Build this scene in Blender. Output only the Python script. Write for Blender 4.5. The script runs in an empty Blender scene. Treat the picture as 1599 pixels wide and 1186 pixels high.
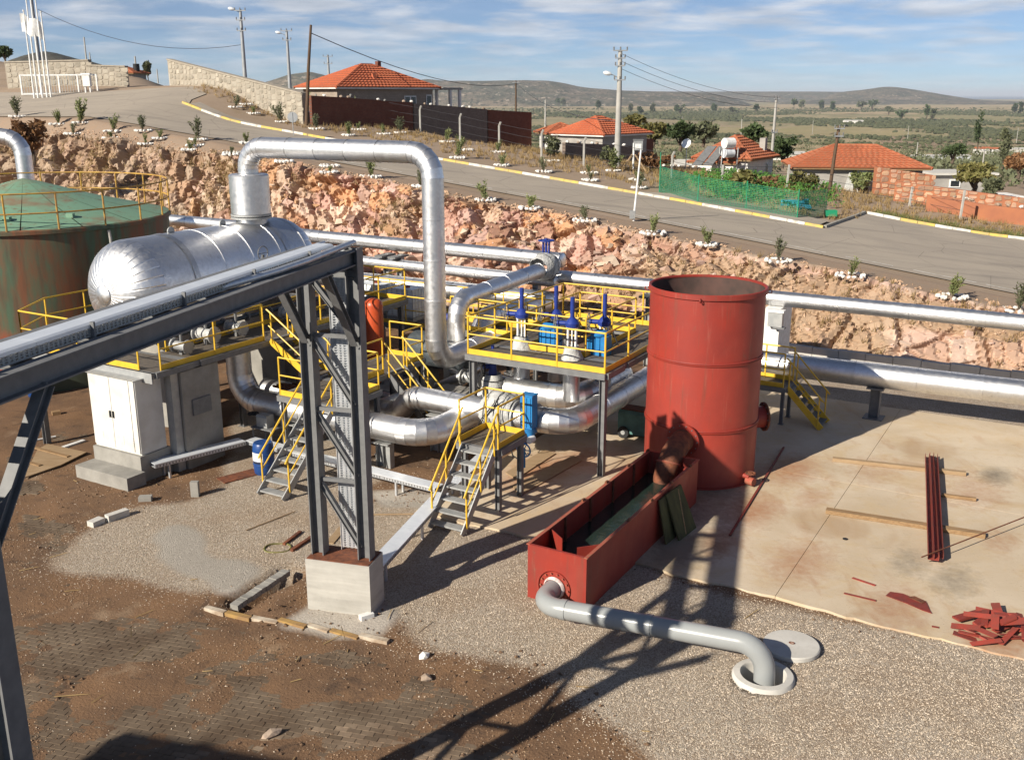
import bpy, math, random
import numpy as np
from mathutils import Vector, Matrix

# ------------------------------------------------------------------ camera, sky, sun, exposure
SC = bpy.context.scene
COL = SC.collection
FPX, HZ, CXP, CYP, CAMH = 1560.0, 148.0, 800.0, 593.0, 10.0      # focal length and horizon in photograph pixels
PITCH = math.atan((CYP - HZ) / FPX)
SP, CP = math.sin(PITCH), math.cos(PITCH)
cam = bpy.data.cameras.new('camera'); camo = bpy.data.objects.new('camera', cam); COL.objects.link(camo)
camo.location = (0, 0, CAMH); camo.rotation_euler = (math.pi / 2 - PITCH, 0, 0)
cam.sensor_fit = 'HORIZONTAL'; cam.sensor_width = 36.0; cam.lens = 36.0 * FPX / 1599.0
cam.clip_start = 0.1; cam.clip_end = 200000.0
SC.camera = camo

SUN_AZ, SUN_EL = math.radians(42.0), math.radians(29.2)            # direction the shadows run on the ground, sun height
w = bpy.data.worlds.new('World'); SC.world = w; w.use_nodes = True
N = w.node_tree.nodes; LK = w.node_tree.links
N.clear()
out = N.new('ShaderNodeOutputWorld'); bg = N.new('ShaderNodeBackground'); bg.inputs[1].default_value = 0.056
sky = N.new('ShaderNodeTexSky'); sky.sky_type = 'NISHITA'; sky.sun_disc = False
sky.sun_elevation = SUN_EL; sky.sun_rotation = math.radians(228.0)
sky.altitude = 60; sky.air_density = 0.55; sky.dust_density = 0.1; sky.ozone_density = 5.0
tc = N.new('ShaderNodeTexCoord'); sep = N.new('ShaderNodeSeparateXYZ'); LK.new(tc.outputs['Generated'], sep.inputs[0])
def wm(op, a, b=None):
    n = N.new('ShaderNodeMath'); n.operation = op
    for i, v in enumerate((a, b)):
        if v is None: continue
        if isinstance(v, (int, float)): n.inputs[i].default_value = v
        else: LK.new(v, n.inputs[i])
    return n.outputs[0]
zz = wm('ADD', wm('MAXIMUM', sep.outputs[2], 0.0), 0.10)
cx_ = wm('DIVIDE', sep.outputs[0], zz); cy_ = wm('DIVIDE', sep.outputs[1], zz)
cmb = N.new('ShaderNodeCombineXYZ'); LK.new(cx_, cmb.inputs[0]); LK.new(cy_, cmb.inputs[1])
nz = N.new('ShaderNodeTexNoise'); nz.inputs['Scale'].default_value = 1.5; nz.inputs['Detail'].default_value = 9
nz.inputs['Roughness'].default_value = 0.55; nz.inputs['Distortion'].default_value = 0.3
LK.new(cmb.outputs[0], nz.inputs['Vector'])
mr = N.new('ShaderNodeMapRange'); mr.interpolation_type = 'SMOOTHSTEP'
mr.inputs[1].default_value = 0.38; mr.inputs[2].default_value = 0.64; mr.inputs[3].default_value = 0.16; mr.inputs[4].default_value = 0.95
LK.new(nz.outputs[0], mr.inputs[0])
# thin veil cloud, thicker away from the horizon
up = N.new('ShaderNodeMapRange'); up.inputs[1].default_value = -0.03; up.inputs[2].default_value = 0.085
LK.new(sep.outputs[2], up.inputs[0])
slant = wm('MINIMUM', wm('DIVIDE', 0.14, wm('ADD', wm('MAXIMUM', sep.outputs[2], 0.0), 0.07)), 1.0)      # a thin layer looks denser the flatter one looks through it
fac = wm('MULTIPLY', wm('MULTIPLY', mr.outputs[0], up.outputs[0]), slant)
nz2 = N.new('ShaderNodeTexNoise'); nz2.inputs['Scale'].default_value = 2.4; nz2.inputs['Detail'].default_value = 6
LK.new(cmb.outputs[0], nz2.inputs['Vector'])
cr = N.new('ShaderNodeValToRGB'); cr.color_ramp.elements[0].color = (6.0, 6.5, 7.4, 1); cr.color_ramp.elements[1].color = (9.2, 9.4, 9.9, 1)
cr.color_ramp.elements[0].position = 0.35; cr.color_ramp.elements[1].position = 0.65
LK.new(nz2.outputs[0], cr.inputs[0])
mx = N.new('ShaderNodeMixRGB'); LK.new(fac, mx.inputs[0]); LK.new(sky.outputs[0], mx.inputs[1]); LK.new(cr.outputs[0], mx.inputs[2])
LK.new(mx.outputs[0], bg.inputs[0]); LK.new(bg.outputs[0], out.inputs[0])

sl = bpy.data.lights.new('sun', 'SUN'); sl.energy = 5.0; sl.angle = math.radians(0.53); sl.color = (1.0, 0.92, 0.79)
so = bpy.data.objects.new('sun', sl); COL.objects.link(so)
sd = Vector((math.cos(SUN_AZ) * math.cos(SUN_EL), math.sin(SUN_AZ) * math.cos(SUN_EL), -math.sin(SUN_EL)))
so.rotation_euler = sd.to_track_quat('-Z', 'Y').to_euler()
VS = SC.view_settings
VS.view_transform = 'Standard'; VS.look = 'None'; VS.exposure = 0.60; VS.gamma = 1.0; VS.use_curve_mapping = False
SC.cycles.max_bounces = 5; SC.cycles.diffuse_bounces = 2; SC.cycles.glossy_bounces = 3; SC.cycles.transparent_max_bounces = 8; SC.cycles.volume_bounces = 0

RP = math.radians(-30.0)      # the plant's grid is turned 30 degrees, the cable bridge 15
RG = math.radians(-15.0)
def rotz(p, r):
    c, s = math.cos(r), math.sin(r)
    return (p[0] * c - p[1] * s, p[0] * s + p[1] * c, p[2])
def ray(x, y):
    u = (x - CXP) / FPX; v = (y - CYP) / FPX
    return np.array((u, CP - v * SP, -SP - v * CP))
def gp(x, y, z=0.0):          # photograph pixel to the point at height z
    d = ray(x, y); t = (z - CAMH) / d[2]
    return (d[0] * t, d[1] * t, z)
def dp(x, y, Y):              # photograph pixel to the point at distance Y
    d = ray(x, y); t = Y / d[1]
    return (d[0] * t, Y, CAMH + d[2] * t)
def ab(p, r=RP):
    return rotz(p, -r)

# ------------------------------------------------------------------ mesh builder
BASE = {}
def props(o, label=None, cat=None, group=None, kind=None):
    if label: o['label'] = label
    if cat: o['category'] = cat
    if group: o['group'] = group
    if kind: o['kind'] = kind
    return o
def thing(name, label, cat, base=(0, 0, 0), rot=0.0, group=None):
    o = bpy.data.objects.new(name, None); COL.objects.link(o)
    o.location = rotz(base, rot); o.rotation_euler = (0, 0, rot); o.empty_display_size = 0.2
    BASE[o.name] = (base, rot)
    return props(o, label, cat, group)
def nrm(v):
    v = np.asarray(v, float); l = np.linalg.norm(v); return v / l if l > 1e-12 else v
def frame(d, up=(0, 0, 1)):
    d = nrm(d); up = np.asarray(up, float)
    if abs(d @ up) > 0.98: up = np.array((1.0, 0, 0)) if abs(d[0]) < .9 else np.array((0, 1.0, 0))
    s = nrm(np.cross(d, up)); u = np.cross(s, d)
    return d, s, u
class MB:
    def __init__(s): s.v = []; s.f = []; s.n = 0
    def add(s, V, Fc):
        V = np.asarray(V, float).reshape(-1, 3); s.v.append(V)
        n = s.n
        s.f += [tuple(i + n for i in f) for f in Fc]; s.n += len(V); return s
    def hexa(s, P):   # 8 corners: bottom 4, top 4
        return s.add(P, [(3, 2, 1, 0), (4, 5, 6, 7), (0, 1, 5, 4), (1, 2, 6, 5), (2, 3, 7, 6), (3, 0, 4, 7)])
    def box(s, x0, x1, y0, y1, z0, z1):
        return s.hexa([(x0, y0, z0), (x1, y0, z0), (x1, y1, z0), (x0, y1, z0), (x0, y0, z1), (x1, y0, z1), (x1, y1, z1), (x0, y1, z1)])
    def bar(s, p, q, w, h, up=(0, 0, 1)):
        p = np.asarray(p, float); q = np.asarray(q, float); d, sd_, u = frame(q - p, up)
        a = sd_ * w / 2; b = u * h / 2
        return s.hexa([p - a - b, p + a - b, p + a + b, p - a + b, q - a - b, q + a - b, q + a + b, q - a + b])
    def prof(s, p, q, pts, up=(0, 0, 1)):     # extrude a closed 2D profile (side, up) from p to q
        p = np.asarray(p, float); q = np.asarray(q, float); d, sd_, u = frame(q - p, up); n = len(pts)
        V = [p + sd_ * a + u * b for a, b in pts] + [q + sd_ * a + u * b for a, b in pts]
        return s.add(V, [(i, (i + 1) % n, n + (i + 1) % n, n + i) for i in range(n)] + [tuple(range(n - 1, -1, -1)), tuple(range(n, 2 * n))])
    def hbeam(s, p, q, w, h, t=0.018, up=(0, 0, 1)):     # flanges across 'side', web along 'up'
        a, b, k = w / 2, h / 2, t
        return s.prof(p, q, [(-a, -b), (a, -b), (a, -b + k), (k / 2, -b + k), (k / 2, b - k), (a, b - k), (a, b), (-a, b), (-a, b - k), (-k / 2, b - k), (-k / 2, -b + k), (-a, -b + k)], up)
    def ring(s, c, d, r, n, up=(0, 0, 1)):
        d, a, b = frame(d, up); t = np.arange(n) * 2 * math.pi / n
        return np.asarray(c, float) + r * (np.cos(t)[:, None] * a + np.sin(t)[:, None] * b)
    def cyl(s, p, q, r0, r1=None, n=12, caps=True):
        r1 = r0 if r1 is None else r1; p = np.asarray(p, float); q = np.asarray(q, float); d = q - p
        V = np.vstack((s.ring(p, d, r0, n), s.ring(q, d, r1, n)))
        Fc = [(i, (i + 1) % n, n + (i + 1) % n, n + i) for i in range(n)]
        if caps: Fc += [tuple(range(n - 1, -1, -1)), tuple(range(n, 2 * n))]
        return s.add(V, Fc)
    def tube(s, pts, r, n=6, caps=True):
        pts = [np.asarray(p, float) for p in pts]; m = len(pts); R = [] ; prev = None
        for i in range(m):
            d = pts[min(i + 1, m - 1)] - pts[max(i - 1, 0)]; d, a, b = frame(d)
            if prev is not None:
                a = nrm(prev - d * (prev @ d)); b = np.cross(a, d)
            prev = a
            t = np.arange(n) * 2 * math.pi / n; rr = r[i] if isinstance(r, (list, tuple)) else r
            R.append(pts[i] + rr * (np.cos(t)[:, None] * a + np.sin(t)[:, None] * b))
        Fc = [(k * n + i, k * n + (i + 1) % n, (k + 1) * n + (i + 1) % n, (k + 1) * n + i) for k in range(m - 1) for i in range(n)]
        if caps: Fc += [tuple(range(n - 1, -1, -1)), tuple(range((m - 1) * n, m * n))]
        return s.add(np.vstack(R), Fc)
    def lathe(s, P, c=(0, 0, 0), n=24, axis=(0, 0, 1), t0=0, t1=2 * math.pi):   # P: (radius, along)
        d, a, b = frame(axis); c = np.asarray(c, float); full = abs(t1 - t0 - 2 * math.pi) < 1e-6
        m = n if full else n + 1
        t = t0 + np.arange(m) * (t1 - t0) / n; e = np.cos(t)[:, None] * a + np.sin(t)[:, None] * b
        V = np.vstack([c + d * z + r * e for r, z in P])
        Fc = [(k * m + i, k * m + (i + 1) % m, (k + 1) * m + (i + 1) % m, (k + 1) * m + i) for k in range(len(P) - 1) for i in range(m if full else n)]
        return s.add(V, Fc)
    def poly(s, P): return s.add(P, [tuple(range(len(P)))])
    def slab(s, P, z0, z1):       # vertical prism on a plan polygon (counter-clockwise)
        n = len(P); V = [(x, y, z0) for x, y in P] + [(x, y, z1) for x, y in P]
        return s.add(V, [tuple(range(n - 1, -1, -1)), tuple(range(n, 2 * n))] + [(i, (i + 1) % n, n + (i + 1) % n, n + i) for i in range(n)])
    def stone(s, c, sx, sy, sz, rng, rz=None):
        V = ICO * (1 + rng.uniform(-.22, .22, (12, 1))) * (sx, sy, sz)
        a = rng.uniform(0, 6.28) if rz is None else rz; ca, sa = math.cos(a), math.sin(a)
        V = np.column_stack((V[:, 0] * ca - V[:, 1] * sa, V[:, 0] * sa + V[:, 1] * ca, V[:, 2])) + np.asarray(c)
        return s.add(V, ICOF)
    def mesh(s, name, base=(0, 0, 0)):
        me = bpy.data.meshes.new(name)
        V = np.vstack(s.v) - np.asarray(base, float)
        me.from_pydata(V.tolist(), [], s.f); return me
    def build(s, name, mat, parent=None, base=(0, 0, 0), rot=0.0, smooth=None, label=None, cat=None, group=None, kind=None):
        if parent is not None:
            base, rot = BASE[parent.name]
        me = s.mesh(name, base); me.materials.append(mat)
        if smooth is not None:
            me.polygons.foreach_set('use_smooth', [True] * len(me.polygons))
            me.set_sharp_from_angle(angle=math.radians(smooth))
        o = bpy.data.objects.new(name, me); COL.objects.link(o)
        if parent is not None: o.parent = parent
        else:
            o.location = rotz(base, rot); o.rotation_euler = (0, 0, rot)
        BASE[o.name] = (base, rot)
        return props(o, label, cat, group, kind)
PHI = (1 + 5 ** .5) / 2
ICO = np.array([(-1, PHI, 0), (1, PHI, 0), (-1, -PHI, 0), (1, -PHI, 0), (0, -1, PHI), (0, 1, PHI), (0, -1, -PHI), (0, 1, -PHI), (PHI, 0, -1), (PHI, 0, 1), (-PHI, 0, -1), (-PHI, 0, 1)]) / math.hypot(1, PHI)
ICOF = [(0, 11, 5), (0, 5, 1), (0, 1, 7), (0, 7, 10), (0, 10, 11), (1, 5, 9), (5, 11, 4), (11, 10, 2), (10, 7, 6), (7, 1, 8), (3, 9, 4), (3, 4, 2), (3, 2, 6), (3, 6, 8), (3, 8, 9), (4, 9, 5), (2, 4, 11), (6, 2, 10), (8, 6, 7), (9, 8, 1)]
def fastmesh(name, V, Fc, mat, k, attrs=None):      # many equal faces with k corners
    me = bpy.data.meshes.new(name); nf = len(Fc)
    me.vertices.add(len(V)); me.vertices.foreach_set('co', np.asarray(V, np.float32).ravel())
    me.loops.add(nf * k); me.loops.foreach_set('vertex_index', np.asarray(Fc, np.int32).ravel())
    me.polygons.add(nf); me.polygons.foreach_set('loop_start', np.arange(0, nf * k, k, dtype=np.int32))
    me.update(calc_edges=True); me.validate(); me.shade_flat()
    for an, A in (attrs or {}).items():
        if A.ndim == 2:
            at = me.color_attributes.new(an, 'FLOAT_COLOR', 'POINT'); at.data.foreach_set('color', np.column_stack((A, np.ones(len(A)))).astype(np.float32).ravel())
        else:
            at = me.attributes.new(an, 'FLOAT', 'POINT'); at.data.foreach_set('value', A.astype(np.float32))
    me.materials.append(mat)
    return me
def link(name, me, parent=None, **kw):
    o = bpy.data.objects.new(name, me); COL.objects.link(o)
    if parent is not None: o.parent = parent
    BASE[o.name] = ((0, 0, 0), 0.0)
    return props(o, **kw)
def grid_faces(nu, nv):
    i = np.arange(nu * nv).reshape(nu, nv)
    return np.stack((i[:-1, :-1], i[1:, :-1], i[1:, 1:], i[:-1, 1:]), -1).reshape(-1, 4)
# ------------------------------------------------------------------ numpy noise
def hsh(i, j, k=0):
    n = (i.astype(np.int64) * 374761393 + j.astype(np.int64) * 668265263 + k * 974711) & 0x7fffffff
    n = ((n ^ (n >> 13)) * 1274126177) & 0x7fffffff
    n = ((n ^ (n >> 16)) * 2246822519) & 0x7fffffff
    return (n % 100003) / 100003.0
def vn(x, y, k=0):
    xi = np.floor(x); yi = np.floor(y); fx = x - xi; fy = y - yi
    fx = fx * fx * (3 - 2 * fx); fy = fy * fy * (3 - 2 * fy)
    return (hsh(xi, yi, k) * (1 - fx) + hsh(xi + 1, yi, k) * fx) * (1 - fy) + (hsh(xi, yi + 1, k) * (1 - fx) + hsh(xi + 1, yi + 1, k) * fx) * fy
def fbm(x, y, k=0, o=4):
    s = 0; a = .5
    for i in range(o): s = s + a * vn(x * 2 ** i + 17.3 * i, y * 2 ** i - 9.1 * i, k + i); a *= .5
    return s / (1 - .5 ** o)
def voro(x, y, k=0, cheb=False):          # cell id hash, F1, F2, offset
    xi = np.floor(x); yi = np.floor(y); f1 = np.full(x.shape, 9.); f2 = f1.copy(); ix = xi.copy(); iy = yi.copy(); ox = x * 0; oy = x * 0
    for di in (-1, 0, 1):
        for dj in (-1, 0, 1):
            cx, cy = xi + di, yi + dj; sx = cx + hsh(cx, cy, k); sy = cy + hsh(cx, cy, k + 7)
            d = np.maximum(np.abs((x - sx) * .92 + (y - sy) * .38), np.abs((y - sy) * .92 - (x - sx) * .38)) if cheb else np.hypot(x - sx, y - sy); m = d < f1
            f2 = np.where(m, f1, np.minimum(f2, d)); f1 = np.where(m, d, f1)
            ix = np.where(m, cx, ix); iy = np.where(m, cy, iy); ox = np.where(m, x - sx, ox); oy = np.where(m, y - sy, oy)
    return ix, iy, f1, f2, ox, oy
def sst(x, a, b):
    t = np.clip((x - a) / (b - a), 0, 1); return t * t * (3 - 2 * t)
# ------------------------------------------------------------------ materials
class NT:
    def __init__(s, name):
        s.m = bpy.data.materials.new(name); s.m.use_nodes = True; s.t = s.m.node_tree; s.N = s.t.nodes; s.N.clear()
        s.o = s.N.new('ShaderNodeOutputMaterial'); s.p = s.N.new('ShaderNodeBsdfPrincipled'); s.t.links.new(s.p.outputs[0], s.o.inputs[0])
        s._c = None
    def L(s, a, b): s.t.links.new(a, b)
    def n(s, typ, **kw):
        x = s.N.new('ShaderNode' + typ)
        for k, v in kw.items():
            if k in x.inputs: s.set(x.inputs[k], v)
            else: setattr(x, k, v)
        return x
    def set(s, sock, v):
        if hasattr(v, 'is_linked'): s.L(v, sock)
        else:
            if sock.type == 'RGBA' and len(v) == 3: v = (*v, 1)
            sock.default_value = v
    def obj(s):
        return s.n('TexCoord').outputs['Object']
    def pos(s):
        return s.n('NewGeometry').outputs['Position']
    def noise(s, vec, scale, detail=5, rough=.55, dist=0.0):
        x = s.n('TexNoise'); x.inputs['Scale'].default_value = scale; x.inputs['Detail'].default_value = detail
        x.inputs['Roughness'].default_value = rough; x.inputs['Distortion'].default_value = dist; s.L(vec, x.inputs['Vector']); return x.outputs[0]
    def scl(s, vec, v):
        x = s.n('VectorMath', operation='MULTIPLY'); s.L(vec, x.inputs[0]); x.inputs[1].default_value = v; return x.outputs[0]
    def vor(s, vec, scale, feat='F1', out='Distance', rnd=1.0):
        x = s.n('TexVoronoi', feature=feat); x.inputs['Scale'].default_value = scale; x.inputs['Randomness'].default_value = rnd; s.L(vec, x.inputs['Vector']); return x.outputs[out]
    def mr(s, v, a, b, c=0.0, d=1.0, smooth=False):
        x = s.n('MapRange'); x.inputs[1].default_value = a; x.inputs[2].default_value = b; x.inputs[3].default_value = c; x.inputs[4].default_value = d
        if smooth: x.interpolation_type = 'SMOOTHSTEP'
        s.L(v, x.inputs[0]); return x.outputs[0]
    def mix(s, f, a, b, mode='MIX'):
        x = s.n('MixRGB', blend_type=mode); s.set(x.inputs[0], f); s.set(x.inputs[1], a); s.set(x.inputs[2], b); return x.outputs[0]
    def math(s, op, a, b=0.0):
        x = s.n('Math', operation=op); s.set(x.inputs[0], a); s.set(x.inputs[1], b); return x.outputs[0]
    def ramp(s, f, stops):
        x = s.n('ValToRGB'); e = x.color_ramp.elements
        while len(e) < len(stops): e.new(0.5)
        for i, (p, c) in enumerate(stops): e[i].position = p; e[i].color = (*c, 1)
        s.L(f, x.inputs[0]); return x.outputs[0]
    def bump(s, h, st=.3, d=.02):
        x = s.n('Bump'); x.inputs['Strength'].default_value = st; x.inputs['Distance'].default_value = d; s.L(h, x.inputs['Height']); s.L(x.outputs[0], s.p.inputs['Normal']); return x
    def fin(s, col=None, rough=None, metal=None, spec=None):
        if col is not None: s.set(s.p.inputs['Base Color'], col)
        if rough is not None: s.set(s.p.inputs['Roughness'], rough)
        if metal is not None: s.set(s.p.inputs['Metallic'], metal)
        if spec is not None: s.p.inputs['Specular IOR Level'].default_value = spec
        return s.m
    def rnd(s): return s.n('ObjectInfo').outputs['Random']
    def attr(s, name, out='Color'):
        x = s.n('Attribute'); x.attribute_name = name; return x.outputs[out]
def mat(name, c1, c2=None, sc=2.0, rough=.6, metal=0.0, bs=0.0, bstr=.3, bd=.01, rv=0.0, lo=.35, hi=.65, spec=.4, world=False, det=6):
    t = NT(name); vec = t.pos() if world else t.obj(); c = c1
    if c2 is not None: c = t.mix(t.mr(t.noise(vec, sc, det), lo, hi), c1, c2)
    if rv: 
        f = t.mr(t.rnd(), 0, 1, 1 - rv, 1 + rv); cm = t.n('CombineXYZ'); 
        for i in range(3): t.L(f, cm.inputs[i])
        c = t.mix(1.0, c, cm.outputs[0], 'MULTIPLY')
    if bs: t.bump(t.noise(vec, bs, 4), bstr, bd)
    return t.fin(c, rough, metal, spec)
def mk_alu(name, base, r0, r1):
    t = NT(name); v = t.obj(); n1 = t.noise(v, 1.4, 4); n2 = t.noise(v, 9, 5)
    f = t.mr(t.rnd(), 0, 1, .84, 1.05); cm = t.n('CombineXYZ')
    for i in range(3): t.L(f, cm.inputs[i])
    c = t.mix(1.0, t.mix(t.mr(n2, .35, .75), base, tuple(x * .82 for x in base)), cm.outputs[0], 'MULTIPLY')
    c = t.mix(t.mr(t.noise(v, 3.1, 8, .7), .6, .8), c, (.42, .39, .35))
    t.bump(n1, .2, .02)
    return t.fin(c, t.mr(n2, .3, .7, r0, r1), 1.0)
M = {}
M['alu'] = mk_alu('aluminium_cladding', (.86, .86, .865), .36, .52)
M['alu_old'] = mk_alu('aluminium_cladding_weathered', (.64, .64, .64), .36, .52)
M['steel'] = mat('grey_painted_steel', (.145, .147, .15), (.185, .186, .187), 6, .6, .1, 30, .1)
M['steel_lt'] = mat('light_grey_steel', (.33, .34, .34), (.42, .42, .41), 5, .5, .4)
M['galv'] = mat('galvanised_steel', (.52, .54, .56), (.66, .67, .69), 9, .42, .6, rv=.06)
M['tray'] = mat('pale_cable_tray_lid', (.66, .69, .73), (.74, .77, .80), 4, .4, .35)
M['dark'] = mat('dark_recess', (.02, .02, .022), None, rough=.8)
M['black'] = mat('black_rubber', (.015, .015, .016), None, rough=.7)
def mk_yellow():
    t = NT('yellow_safety_paint'); v = t.obj(); n1 = t.noise(v, 5, 6); n2 = t.noise(v, 24, 5, .7)
    c = t.mix(t.mr(n1, .35, .7), (.72, .46, .035), (.62, .37, .03)); c = t.mix(t.mr(n2, .63, .72), c, (.2, .11, .05))
    return t.fin(c, .45)
M['yellow'] = mk_yellow()
M['yellow_old'] = mat('weathered_yellow_paint', (.50, .30, .05), (.30, .16, .05), 4, .6)
def mk_red(name, base, dk, streak):
    t = NT(name); v = t.obj(); n1 = t.noise(v, 1.3, 6); n2 = t.noise(t.scl(v, (7, 7, .5)), 1.0, 6, .6); n3 = t.noise(v, 3.5, 7, .65, .6)
    c = t.mix(t.mr(n1, .3, .7), base, dk); c = t.mix(t.mr(n2, .56, .74, 0, streak), c, (.17, .045, .028)); c = t.mix(t.mr(n3, .62, .74, 0, .6), c, (.16, .075, .05)); c = t.mix(t.mr(t.noise(t.scl(v, (14, 14, .9)), 1.0, 4, .6), .6, .8, 0, .45), c, (.42, .14, .10)); c = t.mix(t.mr(t.noise(v, .55, 3), .55, .75, 0, .35), c, (.42, .11, .075))
    t.bump(t.noise(v, 1.2, 3), .25, .03)
    return t.fin(c, t.mr(n1, .3, .7, .42, .62))
M['red'] = mk_red('red_oxide_paint', (.30, .033, .020), (.22, .026, .017), .9)
M['red_pale'] = mk_red('red_oxide_paint_dusty', (.32, .040, .025), (.245, .031, .021), .85)
M['rust'] = mat('rusty_steel', (.22, .075, .035), (.10, .04, .025), 7, .8, .1, 25, .4)
M['rustlip'] = mat('rusty_steel_edge', (.30, .12, .07), (.36, .07, .045), 9, .75)
M['redscrap'] = mat('red_primed_scrap', (.30, .045, .03), (.20, .05, .035), 5, .6, rv=.3)
M['inner_dk'] = mat('dark_brown_interior', (.10, .055, .045), (.05, .035, .03), 2, .85)  # dark brown mottled colour for the cylinder inside and trough floor
def mk_tank():
    t = NT('green_tank_paint_rusted'); v = t.obj(); z = t.n('SeparateXYZ'); t.L(v, z.inputs[0])
    n1 = t.noise(t.scl(v, (1.6, 1.6, .35)), 1, 8, .65); n2 = t.noise(t.scl(v, (4, 4, .5)), 1, 6, .6); n3 = t.noise(v, .5, 5)
    c = t.mix(t.mr(n1, .42, .60), (.075, .125, .075), (.19, .075, .035)); c = t.mix(t.mr(n2, .48, .68, 0, .7), c, (.085, .06, .036))
    hz_ = t.math('ADD', z.outputs[2], t.mr(n2, 0, 1, -.5, .5))
    c = t.mix(t.mr(hz_, 1.75, 2.3, 1, 0), c, (.34, .06, .03))
    c = t.mix(t.mr(t.math('ADD', z.outputs[2], t.mr(n1, 0, 1, -.3, .3)), .75, .95, 1, 0), c, (.07, .09, .06))
    return t.fin(c, .7)
M['tank'] = mk_tank()
def mk_roof_green():
    t = NT('green_roof_paint_rusted'); v = t.obj(); n1 = t.noise(v, .55, 7, .6, .5); n2 = t.noise(v, 3, 6, .7)
    c = t.mix(t.mr(n1, .52, .66), (.17, .30, .20), (.22, .15, .09)); c = t.mix(t.mr(n2, .55, .7, 0, .8), c, (.17, .07, .035))
    c = t.mix(t.mr(t.noise(v, 9, 4), .68, .75), c, (.06, .035, .02))
    t.bump(t.noise(v, .8, 3), .4, .05)
    return t.fin(c, .6)
M['tank_roof'] = mk_roof_green()
M['blue'] = mat('navy_blue_valve_paint', (.016, .032, .19), (.02, .045, .24), 5, .4)
M['blue_lt'] = mat('sky_blue_actuator_paint', (.02, .20, .46), (.025, .16, .40), 6, .38)
M['barrel'] = mat('blue_plastic_barrel', (.012, .05, .19), (.02, .07, .23), 3, .35)
M['white'] = mat('white_powder_coat', (.66, .65, .61), (.54, .52, .47), 2.0, .5, lo=.42, hi=.75)
M['whitep'] = mat('white_paint', (.76, .76, .75), (.62, .61, .58), 6, .55)
M['ibc'] = mat('milky_plastic_tank', (.80, .82, .81), (.70, .74, .74), 2.5, .35)
M['cloth'] = mat('grey_insulation_cloth', (.52, .52, .50), (.34, .34, .33), 7, .8, .0, 12, .9, .04)
M['darkclad'] = mat('dark_insulation_jacket', (.085, .10, .11), (.05, .06, .066), 4, .5, .1, 7, .7, .04)
M['orange'] = mat('orange_red_vessel_paint', (.50, .075, .018), (.42, .06, .018), 3, .4)
M['teal'] = mat('faded_teal_paint', (.10, .22, .20), (.07, .15, .14), 4, .55)
M['grating'] = mat('steel_grating', (.10, .09, .08), (.16, .13, .10), 12, .7, .3)
M['water'] = None
def mk_conc(name, c1, c2, board=0):
    t = NT(name); v = t.obj(); n1 = t.noise(v, 1.6, 7, .6); n2 = t.noise(v, 12, 5)
    c = t.mix(t.mr(n1, .32, .68), c1, c2); c = t.mix(t.mr(n2, .55, .8, 0, .35), c, tuple(x * .6 for x in c1))
    if board:
        wv = t.noise(t.scl(v, (.6, .6, 5.0)), 1.0, 3); c = t.mix(t.mr(wv, .4, .62, 0, .5), c, tuple(min(1, x * 1.3) for x in c1))
        t.bump(t.math('ADD', t.noise(t.scl(v, (.3, .3, 9.0)), 1.0, 2), t.math('MULTIPLY', n2, .4)), .5, .015)
    else: t.bump(n2, .3, .01)
    return t.fin(c, .85, spec=.2)
M['conc'] = mk_conc('board_marked_concrete', (.40, .385, .35), (.31, .295, .265), 1)
M['conc2'] = mk_conc('weathered_concrete', (.33, .315, .285), (.22, .21, .19))
M['conc_w'] = mk_conc('pale_cast_concrete', (.56, .54, .50), (.46, .44, .40))
M['wood'] = None
def mk_wood(name, c1, c2, ax):
    t = NT(name); v = t.obj(); n = t.noise(t.scl(v, ax), 1.0, 6, .6, .4)
    c = t.mix(t.mr(n, .3, .7), c1, c2); t.bump(n, .3, .01); return t.fin(c, .8, spec=.2)
M['wood'] = mk_wood('weathered_timber', (.33, .22, .12), (.20, .12, .06), (2, 25, 25))
M['wood2'] = mk_wood('plywood_sheet', (.36, .26, .16), (.27, .18, .10), (1.5, 6, 6))
M['woodp'] = mk_wood('dark_pole_timber', (.13, .085, .055), (.07, .045, .03), (9, 9, .8))
M['board_green'] = mk_wood('mossy_panel', (.10, .10, .04), (.05, .045, .025), (5, 5, 1.5))
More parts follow.
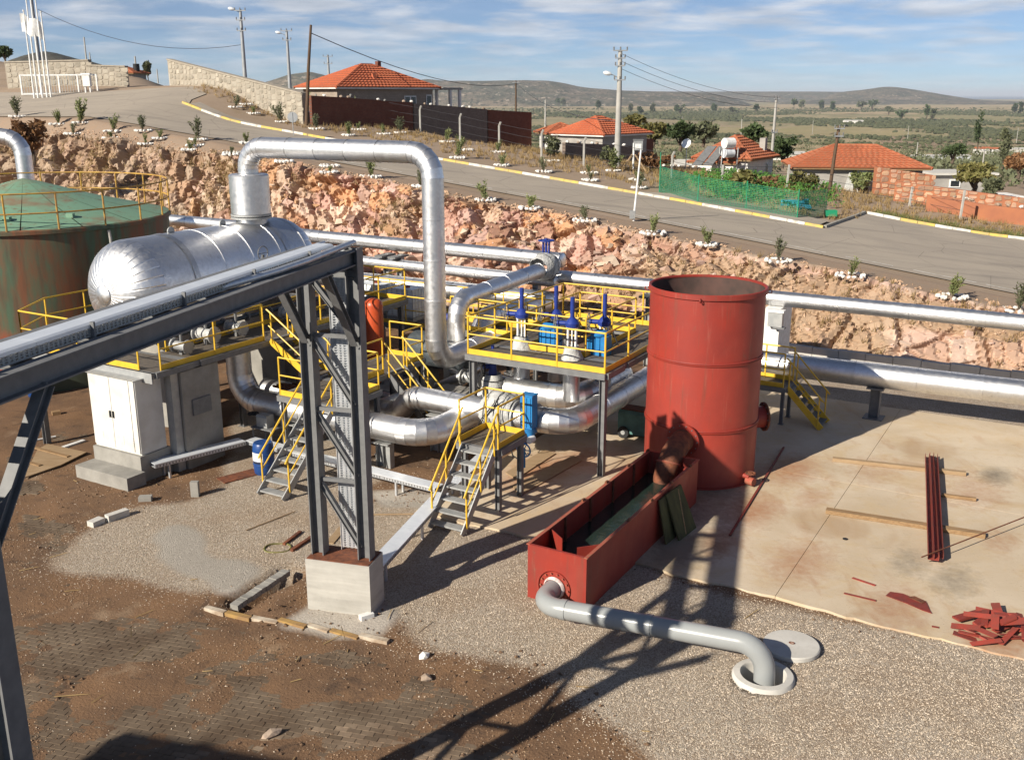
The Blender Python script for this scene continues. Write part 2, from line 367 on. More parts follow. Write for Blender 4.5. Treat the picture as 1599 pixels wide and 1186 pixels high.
def mk_slab():
    t = NT('stained_concrete_slab'); v = t.pos(); n1 = t.noise(v, .35, 7, .6, .4); n2 = t.noise(v, 1.1, 7, .65, .8); n3 = t.noise(v, 9, 6, .7)
    st = t.n('Mapping'); t.L(v, st.inputs['Vector']); st.inputs['Rotation'].default_value = (0, 0, math.radians(22)); st.inputs['Scale'].default_value = (1.5, .5, 1)
    n4 = t.noise(st.outputs[0], 1.0, 6, .65, .3)
    c = t.mix(t.mr(n1, .36, .62), (.58, .485, .365), (.48, .385, .27)); c = t.mix(t.mr(n2, .48, .66, 0, .55), c, (.50, .37, .21)); c = t.mix(t.mr(n4, .56, .76, 0, .6), c, (.36, .20, .105)); c = t.mix(t.mr(t.noise(v, .22, 4, .5, 1.2), .58, .66, 0, .6), c, (.36, .235, .13))
    c = t.mix(t.mr(n2, .33, .24, 0, .5), c, (.58, .56, .52)); c = t.mix(t.mr(n3, .60, .74, 0, .35), c, (.30, .235, .165))
    c = t.mix(t.mr(t.noise(v, 26, 3), .69, .73, 0, .55), c, (.12, .085, .06))
    ru = t.attr('rust', 'Fac'); dk = t.attr('damp', 'Fac'); n6 = t.noise(v, 5, 7, .7, .5)
    c = t.mix(t.mr(t.math('ADD', ru, t.mr(n6, 0, 1, -.45, .45)), .25, .95, 0, .8), c, (.33, .14, .06)); c = t.mix(t.mr(t.math('ADD', dk, t.mr(n6, 0, 1, -.4, .4)), .3, .9, 0, .8), c, (.16, .135, .10))
    ln = t.noise(t.scl(v, (2.2, 14, 1)), 1.0, 5, .7); c = t.mix(t.mr(ln, .62, .70, 0, .5), c, (.23, .17, .12))
    t.bump(t.math('ADD', t.math('MULTIPLY', n2, 2.0), n3), .18, .02)
    return t.fin(c, .82, spec=.25)
M['slab'] = mk_slab()
def mk_yard():
    t = NT('yard_ground'); v = t.pos(); g = t.attr('gravel', 'Fac'); pl = t.attr('pale', 'Fac')
    n1 = t.noise(v, .5, 7, .6); n2 = t.noise(v, 3, 7, .65); n3 = t.noise(v, 20, 5, .65)
    soil = t.mix(t.mr(n1, .34, .66), (.205, .118, .064), (.13, .080, .050)); soil = t.mix(t.mr(n2, .50, .75, 0, .65), soil, (.23, .135, .072)); soil = t.mix(t.mr(n3, .60, .78, 0, .5), soil, (.27, .185, .115)); soil = t.mix(t.mr(t.noise(v, 1.3, 6, .65, .8), .56, .66, 0, .7), soil, (.075, .05, .035)); soil = t.mix(t.mr(t.noise(v, .8, 5, .6), .60, .70, 0, .6), soil, (.30, .215, .14))
    vc = t.vor(v, 34, 'F1', 'Color'); vd = t.vor(v, 34, 'DISTANCE_TO_EDGE'); bw = t.n('RGBToBW'); t.L(vc, bw.inputs[0])
    gr = t.ramp(bw.outputs[0], [(.12, (.36, .285, .21)), (.4, (.47, .385, .295)), (.62, (.55, .465, .37)), (.9, (.66, .58, .48))])
    gr = t.mix(t.mr(vd, 0, .10, .6, 0), gr, (.20, .14, .095)); gr = t.mix(t.mr(n1, .46, .66, 0, .55), gr, (.36, .25, .16))
    pale = t.mix(t.mr(n3, .35, .7), (.50, .46, .40), (.40, .36, .31))
    gf = t.mr(t.math('ADD', g, t.mr(n3, 0, 1, -.28, .28)), .38, .62); c = t.mix(gf, soil, gr)
    c = t.mix(t.mr(t.math('ADD', pl, t.mr(n3, 0, 1, -.2, .2)), .35, .75, 0, .85), c, pale)
    h = t.math('ADD', t.math('MULTIPLY', t.mr(vd, 0, .25), gf), n3)
    t.bump(h, .8, .03)
    return t.fin(c, .92, spec=.2)
M['yard'] = mk_yard()
def mk_peb(name, st):
    t = NT(name); n = t.noise(t.pos(), 26, 1); c = t.ramp(t.mr(n, .25, .75), st); return t.fin(c, .9, spec=.2)
M['pebble'] = mk_peb('gravel_stones', [(.0, (.36, .285, .21)), (.35, (.47, .385, .295)), (.7, (.57, .48, .38)), (1, (.68, .60, .50))])
M['pebble_br'] = mk_peb('brown_gravel_stones', [(.0, (.10, .06, .04)), (.4, (.22, .14, .085)), (.75, (.36, .25, .16)), (1, (.48, .38, .28))])
M['paver'] = mat('grey_brown_paver', (.22, .165, .115), (.13, .09, .06), 1.1, .9, 0, 14, .5, rv=.3, world=True, spec=.2)
M['stone'] = mat('field_stone', (.36, .28, .21), (.25, .19, .15), 4, .9, 0, 9, .6, .04, rv=.25, spec=.2)
def mk_rock():
    t = NT('cut_rock_face'); v = t.pos(); c = t.attr('col'); n = t.noise(v, 2.2, 8, .65, .4); n2 = t.noise(v, 11, 6, .7)
    c = t.mix(t.mr(n, .40, .72, 0, .4), c, (.36, .22, .13)); c = t.mix(t.mr(n2, .58, .78, 0, .4), c, (.26, .165, .11)); c = t.mix(t.mr(n2, .42, .25, 0, .45), c, (.66, .55, .43))
    t.bump(t.noise(v, 22, 5, .7), .3, .02)
    return t.fin(c, .92, spec=.15)
M['rock'] = mk_rock()
M['verge'] = mat('verge_soil', (.29, .215, .155), (.21, .150, .105), .6, .95, 0, 9, .5, .05, world=True, spec=.15)
M['boulder'] = mat('orange_pink_rock', (.46, .29, .18), (.36, .22, .16), 1.7, .92, 0, 7, .8, .06, rv=.3, world=True, spec=.15)
M['rubble'] = mk_peb('rock_rubble', [(.0, (.20, .115, .075)), (.4, (.37, .24, .16)), (.7, (.50, .34, .22)), (1, (.60, .46, .34))])
def mk_asph():
    t = NT('worn_asphalt'); v = t.pos(); n1 = t.noise(v, .25, 7, .6, .6); n2 = t.noise(v, 2.5, 7, .7); n3 = t.noise(v, 40, 3)
    c = t.mix(t.mr(n1, .35, .65), (.385, .33, .265), (.325, .28, .23)); c = t.mix(t.mr(n2, .58, .75, 0, .45), c, (.24, .21, .175)); c = t.mix(t.mr(n3, .4, .7, 0, .3), c, (.37, .33, .28))
    mp = t.n('Mapping'); t.L(v, mp.inputs['Vector']); mp.inputs['Rotation'].default_value = (0, 0, math.radians(30)); mp.inputs['Scale'].default_value = (.06, 1.3, 1); c = t.mix(t.mr(t.noise(mp.outputs[0], 1.0, 5, .6), .52, .68, 0, .45), c, (.18, .16, .14)); c = t.mix(t.mr(t.vor(v, .28, 'DISTANCE_TO_EDGE'), .0, .006, .7, 0), c, (.12, .105, .09)); c = t.mix(t.mr(t.noise(v, .7, 6, .7), .66, .72, 0, .6), c, (.40, .35, .29))
    t.bump(n3, .3, .01); return t.fin(c, .92, spec=.2)
M['asph'] = mk_asph()
M['kerbw'] = mat('white_kerb_paint', (.68, .655, .60), (.40, .365, .31), 2.5, .8, lo=.42, hi=.68, world=True)
M['kerby'] = mat('yellow_kerb_paint', (.60, .44, .11), (.40, .32, .16), 2.5, .8, lo=.42, hi=.68, world=True)
M['kerbw2'] = mat('muddy_white_kerb', (.56, .49, .39), (.30, .22, .15), 4, .8)
M['kerby2'] = mat('muddy_yellow_kerb', (.40, .25, .08), (.25, .15, .07), 4, .8)
M['kerbc'] = mat('bare_kerb_concrete', (.34, .32, .28), (.25, .235, .205), 2, .85)
M['rimstone'] = mat('whitewashed_stone', (.80, .78, .74), (.58, .55, .50), 5, .8)
M['wallstone'] = mat('rubble_masonry_stone', (.37, .335, .275), (.29, .255, .20), 1.2, .9, 0, 8, .6, .04, rv=.22)
M['mortar'] = mat('sandy_mortar', (.36, .32, .26), (.29, .25, .20), 2, .95)
def mk_brick(name, c1, c2, mo, sx):
    t = NT(name); b = t.n('TexBrick'); b.inputs['Color1'].default_value = (*c1, 1); b.inputs['Color2'].default_value = (*c2, 1); b.inputs['Mortar'].default_value = (*mo, 1)
    b.inputs['Scale'].default_value = sx; v = t.obj(); s2 = t.n('SeparateXYZ'); t.L(v, s2.inputs[0]); c2_ = t.n('CombineXYZ'); t.L(t.math('ADD', s2.outputs[0], s2.outputs[1]), c2_.inputs[0]); t.L(s2.outputs[2], c2_.inputs[1]); t.L(c2_.outputs[0], b.inputs['Vector'])
    c = t.mix(t.mr(t.noise(v, 1.5, 6), .4, .7, 0, .6), b.outputs[0], tuple(x * .6 for x in c1)); return t.fin(c, .92, spec=.15)
M['brick'] = mk_brick('red_brown_brick', (.20, .07, .045), (.14, .055, .038), (.12, .09, .075), 2.2)
M['brick_gr'] = mk_brick('grey_block', (.23, .18, .15), (.17, .135, .115), (.13, .105, .09), 2.0)
M['block'] = mk_brick('tan_block', (.34, .285, .235), (.28, .23, .19), (.22, .19, .16), 1.6)
def mk_tile(name, c1, c2, c3):
    t = NT(name); v = t.obj(); n = t.noise(v, .8, 7, .65); n2 = t.noise(v, 7, 4)
    c = t.mix(t.mr(n, .35, .65), c1, c2); c = t.mix(t.mr(n2, .5, .7, 0, .75), c, c3); c = t.mix(t.mr(t.noise(v, 2.3, 6, .7), .6, .75, 0, .5), c, (.20, .10, .07)); return t.fin(c, .88, spec=.15)
M['tile'] = mk_tile('orange_roof_tile', (.50, .150, .072), (.42, .118, .06), (.34, .13, .085))
M['tile_old'] = mk_tile('old_orange_roof_tile', (.45, .145, .072), (.34, .115, .06), (.29, .165, .10))
M['plaster'] = mat('white_plaster', (.74, .72, .69), (.58, .55, .51), 1.2, .85, lo=.45, hi=.75)
M['plaster_g'] = mat('grey_render', (.36, .34, .31), (.27, .255, .235), 1.0, .9)
M['plaster_o'] = mat('terracotta_render', (.40, .155, .075), (.32, .125, .07), 1.0, .9)
M['glass'] = mat('dark_window_glass', (.02, .025, .03), None, rough=.1, spec=.6)
M['pole_c'] = mat('concrete_pole', (.40, .385, .355), (.31, .30, .275), 1.5, .85)
M['pole_m'] = mat('grey_steel_pole', (.34, .355, .37), (.28, .29, .30), 2, .6, .3)
M['wire'] = mat('dark_wire', (.045, .045, .05), None, rough=.6)
M['netg'] = mat('green_garden_net', (.02, .20, .10), (.025, .26, .14), 3, .6)
M['hose'] = mat('blue_folded_net', (.03, .24, .36), (.02, .15, .26), 5, .6)
M['crate'] = mat('green_plastic_crate', (.02, .26, .13), None, rough=.4)
def mk_leaf(name, c1, c2, tr=.25):
    t = NT(name); n = t.noise(t.obj(), 3.1, 3); f = t.mr(t.rnd(), 0, 1, .8, 1.2); cm = t.n('CombineXYZ')
    for i in range(3): t.L(f, cm.inputs[i])
    c = t.mix(1.0, t.mix(t.mr(n, .35, .65), c1, c2), cm.outputs[0], 'MULTIPLY'); t.fin(c, .6, spec=.3)
    tl = t.n('BsdfTranslucent'); t.L(c, tl.inputs[0]); ms = t.n('MixShader'); ms.inputs[0].default_value = tr; t.L(t.p.outputs[0], ms.inputs[1]); t.L(tl.outputs[0], ms.inputs[2]); t.L(ms.outputs[0], t.o.inputs[0]); return t.m
M['leaf_sh'] = mk_leaf('oleander_leaf', (.16, .20, .075), (.25, .26, .11))
M['leaf_dk'] = mk_leaf('dark_leaf', (.055, .085, .035), (.085, .115, .045))
M['leaf_ol'] = mk_leaf('olive_leaf', (.165, .175, .10), (.12, .135, .07))
M['leaf_br'] = mk_leaf('dry_brown_leaf', (.20, .10, .05), (.26, .15, .07))
M['leaf_yg'] = mk_leaf('yellow_green_leaf', (.16, .16, .05), (.21, .18, .07))
M['leaf_br_gr'] = mk_leaf('bright_crop_leaf', (.075, .19, .035), (.11, .24, .05))
M['grass'] = mk_leaf('dry_grass', (.36, .26, .12), (.27, .18, .08))
M['grass_g'] = mk_leaf('green_grass', (.15, .18, .05), (.20, .20, .07))
M['bark'] = mat('grey_bark', (.12, .09, .065), (.08, .06, .045), 6, .95)
M['grove'] = mat('far_olive_grove', (.092, .095, .052), (.06, .07, .038), .02, .95, world=True, rv=0, spec=.1)
def mk_land():
    t = NT('hillside_and_farmland'); v = t.pos(); d = t.attr('far', 'Fac')
    near = t.mix(t.mr(t.noise(v, .18, 7, .6), .35, .65), (.335, .255, .19), (.28, .21, .15)); near = t.mix(t.mr(t.noise(v, 1.2, 6), .55, .78, 0, .5), near, (.22, .17, .095)); near = t.mix(t.mr(t.noise(v, 9, 4), .5, .75, 0, .4), near, (.42, .33, .25))
    mp = t.n('Mapping'); t.L(v, mp.inputs['Vector']); mp.inputs['Scale'].default_value = (.0042, .0017, 1); mp.inputs['Rotation'].default_value = (0, 0, .25)
    cell = t.vor(mp.outputs[0], 1.0, 'F1', 'Color'); bw = t.n('RGBToBW'); t.L(cell, bw.inputs[0])
    fld = t.ramp(bw.outputs[0], [(.15, (.38, .30, .185)), (.38, (.26, .235, .12)), (.52, (.42, .33, .21)), (.66, (.17, .175, .085)), (.85, (.33, .255, .165))])
    fld = t.mix(t.mr(t.noise(v, .012, 7, .65), .40, .62, 0, .5), fld, (.25, .20, .11)); fld = t.mix(t.mr(t.noise(v, .05, 5), .6, .7, 0, .7), fld, (.10, .10, .05))
    return t.fin(t.mix(d, near, fld), .95, spec=.1)
M['land'] = mk_land()
def mk_hill(name, c1, c2, cl):
    t = NT(name); v = t.pos(); n = t.noise(t.scl(v, (1, 1, 4)), .006, 8, .7); n2 = t.noise(t.scl(v, (1, .6, 2)), .02, 7, .75)
    c = t.mix(t.mr(n, .44, .56), c1, c2); c = t.mix(t.mr(n2, .575, .63), c, cl); c = t.mix(t.mr(t.noise(t.scl(v, (1, .5, 1)), .05, 5, .7), .52, .58), c, tuple(x * .55 for x in c1)); return t.fin(c, .95, spec=.1)
M['hill_dk'] = mk_hill('dark_scrub_hill', (.085, .075, .058), (.06, .06, .048), (.10, .085, .06))
M['hill_md'] = mk_hill('scrub_hill', (.085, .085, .058), (.175, .14, .10), (.46, .38, .30))
M['sea'] = mat('sea_water', (.02, .045, .075), (.03, .06, .095), .0006, .35, world=True)
def mk_water():
    t = NT('dark_green_water'); v = t.obj(); t.bump(t.noise(t.scl(v, (2, 7, 1)), 2.2, 4), .25, .03); return t.fin((.018, .032, .026), .06, 0, .5)
M['water'] = mk_water()
M['pvc'] = mat('grey_plastic_pipe', (.30, .315, .315), (.27, .28, .28), 1.5, .28)
M['sealant'] = mat('white_sealant', (.75, .74, .72), (.5, .3, .26), 9, .7)
M['lamp'] = mat('pale_lamp_housing', (.68, .70, .72), None, rough=.35)
M['label'] = mat('white_paper_label', (.75, .74, .72), (.55, .54, .52), 30, .6)
# ------------------------------------------------------------------ terrain
def zroad(a): return np.interp(a, [-140, -90, -75, -66, -61.7, -58.5, -54, -50, -40, -30, -21, -10, -2, 15, 40], [9.2, 9.0, 8.9, 8.9, 8.8, 8.3, 7.7, 7.25, 6.05, 4.95, 3.95, 2.6, 1.6, .4, -.8])
def Hab(a, b):
    a = np.asarray(a, float); b = np.asarray(b, float)
    X = a * .8660254 + b * .5; Y = -a * .5 + b * .8660254
    c = .15 * sst(-a, 55, 66)
    up = zroad(a) + c * np.clip(b - 50, -6, 12)
    r = np.hypot(X, Y); u = X / np.maximum(Y, 1.0)
    zR = np.interp(r, [0, 60, 90, 250, 500, 1000, 1700, 3000], [3, 3, 1.6, -7, -18, -36, -52, -55])
    zL = np.interp(r, [60, 90, 140, 200, 330, 700, 1700, 3000], [9.5, 10.2, 12.3, 12.8, 6, -30, -52, -55])
    wl = sst(-u, .20, .37); zl2 = zL + 3.0 * sst(-u, .40, .52) * sst(r, 90, 140) * (r < 700)
    far = zR * (1 - wl) + zl2 * wl
    wf = sst(b, 66, 100)
    z = up * (1 - wf) + far * wf
    z = z + (fbm(a * .35, b * .35, 3, 3) - .5) * .35 * sst(b, 57, 66) + (fbm(X * .012, Y * .012, 9, 4) - .5) * np.clip((r - 150) * .02, 0, 9)
    return z
def Hv(a, b): return Hab(a, b) - 1.05 * sst(-np.asarray(a, float), 43, 52) * (1 - sst(np.asarray(b, float), 44.0, 47.2))      # the verge dips towards the bank edge at the left
def HXY(X, Y):
    return Hab(X * .8660254 - Y * .5, X * .5 + Y * .8660254)
HT = np.concatenate((np.arange(44, 130, .06), np.geomspace(130, 7000, 2600)))
def hit(x, y):           # where a photograph pixel meets the hillside
    d = ray(x, y); P = d[None] * HT[:, None]; b_ = np.nonzero(CAMH + P[:, 2] <= HXY(P[:, 0], P[:, 1]))[0]
    P = P[b_[0] if len(b_) else -1]; return (P[0], P[1], float(HXY(P[0], P[1])))
def inpoly(x, y, P):
    ins = np.zeros(np.shape(x), bool); n = len(P)
    for i in range(n):
        x0, y0 = P[i]; x1, y1 = P[(i + 1) % n]
        c = (y0 > y) != (y1 > y)
        ins ^= c & (x < (x1 - x0) * (y - y0) / ((y1 - y0) if y1 != y0 else 1e-9) + x0)
    return ins
def soft(X, Y, polys, ns=.9, sc=.55, k=5):    # polygon test with a wandering border
    wx = X + (fbm(X * sc, Y * sc, k) - .5) * 2 * ns; wy = Y + (fbm(X * sc + 31, Y * sc, k + 3) - .5) * 2 * ns
    m = np.zeros(X.shape)
    for P in polys: m = np.maximum(m, inpoly(wx, wy, P).astype(float))
    return m
G2 = lambda pts: [gp(x, y)[:2] for x, y in pts]
GRAVEL = [G2([(215, 800), (330, 765), (460, 770), (640, 790), (760, 790), (900, 850), (1000, 880), (1250, 935), (1520, 1000), (1800, 1050), (1900, 1400), (1150, 1300), (960, 1150), (860, 1070), (700, 1010), (620, 985), (590, 950), (470, 900), (400, 925), (330, 935), (190, 905), (140, 860)]),
          G2([(380, 640), (480, 640), (560, 700), (600, 740), (560, 800), (380, 800), (330, 720)]), G2([(1100, 545), (1800, 620), (1850, 760), (1330, 640), (1100, 600)])]
_ = 0
PALE = [G2([(226, 842), (290, 806), (325, 840), (335, 868), (405, 892), (372, 936), (290, 905)]), G2([(430, 985), (490, 920), (640, 955), (600, 1000)]), G2([(560, 760), (690, 770), (700, 800), (590, 790)])]
SLABAB = (-13.6, 26.0, 18.9, 33.6)
gx = np.arange(-36, 36.01, .17); gy = np.arange(6, 62.01, .17)
X, Y = np.meshgrid(gx, gy, indexing='ij')
A = X * .8660254 - Y * .5; B = X * .5 + Y * .8660254
GR = soft(X, Y, GRAVEL, 1.3, .5); GRs = GR.copy()
for _ in range(22): GRs[1:-1, 1:-1] = (GRs[1:-1, 1:-1] * 2 + GRs[:-2, 1:-1] + GRs[2:, 1:-1] + GRs[1:-1, :-2] + GRs[1:-1, 2:]) / 6
PL_ = soft(X, Y, PALE, .35, 1.2, 11)
for _ in range(4): PL_[1:-1, 1:-1] = (PL_[1:-1, 1:-1] * 2 + PL_[:-2, 1:-1] + PL_[2:, 1:-1] + PL_[1:-1, :-2] + PL_[1:-1, 2:]) / 6
Z = (fbm(X * .9, Y * .9, 21, 5) - .5) * .11 * (1 - GRs) + (fbm(X * 3, Y * 3, 25, 3) - .5) * .03 + GRs * .015 + PL_ * .02
TR = np.array(gp(418, 915)); tr = np.array(rotz((1, 0, 0), math.radians(60)))        # shallow trench dug beside the plinth
du = (X - TR[0]) * tr[0] + (Y - TR[1]) * tr[1]; dv = -(X - TR[0]) * tr[1] + (Y - TR[1]) * tr[0]
Z -= .38 * sst(-np.abs(dv + (fbm(X * 2, Y * 2, 4) - .5) * .3), -.42, -.1) * sst(-np.abs(du), -1.1, -.7)
Z += .10 * np.exp(-((dv + .75) / .25) ** 2) * sst(-np.abs(du), -1.2, -.6)
MH = np.array(gp(1192, 1058)); Z = np.where(np.hypot(X - MH[0], Y - MH[1]) < .45, -.9, Z)
Z = np.where(B > 41, -1.5, Z); Z = np.where((A > SLABAB[0] + .2) & (A < SLABAB[1] - .2) & (B > SLABAB[2] + .2) & (B < SLABAB[3] - .2), -.08, Z)
me = fastmesh('yard_ground', np.stack((X, Y, Z), -1).reshape(-1, 3), grid_faces(len(gx), len(gy)), M['yard'], 4, {'gravel': GRs.ravel(), 'pale': PL_.ravel()})
me.polygons.foreach_set('use_smooth', [True] * len(me.polygons))
link('yard_ground', me, kind='structure', label='brown muddy yard ground with grey gravel patches')
def zyard(x, y):
    i = min(max(int(round((x + 36) / .17)), 0), len(gx) - 1); j = min(max(int(round((y - 6) / .17)), 0), len(gy) - 1); return float(Z[i, j])

# loose gravel and stones as real pieces
RN = np.random.default_rng(5)
OCT = np.array([(1, 0, 0), (-1, 0, 0), (0, 1, 0), (0, -1, 0), (0, 0, 1), (0, 0, -1)], float)
OCF = np.array([(0, 2, 4), (2, 1, 4), (1, 3, 4), (3, 0, 4), (2, 0, 5), (1, 2, 5), (3, 1, 5), (0, 3, 5)])
def scatter(name, pts, z, smin, smax, matl, label, cat, rng, flat=.7, parent=None):
    n = len(pts); s = rng.uniform(smin, smax, (n, 1, 1)) * rng.uniform(.6, 1.3, (n, 1, 3)) * (1, 1, flat)
    V = OCT[None] * s * (1 + rng.uniform(-.3, .3, (n, 6, 1))); th = rng.uniform(0, 6.28, n); c, si = np.cos(th)[:, None], np.sin(th)[:, None]
    tl = rng.uniform(-.5, .5, (n, 1)); Vz = V[..., 2] + V[..., 0] * tl
    V = np.stack((V[..., 0] * c - V[..., 1] * si, V[..., 0] * si + V[..., 1] * c, Vz), -1) + np.stack((pts[:, 0], pts[:, 1], z), -1)[:, None]
    Fc = (OCF[None] + (np.arange(n) * 6)[:, None, None]).reshape(-1, 3)
    me = fastmesh(name, V.reshape(-1, 3), Fc, matl, 3); return link(name, me, parent, kind='stuff', label=label, cat=cat)
def zlook(P):
    i = np.clip(np.round((P[:, 0] + 36) / .17).astype(int), 0, len(gx) - 1); j = np.clip(np.round((P[:, 1] - 6) / .17).astype(int), 0, len(gy) - 1)
    return i, j
P = np.column_stack((RN.uniform(-13, 16, 330000), RN.uniform(12.5, 27, 330000))); i, j = zlook(P)
keep = (np.abs(P[:, 0]) < P[:, 1] * .55 + .6) & (Z[i, j] > -.06) & (RN.random(len(P)) < GRs[i, j] * np.clip(27 - P[:, 1], 0, 14) / 14 + .02) & (PL_[i, j] < .5)
P = P[keep][:110000]; i, j = zlook(P)
scatter('gravel', P, Z[i, j] + .003, .007, .017, M['pebble'], 'loose pale grey gravel spread between the concrete slab and the muddy paving', 'gravel', RN)
P = np.column_stack((RN.uniform(-13, 10, 60000), RN.uniform(12.5, 26, 60000))); i, j = zlook(P)
cl = fbm(P[:, 0] * .8, P[:, 1] * .8, 40, 4)
keep = (np.abs(P[:, 0]) < P[:, 1] * .55 + .6) & (Z[i, j] > -.06) & (GRs[i, j] < .6) & (RN.random(len(P)) < sst(cl, .42, .62) * .9)
P = P[keep][:7500]; i, j = zlook(P)
scatter('scattered_pebbles', P, Z[i, j] + .004, .007, .02, M['pebble_br'], 'brown pebbles scattered over the muddy paving in front', 'pebbles', RN)

# interlocking pavers, showing where the mud is thin
PV = bpy.data.meshes.new('paver')
def paver_mesh():
    b = MB(); l, h, k = .1145, .0565, .006
    P = [(-l, -h), (-l * .35, -h), (-l * .1, -h - k), (l * .6, -h - k), (l, -h), (l, h), (l * .35, h), (l * .1, h - k), (-l * .6, h - k), (-l, h)]
    Q = [(x * .93, y * .9) for x, y in P]; n = len(P)
    V = [(x, y, -.06) for x, y in P] + [(x, y, -.006) for x, y in P] + [(x, y, 0) for x, y in Q]
    b.add(V, [(i, (i + 1) % n, n + (i + 1) % n, n + i) for i in range(n)] + [(n + i, n + (i + 1) % n, 2 * n + (i + 1) % n, 2 * n + i) for i in range(n)] + [tuple(range(2 * n, 3 * n))])
    return b
pvb = paver_mesh(); PV = pvb.mesh('paver'); PV.materials.append(M['paver'])
pave = thing('paving', 'grey interlocking pavers showing through the mud', None); pave['kind'] = 'structure'
PAVE = [G2([(-60, 985), (250, 960), (560, 1020), (760, 1100), (900, 1300), (-60, 1300)]), G2([(30, 800), (120, 820), (150, 900), (60, 930)]), G2([(20, 640), (130, 610), (135, 700), (60, 770), (10, 770)])]
cand = []
e1g = np.array(rotz((1, 0, 0), RG)); e2g = np.array(rotz((0, 1, 0), RG))
for bi in range(60, 260):
    for ai in range(-90, 30):
        a_ = ai * .232 + (bi % 2) * .116; b_ = bi * .115; x, y = (e1g * a_ + e2g * b_)[:2]
        if abs(x) < y * .56 + .5 and 12.6 < y < 31: cand.append((x, y))
cand = np.array(cand); ok = np.zeros(len(cand), bool)
for Pg in PAVE: ok |= inpoly(cand[:, 0], cand[:, 1], Pg)
i, j = zlook(cand); vis = Z[i, j]
ok &= (vis < .012) & (GRs[i, j] < .7); cand = cand[ok]; order = np.argsort(np.hypot(cand[:, 0], cand[:, 1])); cand = cand[order]
pr = random.Random(3)
for x, y in cand[:300]:
    o = bpy.data.objects.new('paver', PV); COL.objects.link(o); o.parent = pave; o.location = (x, y, pr.uniform(-.004, .006)); o.rotation_euler = (pr.uniform(-.02, .02), pr.uniform(-.02, .02), RG + pr.uniform(-.03, .03))
rest = cand[300:]; vb = np.vstack(pvb.v); c_, s_ = math.cos(RG), math.sin(RG); mb = MB()
for x, y in rest:
    z = pr.uniform(-.004, .006); mb.add(np.column_stack((vb[:, 0] * c_ - vb[:, 1] * s_ + x, vb[:, 0] * s_ + vb[:, 1] * c_ + y, vb[:, 2] + z)), pvb.f)
if len(rest): mb.build('pavers_farther_off', M['paver'], pave, kind='stuff')

# concrete slab in cast bays
slab = thing('concrete_slab', 'stained pale concrete slab around the red cylinder', None, (0, 0, 0), RP); slab['kind'] = 'structure'
asp = [-13.6, -9.2, -4.6, .2, 5.2, 10.4, 16, 26]; bsp = [18.9, 26.0, 33.6]
RUST = [(1175, 800, 1.0, .5), (1180, 745, .9, .35), (1235, 735, 1.2, .5), (1270, 780, .8, .35), (1525, 770, 1.3, .35), (1560, 850, .8, .3), (1500, 745, .7, .3), (1400, 950, 1.0, .4), (1250, 880, 1.2, .4), (1120, 850, .8, .5), (840, 740, 1.4, .6), (900, 720, 1.0, .5), (1370, 735, 1.4, .3), (1090, 770, .9, .4), (1560, 1000, 1.0, .5)]
DAMP = [(1085, 800, 1.6, .5), (1060, 860, 1.2, .6), (1110, 770, 1.4, .5), (1420, 880, .8, .4), (1490, 910, .9, .4), (1555, 745, .7, .5), (1010, 880, 1.2, .4)]
def blobs(A0, B0, L):
    m = np.zeros(A0.shape)
    for x, y, r, st in L:
        c = ab(gp(x, y)); m = np.maximum(m, st * 1.7 * np.exp(-(((A0 - c[0]) / (r * .75)) ** 2 + ((B0 - c[1]) / (r * 1.35)) ** 2)))
    return m
for i in range(len(asp) - 1):
    for j in range(2):
        g = .006; x0, x1, y0, y1 = asp[i] + g, asp[i + 1] - g, bsp[j] + g, bsp[j + 1] - g; nx, ny = 34, 52; XX, YY = np.meshgrid(np.linspace(x0, x1, nx), np.linspace(y0, y1, ny), indexing='ij')
        if j == 0: YY[:, 0] += (fbm(XX[:, 0] * .9, YY[:, 0], 8) - .5) * .3 - .15; YY[:, 0] += (fbm(XX[:, 0] * 5, YY[:, 0], 8) - .5) * .12
        V = np.stack((XX, YY, .055 + (fbm(XX * .5, YY * .5, 2) - .5) * .012), -1).reshape(-1, 3); Fq = grid_faces(nx, ny)
        ed = [i_ * ny for i_ in range(nx)] + [(nx - 1) * ny + k for k in range(1, ny)] + [i_ * ny + ny - 1 for i_ in range(nx - 2, -1, -1)] + [k for k in range(ny - 2, 0, -1)]
        lo = V[ed].copy(); lo[:, 2] = -.2; n = len(ed); N0 = len(V); F2 = np.array([(ed[k], N0 + k, N0 + (k + 1) % n, ed[(k + 1) % n]) for k in range(n)]); V = np.vstack((V, lo))
        me = fastmesh('slab_panel', V, np.vstack((Fq, F2)), M['slab'], 4, {'rust': blobs(V[:, 0], V[:, 1], RUST), 'damp': blobs(V[:, 0], V[:, 1], DAMP)}); link('slab_panel', me, slab)

# cut rock bank below the road
aa = np.concatenate((np.arange(-112, -72, .3), np.arange(-72, 8, .085), np.arange(8, 30, .3))); ss = np.concatenate((np.linspace(0, 1, 74), np.linspace(1.03, 1.5, 14)))
Ag, Sg = np.meshgrid(aa, ss, indexing='ij')
crest = 44.5 + (fbm(aa * .22, aa * 0 + 3, 31, 3)[:, None] - .5) * 1.6; toe = 39.75 + (fbm(aa * .3, aa * 0 + 8, 33, 3)[:, None] - .5) * .8
Bg = np.where(Sg <= 1, toe + (crest - toe) * Sg, crest + (47.3 - crest) * (Sg - 1) / .5)
zc = Hv(Ag, crest + 0 * Ag)
prof_ = np.where(Sg <= 1, .98 * (Sg ** .82), .98 + .02 * sst(Sg, 1, 1.12)); Zg = zc * prof_
Zg = np.where(Sg >= 1.02, Hv(Ag, Bg) + .03 - .5 * np.clip(Sg - 1.40, 0, 1), Zg)
hgt = np.clip(zc / 4.0, .35, 1.2)
